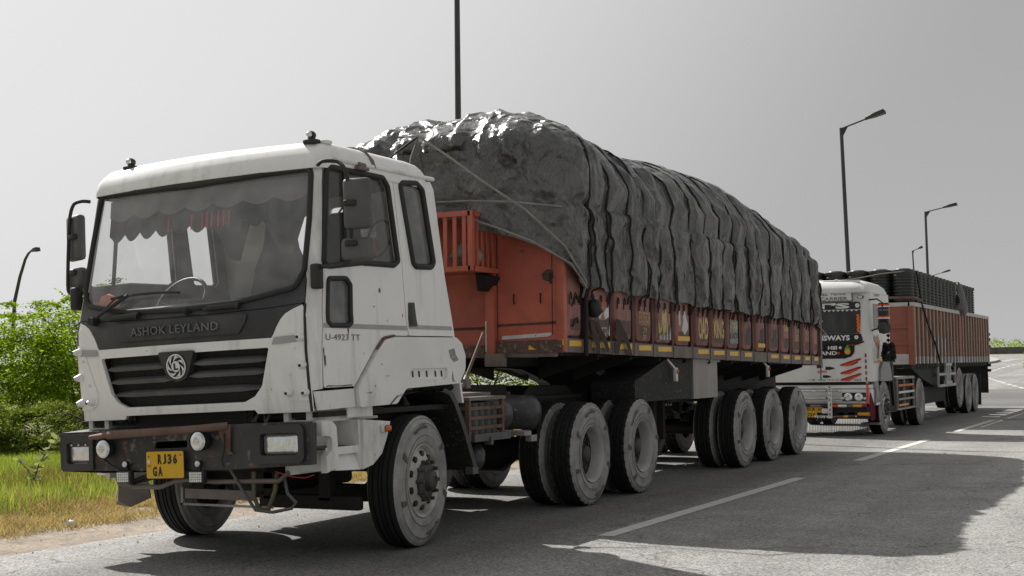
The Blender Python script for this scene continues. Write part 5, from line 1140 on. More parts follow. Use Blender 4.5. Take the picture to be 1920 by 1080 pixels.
for i, (bx, by) in enumerate(B2):
    sy = min(max(by, YA+HW), YB-HW*.8); h0 = hem(bx, by); zs = SHZ(by)
    for j in range(NT):
        t = j/(NT-1)
        if t < .42: a = t/.42; k = .025*math.sin(math.pi*a)*-1+.02*a; z = h0+(zs-h0)*a
        else:
            a = (t-.42)/.58; k = .02+.98*(1-math.cos(a*math.pi/2))**.92; y_ = by+(sy-by)*k
            zt_ = lerp(y_, TOPY, TOPZ); p = 2.15; z = zs+(zt_-zs)*(max(0, 1-max(0, 1-k)**p))**(1/p)
        P[i, j] = (bx*(1-k), by+(sy-by)*k, z)
def gnormals(P):
    du = np.roll(P, -1, 0)-np.roll(P, 1, 0); dv = np.gradient(P, axis=1); n_ = np.cross(du, dv); l = np.linalg.norm(n_, axis=2, keepdims=True); return n_/np.maximum(l, 1e-9)
Nn = gnormals(P)
D = np.zeros((NP, NT))
for i in range(NP):
    bx, by = B2[i]; flank = abs(bx) > HW-.01
    for j in range(NT):
        x, y, z = P[i, j]; t = j/(NT-1); fade = min(1, (1-t)/.12)
        d = .060*fbm(x*.9+5, y*.8, z*.9, 3)
        wx, wy, wz = x+.12*noise.noise((x*2, y*2, z*2)), y+.12*noise.noise((x*2+7, y*2, z*2)), z+.12*noise.noise((x*2, y*2+7, z*2))
        (v1, v2, *_), _p = noise.voronoi((wx*1.7, wy*2.7, wz*1.25)); d += .075*min(.5, v2-v1)
        (v1, v2, *_), _p = noise.voronoi((wx*4.0+3, wy*4.4+wz*1.3, wz*2.6)); d += .030*min(.6, v2-v1)
        fold2 = noise.noise((x*2.1+9, y*4.6+z*1.5, z*1.1)); d += .022*abs(fold2)
        diag = noise.noise((x*2.4, (y+z)*2.4, (z-y)*.9+11)); d += .030*(1-abs(diag))**4
        if flank:
            jj = y+.035*noise.noise((z*1.3, y*.7, 2)); k = np.searchsorted(VAL, jj)
            if 0 < k < len(VAL):
                a, b = VAL[k-1], VAL[k]; s_ = (jj-a)/(b-a); am = .034+.045*abs(noise.noise((k*3.3, z*.6, 1)))*2
                q_ = s_**(.62+.5*abs(noise.noise((k*1.7, z*.5, 9)))); d += am*(math.sin(math.pi*q_)**.75-.7)*min(1, t/.08+.5)
            zc = 3.03+.10*noise.noise((y*.7, 1, 1)); c_ = (z-zc)/.045
            g_ = max(0, .65+noise.noise((y*.9, 5, 5))*1.3)*(1 if y < 8 else .6); d -= .075*math.exp(-c_*c_)*g_; d += .055*math.exp(-((z-zc+.11)/.07)**2)*g_; d += .045*math.exp(-((z-zc-.16)/.11)**2)*g_   # sag line with a lip below it
        elif by < 3.4:
            v = noise.noise((x*2.6+.4*z, z*.35, 4)); d += .13*abs(v)**.8+.04*(1-abs(noise.noise((x*3.1+z, z*.9, 8))))**4
            c_ = (z-3.0-.06*noise.noise((x*2, 3, 3)))/.05; d -= .04*math.exp(-c_*c_)
        D[i, j] = d*fade*(1-.55*min(1, max(0, (t-.55)/.3)))
P = P+Nn*D[..., None]
# loose flap on the very top at the front
for i in range(NP):
    for j in range(NT):
        x, y, z = P[i, j]; g = math.exp(-((x-.42)/.26)**2-((y-3.05)/.22)**2)
        if z > 3.6: P[i, j, 2] += .07*g
idx = lambda i, j: (i % NP)*NT+j
F = [(idx(i, j), idx(i+1, j), idx(i+1, j+1), idx(i, j+1)) for i in range(NP) for j in range(NT-1)]
tp = np_mesh('tarpaulin', P.reshape(-1, 3), F, TARP, LD, origin=(0, 8, 2.2))
Nn = gnormals(P)
def rope_obj(pts, r=.0105, m=ROPE): return MB().tube(pts, r, 6).build('rope', m, LD, 60)
ys_r = np.array([b[1] for b in B2]); xs_r = np.array([b[0] for b in B2])
def flank_col(y, s): return int(np.argmin(np.abs(ys_r-y)+10*(np.abs(xs_r-s*HW) > .02)))
for k, y in enumerate(RY):
    for s in (1, -1):
        if s < 0 and k % 2: continue
        v = VAL[np.argmin(abs(VAL-y))]; pts = []
        for j in range(0, NT-2, 2):
            t = j/(NT-1); w_ = min(1, t/.40); yy = y+(v-y)*w_; yy += .03*(1-w_)*math.sin(k*3+t*6)
            c = flank_col(yy, s); pts.append(P[c, j]+Nn[c, j]*(.013))
        p0 = pts[0]; pts = [Vector((s*1.238, p0[1], p0[2]-.10)), Vector((s*1.25, p0[1], p0[2]-.03))]+[Vector(p) for p in pts]
        rope_obj(pts)
rope_obj([(-0.051, 2.38, 3.66), (0.306, 2.38, 3.42), (0.632, 2.39, 3.18), (1.04, 2.52, 2.88), (1.285, 2.87, 2.55), (1.356, 3.21, 2.22), (1.25, 3.36, 2.08)], .012, ROPEL)
rope_obj([(-.05, 2.40, 3.66), (-.14, 2.4, 3.45), (-.17, 2.42, 3.2), (-.2, 2.44, 2.95)], .009, ROPEL)
rope_obj([(-.05, 2.40, 3.66), (-.3, 2.40, 3.52), (-.75, 2.42, 3.25), (-1.2, 2.6, 2.9)], .011)

rope_obj([(-0.306, 2.4, 2.985), (0.102, 2.4, 3.0), (0.51, 2.41, 2.99), (0.918, 2.47, 2.96), (1.264, 2.85, 2.93), (1.336, 3.15, 2.9)], .009, ROPEL)
rope_obj([(0.459, 2.46, 2.83), (0.765, 2.47, 2.72), (1.091, 2.56, 2.58), (1.315, 2.95, 2.38), (1.346, 3.25, 2.16)], .011, ROPEL)
rope_obj([(1.25, 12.6, 2.04), (1.27, 13.0, 2.06), (1.1, 13.4, 2.12), (.4, 13.45, 2.1)], .011, ROPEL); rope_obj([(1.26, 12.7, 2.0), (1.25, 13.35, 1.84), (.8, 13.45, 1.8)], .011, ROPEL)

# ------------------------------------------------------------------ second truck
QB = dict(Q0); 
def mk_shell(hw, y0, lean, bow, R2=.16):
    L1 = hw-R2; L2 = L1+math.pi*R2/2
    def S0_(u, z):
        s = 1 if u >= 0 else -1; u = abs(u); f = y0+max(0, z-1.75)*lean; h = hw-max(0, z-1.8)*.03
        if u < L1: return Vector((s*u*(h-R2)/L1, f-bow*(1-(u/L1)**2), z))
        if u < L2: a = (u-L1)/R2; return Vector((s*(h-R2+R2*math.sin(a)), f+R2-R2*math.cos(a), z))
        return Vector((s*h, f+R2+u-L2, z))
    def S_(u, z, off=0):
        p = S0_(u, z)
        if off: e = 1e-3; t = (S0_(u+e, z)-S0_(u-e, z)).cross(S0_(u, z+e)-S0_(u, z-e)); p = p+t.normalized()*off
        return p
    return S_, L1, L2
SB, L1B, L2B = mk_shell(1.21, 16.86, .08, .07)
CUB = [s*x for s in (-1, 1) for x in (.25, .5, .75, .9, L1B, L1B+.06, L1B+.12, L1B+.18, L2B)]+[0]
WH2 = mat('clean_white_paint', (.70, .70, .69), .35, var=.05, dirt=(.4, .39, .37), dirt_amt=.35)
BG2 = mat('black_gloss_panel', (.02, .02, .022), .25, var=.2); DG2 = mat('dark_windscreen', (.045, .046, .048), .12, var=.3, vscale=2)
OR2 = mat('bright_orange_decal', (.72, .075, .02), .45, var=.06); OG2 = mat('orange_garland', (.75, .17, .02), .7, var=.2); RD2 = mat('dark_red_decal', (.30, .02, .03), .5, var=.1)
GN2 = mat('green_decal', (.08, .35, .08), .6); YL2 = mat('yellow_decal', (.75, .36, .02), .5, var=.05); MR2 = mat('maroon_cloth', (.16, .015, .035), .9, var=.2); GY2 = mat('grey_moulded_plastic', (.24, .24, .245), .5, var=.1)
T2 = empty('truck_tractor', (0, 17.9, 0), 'decorated white lorry with orange slashes and a black windscreen band, parked behind', 'truck')
def ov(name, poly, m, off, parent=None, thick=0, s=1, holes=()):
    mb = MB(); sheet(mb, side(poly, s), [side(h, s) for h in holes], lambda u, z, o: SB(u, z, off+o), thick, m, None, CUB, [1.75])
    return mb.build(name, None, parent or T2, 30)
mb = MB(); US = list(np.linspace(-3.0, 3.0, 61)); ZS = [1.02, 1.4, 1.75, 1.8, 2.2, 2.6, 2.72]
mb.v = [tuple(SB(u, z)) for z in ZS for u in US]; n_ = len(US)
mb.f = [(j*n_+i, j*n_+i+1, (j+1)*n_+i+1, (j+1)*n_+i) for j in range(len(ZS)-1) for i in range(n_-1)]
mb.f.append(tuple(range(n_))); b0 = [j*n_ for j in range(len(ZS))]; mb.f.append(tuple([j*n_+n_-1 for j in range(len(ZS))]+[j*n_ for j in range(len(ZS))][::-1])); mb.m = [0]*len(mb.f)
mb.build('cab_body', WH2, T2, 40)
mb = MB(); RG = []
for z, hw, yf, yr, cr in ((2.70, 1.19, 16.86, 18.7, .2), (2.74, 1.20, 16.86, 18.75, .2), (2.84, 1.16, 16.92, 18.72, .25), (2.91, 1.08, 17.02, 18.65, .3), (2.955, .95, 17.15, 18.5, .35), (2.975, .75, 17.35, 18.3, .35), (2.98, .4, 17.6, 18.0, .15)): RG.append(rr_ring(z, hw, yf, yr, .06, cr))
for r in RG: mb.v += r
N = len(RG[0])
for i in range(len(RG)-1): mb.f += [(i*N+k, i*N+(k+1) % N, (i+1)*N+(k+1) % N, (i+1)*N+k) for k in range(N)]
mb.f.append(tuple((len(RG)-1)*N+k for k in range(N))); mb.m = [0]*len(mb.f); mb.build('roof', WH2, T2, 40)
mb = MB(); [mb.box(x, x+.03, 17.2, 18.4, 2.965, 2.985) for x in (-.6, -.2, .2, .5)]; mb.box(.3, 1.0, 17.05, 17.12, 2.90, 2.95); mb.build('roof_trim', WHITE_D, T2, 0)
ov('windscreen', fillet([(-1.03, 1.93), (1.03, 1.93), (1.06, 2.38), (-1.06, 2.38)], .04), DG2, .006)
ov('visor_band', fillet([(-1.06, 2.385), (1.06, 2.385), (1.05, 2.525), (-1.05, 2.525)], .03), BG2, .02, None, .03)
ov('lower_band', fillet([(-1.08, 1.785), (1.08, 1.785), (1.05, 1.925), (-1.05, 1.925)], .03), BG2, .01)
ov('front_black_panel', fillet([(-.72, 1.46), (.74, 1.46), (.86, 1.50), (.92, 1.58), (.92, 1.70), (1.10, 1.76), (1.10, 1.783), (-1.10, 1.783), (-1.10, 1.76), (-.92, 1.70), (-.92, 1.58), (-.86, 1.5)], .04), BG2, .008)
sg = ov('sign_board', rrect(-.92, .92, 2.54, 2.745, .01), LETG, .055, None, .05)
ov('sign_face', rrect(-.90, .90, 2.55, 2.725, .008), WH2, .058, sg)
mb = MB(); f_ = lambda off: (lambda u, z, o: SB(u, z, off))
text_on(mb, 'PUBLIC CARRIER', -.15, .83, 2.555, 2.62, f_(.061), .02, LETG); text_on(mb, 'Permit', .52, .80, 2.65, 2.70, f_(.061), .0, LETG); text_on(mb, 'ALL', .3, .46, 2.65, 2.70, f_(.061), .02, RD2)
mb.build('sign_lettering', None, sg, 0)
mb = MB(); text_on(mb, "T'S", .15, .86, 2.40, 2.51, f_(.024), .05, LETW); text_on(mb, 'TRANSWAYS', -.05, .84, 1.80, 1.90, f_(.014), .04, LETW); text_on(mb, 'LAND', .22, .60, 1.53, 1.60, f_(.012), .03, LETW); text_on(mb, '॥卌॥' if False else 'HIII', .43, .60, 1.63, 1.70, f_(.012), .04, LETW)
for (u, z, r, o) in ((1.0, 2.455, .045, .024), (.96, 1.855, .04, .014), (.66, 1.665, .03, .012)):
    for k in range(6):
        a = math.pi*k/3; sheet(mb, [(u+r*.55*math.cos(a)+r*.45*math.cos(t), z+r*.55*math.sin(a)+r*.45*math.sin(t)) for t in np.linspace(0, 2*math.pi, 8)[:-1]], [], f_(o+.0005*k), 0, LETW)
sheet(mb, [(.63+.03*math.cos(t)*(1 if k % 2 else .5), 1.565+.03*math.sin(t)*(1 if k % 2 else .5)) for k, t in enumerate(np.linspace(0, 2*math.pi, 17)[:-1])], [], f_(.012), 0, OR2)
text_on(mb, 'JAI MATA DI', .80, 1.02, 1.70, 1.72, f_(.012), .02, OR2)
sheet(mb, disc((.79, 1.59), .055, 14), [], f_(.012), 0, YL2); sheet(mb, [(.73, 1.63), (.76, 1.68), (.79, 1.72), (.82, 1.68), (.85, 1.64), (.79, 1.64)], [], f_(.0125), 0, GN2)
for z0, z1 in ((1.325, 1.46), (1.17, 1.305), (1.045, 1.18)):
    sheet(mb, [(.64, z0), (.80, z0-.01), (1.03, z1-.03), (1.04, z1), (.98, z1), (.66, z0+.03)], [], f_(.008), 0, OR2); sheet(mb, [(.64, z0), (.66, z0+.03), (1.0, z1), (1.04, z1), (1.03, z1-.025), (.68, z0+.005)], [], f_(.009), 0, RD2)
sheet(mb, fillet([(-.9, 1.31), (.45, 1.31), (.58, 1.28), (.45, 1.25), (-.9, 1.25)], .02), [], f_(.006), 0, BG2); sheet(mb, fillet([(-.9, 1.15), (.40, 1.15), (.50, 1.12), (.40, 1.10), (-.9, 1.10)], .02), [], f_(.006), 0, BG2)
sheet(mb, [(.83, 1.32), (.98, 1.38), (.98, 1.40), (.85, 1.345)], [], f_(.01), 0, BG2)
text_on(mb, 'श री  ग ण श', .02, .46, 1.045, 1.08, f_(.008), .02, LETG); text_on(mb, 'जय भवानी', .48, .62, 1.045, 1.075, f_(.008), .02, OR2); text_on(mb, 'लखनवी', .90, 1.03, 1.04, 1.075, f_(.011), .02, LETG)
text_on(mb, 'हनमत', .22, .40, 1.185, 1.235, f_(.008), .02, OR2)
for k in range(5): sheet(mb, rrect(1.10, 1.135, 1.04+.11*k, 1.11+.11*k, .012), [], f_(.004), 0, LETG if k % 2 else RD2)
split_build(mb, lambda c: ('slash', int((c[2]-.02-(c[0]-.6)*.25)/.135)) if c[0] > .62 and 1.03 < c[2] < 1.465 and c[0] < 1.06 else (round(c[2]/.14), c[0] > .72), 'front_decal', T2)
cw = MB()
for k in range(24): u = -1.02+.085*k; sheet(cw, [(u, 2.385), (u+.04, 2.345), (u+.085, 2.385)], [], f_(.009), 0, LETW)
sheet(cw, [(-1.04, 2.375), (1.04, 2.375), (1.04, 2.39), (-1.04, 2.39)], [], f_(.0095), 0, LETW); cw.build('lace_trim', None, T2, 0)
mb = MB()
for k in range(10): mb.lathe([(-.022, .001), (-.015, .03), (.015, .03), (.022, .001)], SB(1.0+.01*(k % 2), 2.27-.034*k, .02), 'z', 7)
tag(mb.build('garland', OG2, None, 50), 'orange flower garland hanging down the edge of the black windscreen', 'garland')
mb = MB(); mb.box(1.0, 1.12, 16.80, 16.87, 2.585, 2.64, BG2, bev=.015); mb.box(1.02, 1.10, 16.79, 16.80, 2.595, 2.628, LEDM); mb.build('roof_lamp', None, T2, 40)
# bumper, head lamps, bull bar, plate
BYB = 16.78
mb = MB(); mb.box(-1.22, 1.22, BYB, BYB+.3, .60, .90, bev=.05); mb.prism([(BYB, .90), (BYB+.3, .90), (BYB+.3, .97), (BYB+.06, .96)], 'x', -1.2, 1.2); bB = mb.build('bumper', WH2, T2, 40)
MB().box(-1.15, 1.15, BYB+.1, BYB+.5, .34, 1.03).build('bumper_core', CHASSIS, T2, 0)
for s in (1, -1):
    hl = empty('headlight', (s*.9, BYB, .735), parent=T2)
    MB().box(s*.90-.23, s*.90+.23, BYB-.012, BYB+.05, .655, .825, bev=.02).build('headlight_bezel', BG2, hl, 40)
    for x in (-.11, .09): MB().lathe([(-.035, .001), (-.03, .04), (-.022, .07), (-.01, .08)], (s*(.9+x), BYB-.005, .735), 'y', 18).build('headlight_lens', LENS, hl, 60)
    MB().lathe([(-.03, .001), (-.02, .025), (-.005, .03)], (s*1.10, BYB-.004, .71), 'y', 10).build('fog_lamp', LETW, hl, 60)
    MB().tube([(s*1.15, BYB-.03, .62), (s*1.16, BYB-.03, .80), (s*1.16, BYB-.03, .97)], .02, 8).build('corner_pole', OR2, T2, 50)
    MB().lathe([(-.03, .001), (0, .032), (.03, .001)], (s*1.16, BYB-.03, 1.0), 'z', 10).build('pole_ball', CHROME, T2, 60)
bb = empty('bull_bar', (0, BYB, .6), parent=T2)
for z, x0_, x1_, m1, m2 in ((.855, -.6, .66, CHROME, WH2), (.715, -.6, .70, CHROME, WH2)): 
    mb = MB(); mb.tube([(x0_, BYB-.10, z), (x1_, BYB-.10, z)], .022, 10, m1); mb.lathe([(-.035, .001), (-.025, .026), (0, .036), (.025, .026), (.035, .001)], (x1_, BYB-.10, z), 'x', 12, CHROME); mb.box(.40, .44, BYB-.14, BYB, z-.02, z+.02, CHROME); mb.build('bar_tube', None, bb, 60)
mb = MB()
for k, (a, b, m_) in enumerate(((-.6, .10, BG2), (.10, .30, DULLST), (.48, .62, OR2), (.62, .78, LETW), (.78, .90, LETG), (.90, 1.06, YL2), (1.06, 1.14, RD2), (.30, .48, BG2))): mb.tube([(a, BYB-.09, .575), (b, BYB-.09, .575)], .026, 10, m_)
mb.build('painted_tube', None, bb, 60)
mb = MB(); mb.tube([(.55, BYB-.09, .37), (.72, BYB-.09, .375)], .022, 8, RUSTY); mb.tube([(.72, BYB-.09, .375), (.80, BYB-.09, .378)], .022, 8, YL2); mb.tube([(.80, BYB-.09, .378), (.92, BYB-.09, .38)], .022, 8, RUSTY)
[mb.lathe([(-.03, .001), (0, .03), (.03, .001)], (x, BYB-.09, z), 'x', 10, CHROME) for x, z in ((.54, .37), (.94, .38))]
for c_, m_ in (((.66, .425), OR2), ((.85, .43), RD2)): sheet(mb, [(c_[0]+(.09 if k % 2 else .05)*math.cos(t), c_[1]+(.03 if k % 2 else .02)*math.sin(t)) for k, t in enumerate(np.linspace(0, 2*math.pi, 25)[:-1])], [], planeY(BYB-.03), 0, m_)
mb.box(.96, 1.2, BYB-.04, BYB, .385, .455, YL2, bev=.02); mb.build('lower_tube', None, bb, 60)
MB().box(-1.15, 1.15, BYB-.03, BYB+.2, .33, .56).build('lower_valance', CHASSIS, T2, 0)
gj = empty('name_strip', (.475, BYB-.12, .62), parent=T2)
MB().box(.435, .515, BYB-.135, BYB-.120, .345, .90).build('strip_board', WH2, gj, 0)
mb = MB()
for k, ch in enumerate('GURJAR'): text_on(mb, ch, .452, .50, .835-.089*k, .893-.089*k, planeY(BYB-.1365), .02, LETG if ch != 'A' else RD2)
mb.build('strip_lettering', None, gj, 0)
MB().lathe([(-.03, .001), (0, .032), (.03, .001)], (.475, BYB-.13, .93), 'z', 10).build('pole_ball', CHROME, T2, 60)
mb = MB(); text_on(mb, 'गजर', .16, .46, .345, .395, planeY(BYB-.125), .03, LETW); mb.build('white_script', None, gj, 0)
pl = empty('number_plate', (.1, BYB-.05, .45), parent=T2)
MB().box(-.14, .205, BYB-.06, BYB-.045, .36, .56).build('plate_face', PLATEY, pl, 0); MB().box(.21, .32, BYB-.06, BYB-.045, .45, .56).build('plate_tag', PLATEY, pl, 0)
mb = MB(); text_on(mb, '01A', .02, .18, .475, .545, planeY(BYB-.0615), .03, INKB); text_on(mb, '256', .02, .18, .375, .445, planeY(BYB-.0615), .03, INKB); text_on(mb, '50', .222, .31, .475, .53, planeY(BYB-.0615), .03, INKB); mb.build('plate_lettering', None, pl, 0)
MB().box(.30, .44, BYB-.09, BYB-.05, .43, .53, bev=.02).build('white_lamp', LETW, T2, 40)
mb = MB()
for k in range(46): x = -.2+1.36*k/45; mb.tube([(x, BYB-.02, .34), (x+.006*math.sin(k), BYB-.02, .05+.03*math.sin(k*1.7))], .0035, 4)
o = mb.build('chain_fringe', CHASSIS, T2, 0); o['kind'] = 'stuff'
mb = MB(); mb.add([(1.20, BYB-.04, .83), (1.23, BYB-.04, .80), (1.30, BYB-.05, .50), (1.29, BYB-.05, .33), (1.22, BYB-.05, .29), (1.19, BYB-.06, .5)], [(0, 1, 2, 3, 4, 5)]); mb.build('hanging_cloth', MR2, T2, 0)
# flank of the second cab
YU = lambda y: L2B+(y-16.86-.16)
for s in (1, -1):
    ov('side_window', fillet([(YU(17.22), 2.0), (YU(17.86), 2.0), (YU(17.80), 2.50), (YU(17.24), 2.50)], .03), BG2, .006, None, 0, s)
    mb = MB().tube([SB(s*u, z, .01) for u, z in ((YU(17.84), 2.0), (YU(17.84), 2.5))], .02, 6); mb.build('window_post', WH2, T2, 50)
    ov('flank_stripe', [(YU(17.16), 1.365), (YU(18.05), 1.39), (YU(18.05), 1.43), (YU(17.16), 1.405)], YL2, .006, None, 0, s)
    ov('flank_decal', fillet([(YU(17.3), 1.72), (YU(17.62), 1.60), (YU(17.72), 1.78), (YU(17.5), 1.92)], .02), mat('peach_decal', (.62, .30, .16), .6), .006, None, 0, s)
    ov('flank_script', [(YU(17.45), 1.45), (YU(17.52), 1.45), (YU(17.66), 1.72), (YU(17.58), 1.72)], RD2, .007, None, 0, s)
    mb = MB(); text_on(mb, 'LANCER' if False else 'HAPPY', 0, 1, 0, 1, lambda u, v, o: SB(s*YU(17.35+.5*u) if s > 0 else s*YU(17.85-.5*u), 2.645+.05*v, .012), .02, LETG); mb.build('flank_lettering', LETG, T2, 0)
    ov('handle_recess', fillet([(YU(17.15), 1.80), (YU(17.45), 1.72), (YU(17.4), 1.86), (YU(17.2), 1.9)], .03), BG2, .006, None, 0, s)
    mb = MB(); mb.prism([(17.5, 1.02), (17.55, 1.25), (17.75, 1.38), (18.1, 1.42), (18.4, 1.36), (18.55, 1.2), (18.6, 1.02)], 'x', s*1.15, s*1.255); mb.build('wheel_arch', GY2, T2, 30)
    mb = MB(); X = lambda x: s*x; mb.box(X(.8), X(1.235), 17.10, 17.42, .56, 1.02, GY2, bev=.03); mb.box(X(1.0), X(1.25), 17.42, 17.75, .88, .94, GY2); mb.box(X(1.0), X(1.25), 17.05, 17.4, .58, .62, CHROME); mb.box(X(1.0), X(1.24), 17.12, 17.40, .70, .90, BG2); mb.box(X(.9), X(1.25), 17.3, 17.7, .2, .235, GREYST); mb.build('step_box', None, T2, 30)
    mr = empty('mirror', (s*1.36, 17.2, 2.2), parent=T2)
    MB().tube([(X(1.18), 17.02, 2.56), (X(1.33), 16.98, 2.57), (X(1.42), 17.02, 2.50), (X(1.43), 17.03, 2.05), (X(1.2), 17.06, 1.98)], .016, 7).build('mirror_frame', RUBBER, mr, 60)
    MB().box(X(1.33), X(1.53), 17.02, 17.12, 2.08, 2.50, bev=.03).build('mirror_head', BG2, mr, 50)
    mb = MB()
    for z, m_ in ((2.455, OR2), (2.43, LETW), (2.36, LETG), (2.235, OR2), (2.21, LETW)): mb.box(X(1.322), X(1.538), 17.012, 17.10, z-.014, z+.014, m_)
    mb.build('mirror_stripes', None, mr, 0)
    MB().lathe([(-.12, .001), (-.1, .09), (0, .11), (.1, .09), (.12, .001)], (X(1.43), 17.07, 2.03), 'z', 10, rfun=lambda i, k, r: r*(1+.2*math.sin(k*3+i))).build('wide_angle_mirror', BG2, mr, 50)
vs = []; fs = []
for k in range(900):                            # shaggy black tassel
    z = random.uniform(1.42, 1.76); r = .10*(1.15-abs((z-1.55)/.25)**2*.5); a = random.uniform(0, 6.28); c = Vector((1.40+r*math.cos(a), 17.6+r*1.3*math.sin(a), z)); d = Vector((random.uniform(-.04, .04), random.uniform(-.04, .04), -.05)); e = Vector((random.uniform(-.02, .02), random.uniform(-.02, .02), .01))
    o_ = len(vs); vs += [c-e, c+e, c+d]; fs.append((o_, o_+1, o_+2))
for k in range(3): 
    z = 1.80+.09*k; o_ = len(vs); mbt = MB().lathe([(-.04, .001), (0, .045), (.04, .001)], (1.40, 17.6, z), 'z', 8); vs += mbt.v; fs += [tuple(q+o_ for q in f) for f in mbt.f]
tag(link_mesh('tassel', vs, fs, [INKB], smooth=0), 'shaggy black tassel hanging from the decorated white lorry', 'tassel')
YW2 = (17.93, 21.75)
wB = copy_tree(wf, T2, at(T2, (1.25, YW2[0], .517))); wB.rotation_euler = (.4, 0, 0)
wB = copy_tree(wf2, T2, at(T2, (-1.25, YW2[0], .517))); wB.rotation_euler = (.4, 0, 0)
for src, s in ((wd, 1), (wdl, -1)): c_ = copy_tree(src, T2, at(T2, (s*1.25, YW2[1], .517))); c_.rotation_euler.x = .9
mb = MB(); mb.box(-.45, -.37, 17, 23, .78, 1.02); mb.box(.37, .45, 17, 23, .78, 1.02); mb.box(-.8, .8, 18.9, 19.2, .9, 1.35); mb.box(-.35, .35, 17.2, 19, .45, 1.0); mb.bar((-1, 17.93, .5), (1, 17.93, .5), .12, .12); mb.bar((-1, 21.75, .517), (1, 21.75, .517), .2, .2); mb.build('chassis_frame', CHASSIS, T2, 0)
mb = MB(); mb.box(.6, 1.2, 18.55, 19.25, .38, 1.0, CHASSIS); mb.bar((1.24, 18.62, 1.38), (1.22, 18.95, .55), .03, .22, MUDDY); mb.box(.7, 1.25, 18.55, 18.75, 1.02, 1.30, GREYPL); mb.build('mudguard', None, T2, 0)
rk = empty('side_rack', (1.2, 20.2, .7), parent=T2)
mb = MB()
for y in (19.35, 20.1, 21.15): mb.box(1.18, 1.215, y-.02, y+.02, .42, 1.06)
mb.box(1.17, 1.22, 19.3, 21.2, .40, .44); mb.box(1.17, 1.22, 19.3, 21.2, 1.03, 1.07); mb.box(.7, 1.2, 19.3, 21.2, 1.06, 1.08); mb.build('rack_frame', GREYST, rk, 0)
for z, m_ in ((.90, ORANGE), (.76, LETW), (.62, GREYST), (.50, YL2)): MB().box(1.215, 1.228, 19.4, 21.1 if z > .6 else 20.4, z-.022, z+.022).build('rack_slat', m_, rk, 0)
MB().box(.55, 1.15, 19.4, 21.0, .45, 1.0).build('fuel_tank', CHASSIS, T2, 0)

# trailer of the second truck
TR2 = empty('semi_trailer', (0, 27, 0), 'brown slatted high-sided semi-trailer carrying black ribbed tanks', 'trailer')
A0, A1, HZ0, HZ1 = 21.1, 32.95, 1.335, 2.575; XW = 1.25
RED2 = mat('brick_red_trailer_paint', (.27, .075, .045), .55, var=.12, dirt=(.13, .05, .035), dirt_amt=.5); BRN2 = mat('dark_red_slat_gap', (.085, .028, .024), .7, var=.2); TAN2 = mat('tan_painted_rib', (.31, .195, .135), .6, var=.2, stretch=(1, 1, .3)); CAP2 = mat('pale_grey_rail', (.45, .45, .44), .55, var=.12)
for s in (1, -1):
    X = lambda x: s*x
    MB().box(X(XW-.05), X(XW-.02), A0, A1, HZ0, HZ1).build('side_wall', BRN2, TR2, 0)
    MB().box(X(XW-.07), X(XW+.02), A0-.03, A1, HZ1, HZ1+.085).build('top_rail', CAP2, TR2, 0)
    K = 25
    for k in range(K):
        y = A0+.12+(A1-A0-.2)*k/(K-1); w_ = .075 if k != 13 else .17
        MB().box(X(XW-.02), X(XW+.012), y-w_, y+w_, HZ0+.165, HZ1-.004).build('side_rib', TAN2 if k not in (13,) else RED2, TR2, 0)
        MB().box(X(XW-.02), X(XW+.014), y-w_, y+w_, HZ0, HZ0+.16).build('rib_foot', CAP2, TR2, 0)
    for k in (5, 6, 7, 8): y = A0+.12+(A1-A0-.2)*k/(K-1); MB().box(X(XW+.012), X(XW+.016), y-.056, y+.056, HZ0+.17, HZ0+.60).build('paint_patch', CAP2, TR2, 0)
    MB().box(X(XW-.022), X(XW-.004), A0, A1, 1.93, 1.965).build('wall_batten', MAROON, TR2, 0)
    mb = MB(); mb.box(X(.42), X(.5), 20.9, A1-.1, .95, HZ0-.03); mb.box(X(1.0), X(1.18), A0, A1, HZ0-.10, HZ0); mb.build('main_beam', CHASSIS, TR2, 0)
    mb = MB()
    for k in range(30): y = A0+.3+.39*k; mb.tube([(X(1.235), y, HZ0), (X(1.245), y, HZ0-.06), (X(1.22), y+.03, HZ0-.09)], .012, 5)
    mb.build('rope_hooks', CHASSIS, TR2, 0)
    for y in (27.4, 28.85, 30.1): MB().bar((X(.2), y, .517 if y > 28 else .70), (X(1.0), y, .517 if y > 28 else .70), .15, .15).build('trailer_axle', CHASSIS, TR2, 0)
for src, s in ((wd, 1), (wdl, -1)):
    for k, (y, z) in enumerate(((27.4, .70), (28.85, .517), (30.1, .517))): c_ = copy_tree(src, TR2, at(TR2, (s*1.25, y, z))); c_.rotation_euler.x = .3+k
mb = MB(); mb.box(-XW+.05, XW-.11, A0-.02, A0+.04, HZ0+.21, HZ1, RED2); mb.box(-XW, XW-.11, A0-.035, A0+.03, HZ0-.01, HZ0+.21, CAP2); mb.box(-XW, XW-.11, A0-.035, A0+.03, HZ1, HZ1+.085, CAP2); mb.box(-XW, XW+.012, A0+.04, A0+.08, HZ0, HZ1, RED2)
mb.build('front_wall', None, TR2, 0)
for z in (1.77, 2.13): MB().box(-XW+.05, XW-.11, A0-.05, A0-.02, z-.03, z+.03).build('wall_batten', RED2, TR2, 0)
MB().box(XW-.11, XW+.016, A0-.06, A0+.06, HZ0-.02, HZ1).build('corner_post', RED2, TR2, 0)
mb = MB(); mb.prism([(21.4, HZ0-.1), (24.3, HZ0-.1), (26.7, HZ0-.1), (26.7, .8), (24.2, .8), (22.8, .98)], 'x', .75, 1.12); mb.box(.5, 1.0, 23.0, 26.6, .40, .8); mb.build('tool_box', MUDDY, TR2, 0)
mb = MB()
for y in (24.2, 26.7): mb.box(1.2, 1.24, y-.03, y+.03, .78, HZ0)
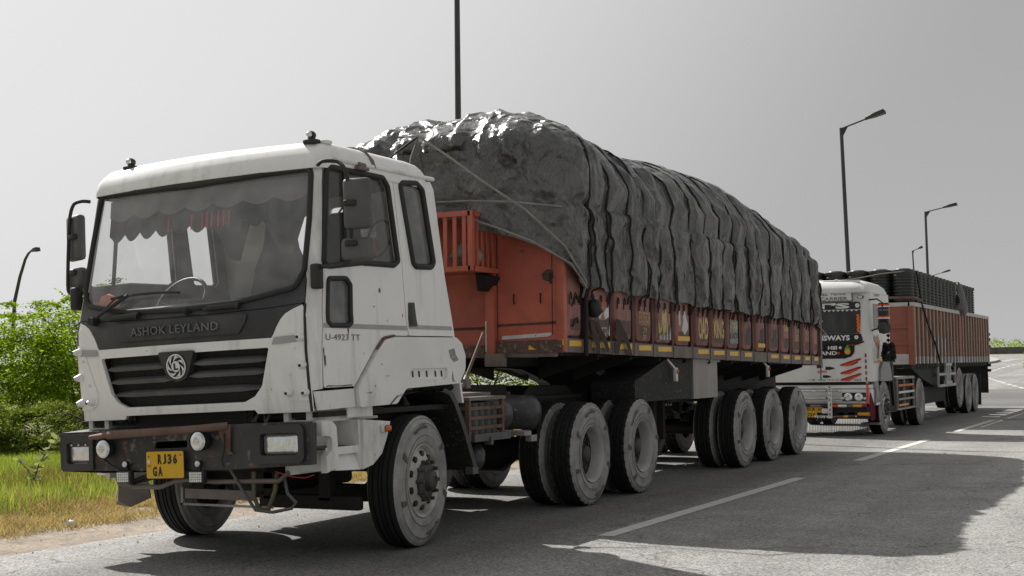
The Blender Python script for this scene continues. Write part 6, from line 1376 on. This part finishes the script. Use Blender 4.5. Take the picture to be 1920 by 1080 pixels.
for z in (.80, 1.07): mb.box(1.2, 1.245, 24.2, 26.7, z-.03, z+.03)
for y in (25.25, 25.5, 25.75): mb.box(1.21, 1.26, y-.06, y+.06, .84, HZ0-.02)
mb.box(1.2, 1.27, 25.1, 25.95, .82, .90); mb.box(1.2, 1.27, 25.1, 25.95, HZ0-.07, HZ0); mb.build('ladder_rack', CAP2, TR2, 0)
mb = MB(); mb.box(-1.2, 1.2, A1-.02, A1+.02, HZ0-.9, HZ0, CHASSIS); mb.box(.75, 1.25, 31.0, 31.03, .15, 1.0, RUBBER); [mb.box(1.15, 1.28, A1, A1+.1, z, z+.08, CHASSIS) for z in (1.05, 1.2, 1.75, 1.95, 2.1)]; mb.box(-XW, XW, A1-.03, A1, HZ0, HZ1, MAROON); mb.build('tailgate', None, TR2, 0)
RO2 = mat('brown_rope', (.16, .09, .05), .9)
tag(MB().tube([(1.27, 21.5, 3.36), (1.28, 22.0, 2.66), (1.30, 22.6, 2.2), (1.29, 23.6, 1.75), (1.28, 24.2, 1.35)], .02, 6).build('rope', ROPE, None, 50), 'dark rope tied down over the brown slatted trailer side', 'rope')
tag(MB().tube([(-1.2, 21.04, 2.78), (.6, 20.98, 2.77), (1.28, 21.1, 2.76), (1.29, 21.9, 2.72)], .025, 6, flat=1.3).build('strap', RUSTY, None, 50), 'rust brown strap around the front corner of the black tanks', 'strap')
tag(MB().tube([(-1.2, 21.0, 3.16), (-.3, 20.95, 3.18), (.1, 20.96, 3.21), (.6, 20.97, 3.29), (1.1, 21.05, 3.33)], .014, 6).build('rope', ROPEL, None, 50), 'pale rope strung across the fronts of the black tanks', 'rope')
# black ribbed tanks standing in the trailer
BT = mat('black_polyethylene', (.032, .032, .033), .40, var=.2, dirt=(.07, .069, .067), dirt_amt=.35, dirt_stretch=(1, 1, 1))
proto = None; tanks = [(1.0-.49*k, 21.42) for k in range(5)]+[(1.0, 21.42+.53*k) for k in range(1, 18)]+[(.74-.49*k, 21.86) for k in range(4)]
prof = [(0, .001), (0, .215)]
for k in range(13): z = .03+.068*k; prof += [(z, .222), (z+.016, .242), (z+.042, .242), (z+.058, .222)]
prof += [(.93, .225), (.94, .243), (1.0, .243), (1.0, .20), (1.02, .15), (1.02, .001)]
for k, (x, y) in enumerate(tanks):
    if proto is None:
        proto = empty('water_tank', (x, y, 2.38)); proto['category'] = 'tank'
        prof = [(a, r*.93) for a, r in prof]; MB().lathe(prof, (x, y, 2.38), 'z', 28).build('tank_body', BT, proto, 35)
        MB().lathe([(.93, .230), (.94, .237), (1.0, .237), (1.008, .228), (1.008, .17), (1.03, .15), (1.03, .001)], (x, y, 2.38), 'z', 28).build('tank_lid', BT, proto, 40); t = proto
    else: t = copy_tree(proto, None, (x, y, 2.38))
    t['group'] = 'black ribbed tanks loaded on the far trailer'; t.rotation_euler.z = .4*k
    ORD = ['first', 'second', 'third', 'fourth', 'fifth', 'sixth', 'seventh', 'eighth', 'ninth', 'tenth', 'eleventh', 'twelfth', 'thirteenth', 'fourteenth', 'fifteenth', 'sixteenth', 'seventeenth', 'eighteenth', 'nineteenth', 'twentieth', 'last']
    t['label'] = ('black ribbed water tank at the front corner of the brown trailer, above the red wall' if k == 0 else 'black ribbed water tank in the front row above the cab, %s from the corner' % ORD[k] if k < 5 else
                  'black ribbed water tank in the long side row, %s behind the corner tank' % ORD[k-5] if k < 22 else 'black ribbed water tank of the second row, in the %s gap left of the corner' % ORD[k-22])
mb = MB(); rings = []
for i, (z, hy, hx) in enumerate(((2.60, .42, .10), (2.68, .62, .15), (2.85, .55, .15), (3.05, .40, .12), (3.22, .26, .09), (3.34, .20, .07), (3.38, .10, .04))):
    cy = 27.9-.35*(z-2.6); rings.append([(1.25-.25*max(0, z-3.2)+hx*math.cos(a), cy+hy*math.sin(a)*(1+.18*math.sin(3*a+i*1.7)), z+.04*math.sin(4*a+i)) for a in (2*math.pi*k/16 for k in range(16))])
for r in rings: mb.v += r
for i in range(len(rings)-1): mb.f += [(i*16+k, i*16+(k+1) % 16, (i+1)*16+(k+1) % 16, (i+1)*16+k) for k in range(16)]
mb.f += [tuple(range(16)), tuple((len(rings)-1)*16+k for k in range(16))]; mb.m = [0]*len(mb.f)
tag(mb.build('tarpaulin', mat('grey_tarp', (.10, .10, .098), .6, var=.3, bump=.3, bscale=6), None, 60), 'crumpled grey tarpaulin draped over the side row of black tanks', 'tarpaulin')

# ------------------------------------------------------------------ street lamps
def lamp(pts, head, r0=.085, r1=.055, label='', curved=False):
    base = pts[0]; t = empty('street_lamp', base, label, 'street lamp', 'street lamps along the road')
    MB().tube([pts[0], pts[1]] if not curved else pts, [r0, r1] if not curved else list(np.linspace(r0, r1*.6, len(pts))), 10).build('lamp_pole', POLE, t, 60)
    if head is None: return
    a = Vector(pts[1]) if not curved else Vector(pts[-1]); b = Vector(head); d = (b-a)
    if not curved:
        mb = MB(); mb.tube([a-Vector((0, 0, .03)), a+d*.62], .035, 8); mb.add([a+Vector((.03, .01, -.05)), a+Vector((.03, .01, -.42)), a+d*.16+Vector((0, .01, -.03)), a+Vector((.03, -.01, -.05)), a+Vector((.03, -.01, -.42)), a+d*.16+Vector((0, -.01, -.03))], [(0, 1, 2), (5, 4, 3)]); mb.build('lamp_arm', POLE, t, 50)
    s = a+d*.55 if not curved else a
    n_ = d.normalized(); up = Vector((0, 0, 1)); up = (up-n_*up.dot(n_)).normalized(); sd = n_.cross(up); L_ = (b-s).length; vs = []
    for k, (w_, h0, h1) in ((0, (.05, -.04, .05)), (.25, (.08, -.05, .07)), (.45, (.15, -.06, .10)), (.95, (.17, -.06, .12)), (1, (.14, -.05, .06))):
        c = s+n_*L_*k; vs += [c+sd*w_+up*h0, c-sd*w_+up*h0, c-sd*w_*.8+up*h1, c+sd*w_*.8+up*h1]
    fs = [(4*i+q, 4*i+(q+1) % 4, 4*i+4+(q+1) % 4, 4*i+4+q) for i in range(4) for q in range(4)]+[(3, 2, 1, 0), (16, 17, 18, 19)]
    link_mesh('lamp_head', vs, fs, [LAMPH], None, t, 30)
lamp([(-8.0, 17.7, -.03), (-8.0, 17.75, 11.0)], (-6.2, 18.2, 11.6), .085, .06, 'dark lamp pole rising behind the load, its head above the picture')
lamp([(-5.75, 46.7, -.03), (-6.0, 46.7, 10.95)], (-4.20, 46.7, 11.45), .10, .075, 'tallest street lamp with its whole head showing, behind the white decorated lorry')
lamp([(-8.4, 80.5, .5), (-8.47, 80.5, 10.88)], (-6.5, 80.5, 11.22), .10, .075, 'second tallest street lamp with a head, above the row of black tanks')
lamp([(-14.3, 110, 1.1), (-14.62, 110, 10.74)], (-13.77, 110, 11.0), .09, .06, 'thin leaning street lamp between the two taller lamps')
lamp([(-18.0, 140, 1.8), (-18.1, 140, 10.35)], (-16.16, 140, 10.81), .09, .07, 'farthest street lamp, only its arm showing over the black tanks')
lamp([(-45.2, 40, -.1), (-45.25, 40, 2.4), (-45.1, 40, 4.9), (-44.75, 40, 6.1), (-44.4, 40, 6.95), (-44.2, 40, 7.22), (-44.03, 40, 7.33)], (-43.54, 40, 7.38), .11, .08, 'slender bent street lamp leaning over the roadside trees', True)

# ------------------------------------------------------------------ vegetation
LEAF_Y = leaf_mat('acacia_leaf', (.085, .17, .018), (.34, .46, .045), .58); LEAF_D = leaf_mat('dark_leaf', (.04, .085, .016), (.12, .18, .035), .45)
LEAF_O = leaf_mat('olive_shrub_leaf', (.08, .12, .03), (.22, .27, .08), .45); BARK = mat('bark', (.07, .052, .04), .9, var=.3, bump=.4)
GRASS = leaf_mat('green_grass', (.12, .19, .04), (.34, .41, .12), .45); STRAW = leaf_mat('dry_straw', (.24, .17, .09), (.62, .52, .33), .3); OLIVE = leaf_mat('withered_grass', (.11, .11, .045), (.27, .23, .10), .35)
def leaves(C, size, aspect, m, name, parent, flat=.6, origin=(0, 0, 0)):
    n_ = len(C); d = rng.normal(size=(n_, 3)); d[:, 2] *= flat*.6; d /= np.linalg.norm(d, axis=1)[:, None]
    u = rng.normal(size=(n_, 3)); u[:, 2] *= .35; u -= d*(u*d).sum(1)[:, None]; u /= np.linalg.norm(u, axis=1)[:, None]
    s = size*rng.uniform(.6, 1.4, n_)[:, None]; a = d*s; b = u*s*aspect
    V = np.stack([C-a, C+b*.9, C+a, C-b*.9], 1).reshape(-1, 3); F = np.arange(4*n_).reshape(-1, 4)
    return np_mesh(name, V, F, m, parent, False, None, origin)
def tree(x, y, h, r, nl, m, label, cat='tree', group=None, lsize=.045, stems=4, name='bush_tree', seed=0, low=.12, nclump=None, top=True):
    z0 = gz(x, y)-.03; t = empty(name, (x, y, z0), label, cat, group); R = np.random.default_rng(seed)
    mb = MB(); tips = []
    for k in range(stems):
        a = 6.28*k/stems+R.uniform(-.4, .4); p = Vector((x+R.uniform(-.15, .15), y+R.uniform(-.15, .15), z0)); pts = [p]; q = p
        for j in range(5): q = q+Vector((math.cos(a)*r*.13+R.uniform(-.08, .08), math.sin(a)*r*.13+R.uniform(-.08, .08), h*.16)); pts.append(q)
        mb.tube(pts, [.045, .038, .03, .022, .016, .008], 6); tips.append(pts)
        for j in (2, 3, 4):
            b = a+R.uniform(-1.2, 1.2); s_ = pts[j]; e = s_+Vector((math.cos(b)*r*.5, math.sin(b)*r*.5, h*.12)); mb.tube([s_, (s_+e)/2+Vector((0, 0, .08)), e], [.018, .012, .005], 5)
    mb.build('trunk', BARK, t, 60)
    nc = nclump or int(60+r*40); cl = []
    while len(cl) < nc:
        v = R.normal(size=3); v /= np.linalg.norm(v); rr = R.uniform(.35, 1)**.5
        p = np.array([x, y, z0+h*.52])+v*np.array([r, r, h*.46])*rr*(1+.22*noise.noise((v[0]*2+seed, v[1]*2, v[2]*2)))
        if p[2] > z0+h*low: cl.append((p, R.uniform(.16, .42)*r*.45+.05))
    if top:
        for k in range(10): a = R.uniform(0, 6.28); rr = R.uniform(0, .8)*r; cl.append((np.array([x+rr*math.cos(a), y+rr*math.sin(a), z0+h*R.uniform(.93, 1.08)]), .10))
    per = nl//len(cl); C = []
    for p, s_ in cl:
        tilt = R.normal(size=2)*.35; q = R.normal(size=(per, 3))*np.array([s_, s_, s_*.20]); q[:, 2] += q[:, 0]*tilt[0]+q[:, 1]*tilt[1]-.15*np.hypot(q[:, 0], q[:, 1]); C.append(p+q)
    leaves(np.concatenate(C), lsize, .38, m, 'crown', t, origin=(x, y, z0))
    return t
TG = 'roadside acacia trees'
tree(-15.2, 11.6, 2.75, 1.5, 19000, LEAF_Y, 'leftmost bright green acacia with bare dark stems, cut by the picture edge', seed=1, low=.3)
tree(-13.7, 12.3, 2.95, 1.5, 19000, LEAF_Y, 'bright green acacia right beside the white cab, with wispy top twigs', seed=2, low=.25)
tree(-16.6, 15.5, 3.3, 1.7, 12000, LEAF_D, 'darker acacia standing behind the two bright ones at the left', seed=3, low=.1)
tree(-13.6, 15.2, 2.7, 1.6, 10000, LEAF_D, 'dark green acacia half hidden by the cab edge', seed=4, low=.1)
for k, (x, y, h, r) in enumerate(((-12.6, 18.5, 3.0, 1.9), (-12.2, 22, 2.8, 1.9), (-11.6, 25.5, 2.9, 1.9), (-11.5, 29.5, 3.0, 2.0), (-11.4, 34, 2.9, 2.1), (-11.6, 39, 3.0, 2.2))):
    tree(x, y, h, r, 9000, LEAF_Y if k % 2 else LEAF_D, ('acacia behind the lorries, showing in the gaps under the trailers, %s from the cab' % ('first', 'second', 'third', 'fourth', 'fifth', 'farthest')[k]), group='acacias behind the parked lorries', seed=10+k, lsize=.06, low=.03)
tree(-12.0, 9.0, 1.0, 1.1, 16000, LEAF_O, 'low olive shrub in the shade below the bright acacias', 'shrub', None, .035, 3, 'shrub', 21, .02, 40, False)
tree(-13.6, 9.0, .95, 1.2, 14000, LEAF_D, 'low dark shrub at the left edge behind the grass', 'shrub', None, .035, 3, 'shrub', 22, .02, 40, False)
tree(-10.7, 9.6, .9, 1.0, 12000, LEAF_O, 'low olive shrub just behind the black bumper corner', 'shrub', None, .035, 3, 'shrub', 23, .02, 40, False)
tree(-2.05, 80, 1.75, .62, 5000, LEAF_Y, 'small round bush at the right edge of the road bend', 'bush', None, .06, 3, 'bush', 24, .05, 30, False)
mb = MB(); mb.lathe([(0, .001), (0, .19), (.10, .20), (.11, .215), (.15, .215), (.16, .2), (.38, .2), (.40, .215), (.43, .2), (.43, .001)], (-2.22, 76.5, gz(0, 76.5)), 'z', 18)
tag(mb.build('barrel', OR2, None, 40), 'small orange drum standing at the foot of the right edge bush', 'barrel')
# far hedge: one unbroken mass
C = []
for k in range(420):
    x = -75+k*.36+rng.normal()*.3; y = 188+rng.normal()*2.5; h = .95+.35*noise.noise((x*.12, 1, 2)); q = rng.normal(size=(60, 3))*np.array([.45, .6, .28]); C.append(np.array([x, y, gz(x, y)+rng.uniform(.1, h)])+q)
o = leaves(np.concatenate(C), .14, .5, LEAF_Y, 'treeline', None, origin=(0, 188, 2)); o['kind'] = 'stuff'
# grass and straw on the verge
def blades(n_, xr, yr_, hfun, w_, m, name, keep, lean=.5):
    X = rng.uniform(*xr, n_); Y = rng.uniform(*yr_, n_); k = np.array([keep(a, b) for a, b in zip(X, Y)]); X, Y = X[k], Y[k]; n_ = len(X)
    h = np.array([hfun(a, b) for a, b in zip(X, Y)])*rng.uniform(.5, 1.25, n_); a = rng.uniform(0, 6.28, n_); l = rng.uniform(.1, 1, n_)*lean*h; b = rng.uniform(0, 6.28, n_)
    z = np.array([shz(a, b)-.015 for a, b in zip(X, Y)])
    p = np.stack([X, Y, z], 1); sd = np.stack([np.cos(a), np.sin(a), 0*a], 1)*w_/2; up = np.stack([np.cos(b)*l, np.sin(b)*l, h], 1); mid = up*.55+np.stack([0*h, 0*h, .08*h], 1)
    V = np.stack([p-sd, p+sd, p+mid+sd*.7, p+up, p+mid-sd*.7], 1).reshape(-1, 3); i = np.arange(n_)[:, None]*5
    F = np.concatenate([i+np.array([[0, 1, 2, 4]]), i+np.array([[4, 2, 3, 3]])[:, :4]], 0)
    T = np.concatenate([i+np.array([[0, 1, 2]]), i+np.array([[0, 2, 4]]), i+np.array([[4, 2, 3]])], 0)
    return np_mesh(name, V, T, m, None, False, 'stuff')
nn = lambda x, y, s=1, o=0: noise.noise((x*s, y*s, o))
vis = lambda x, y: (x-6.67)/(y+9.06) > -1.16 and (x-6.67)/(y+9.06) < -.45
edge_g = lambda y: -3.75+.9*noise.noise((y*.55, 2, 9))+.35*noise.noise((y*1.9, 2, 9))
blades(150000, (-15, -2.9), (-1, 11), lambda x, y: (.26+.10*nn(x, y, .8))*(1 if y < 3.5 else max(.4, 1-(y-3.5)*.15)), .010, GRASS, 'grass', lambda x, y: vis(x, y) and x < edge_g(y)+.5*rng.random() and nn(x, y, .9, 3) > -.45)
blades(170000, (-6, -2.3), (-2.5, 12), lambda x, y: .09+.07*max(0, -x-3)+.05*nn(x, y, 1.2), .007, STRAW, 'dry_grass', lambda x, y: vis(x, y) and x < -2.2-.5*rng.random()**2+.35*nn(x, y, 1.1) and x > -4.5+.9*nn(x, y, .7, 5) and nn(x, y, 2.3, 6) > -.42, 1.9)
blades(24000, (-6.2, -2.5), (-2.5, 9), lambda x, y: .11+.07*nn(x, y, 1.6, 4), .008, OLIVE, 'withered_grass', lambda x, y: vis(x, y) and x < -2.9+.4*nn(x, y, 1.1) and nn(x, y, 1.1, 12) > .02, 1.7)
blades(30000, (-7.0, -3.6), (-1, 7), lambda x, y: .36*max(.2, 1-((x+5.1)/1.0)**2*.6-((y-2.6)/1.3)**2*.6), .008, OLIVE, 'withered_grass', lambda x, y: ((x+5.1)/1.1)**2+((y-2.6)/1.4)**2 < 1+.4*nn(x, y, 2), 1.0)
blades(70000, (-9, -2.4), (9, 34), lambda x, y: .16+.08*nn(x, y, 1), .02, STRAW, 'dry_grass', lambda x, y: x < -3.0+.4*nn(x, y, .8) and nn(x, y, .5, 8) > -.5, 1.6)
# seedling with round leaves beside the bumper
sp = empty('sapling', (-4.72, 2.0, 0), 'young plant with pale round leaves rising from the grass beside the bumper', 'plant')
stem = [Vector(p) for p in ((-4.72, 2, -.02), (-4.70, 2, .22), (-4.62, 2, .42), (-4.46, 2.0, .60), (-4.30, 2.0, .72))]; st2 = [Vector((-4.69, 2, .25)), Vector((-4.80, 1.95, .40)), Vector((-4.86, 1.92, .47))]
MB().tube(stem, [.008, .007, .006, .005, .003], 6).tube(st2, [.006, .004, .002], 6).build('stem', BARK, sp, 60)
SL = leaf_mat('pale_sapling_leaf', (.20, .25, .14), (.40, .44, .26), .35); lm = None
for k in range(60):
    if k < 50: t = k/50*3.4+.4; i = min(int(t), 3); p = stem[i]+(stem[i+1]-stem[i])*(t-i)
    else: t = (k-50)/10*1.9; i = min(int(t), 1); p = st2[i]+(st2[i+1]-st2[i])*(t-i)
    L_ = random.uniform(.07, .115)
    if lm is None:
        o = link_mesh('leaf', [(p.x, p.y, p.z), (p.x+.3, p.y+.30, p.z+.02), (p.x+.7, p.y+.32, p.z), (p.x+1, p.y, p.z-.06), (p.x+.7, p.y-.32, p.z), (p.x+.3, p.y-.30, p.z+.02), (p.x+.5, p.y, p.z-.03)], [(0, 1, 6), (1, 2, 6), (2, 3, 6), (3, 4, 6), (4, 5, 6), (5, 0, 6)], [SL], None, sp, 60, origin=p); lm = o
    else:
        o = lm.copy(); COL.objects.link(o); o.parent = sp; o.location = at(sp, p)
    o.scale = (L_, L_, L_); o.rotation_euler = (random.uniform(-.7, .7), random.uniform(-.9, .5), random.uniform(0, 6.28))
# litter on the verge
def crumple(x, y, s, m, label, name, cat, seed):
    R = np.random.default_rng(seed); bm = bmesh.new(); bmesh.ops.create_icosphere(bm, subdivisions=2, radius=s)
    for v in bm.verts: v.co = v.co*(1+R.uniform(-.4, .4)); v.co.z *= .6
    vs = [(v.co.x+x, v.co.y+y, v.co.z+s*.5) for v in bm.verts]; fs = [[q.index for q in f.verts] for f in bm.faces]; bm.verts.index_update(); bm.free()
    tag(link_mesh(name, vs, fs, [m], smooth=0), label, cat)
crumple(-2.5, .30, .06, mat('grey_foil', (.52, .55, .60), .4, .1, var=.5, vscale=30), 'crumpled grey foil wrapper at the edge of the dirt', 'wrapper', 'litter', 3)
crumple(-3.48, 1.38, .06, PAPER, 'small white paper scrap lying in the dry grass', 'paper_scrap', 'litter', 4)
crumple(-2.93, .16, .03, PAPER, 'tiny pale scrap on the straw near the picture edge', 'paper_scrap', 'litter', 5)
# grit and small stones along the road edge
vs = []; fs = []
for k in range(160):
    y = random.uniform(-4, 14); x = road_edge(y)+random.gauss(-.25, .45); s = random.uniform(.006, .015); c = Vector((x, y, .004 if x > road_edge(y) else .0)); o_ = len(vs)
    vs += [c+Vector((s*random.uniform(.6, 1), 0, 0)), c+Vector((0, s, 0)), c+Vector((-s, 0, 0)), c+Vector((0, -s, 0)), c+Vector((0, 0, s*.9))]; fs += [(o_, o_+1, o_+4), (o_+1, o_+2, o_+4), (o_+2, o_+3, o_+4), (o_+3, o_, o_+4)]
o = link_mesh('gravel', vs, fs, [M_CONC], smooth=0); o['kind'] = 'stuff'
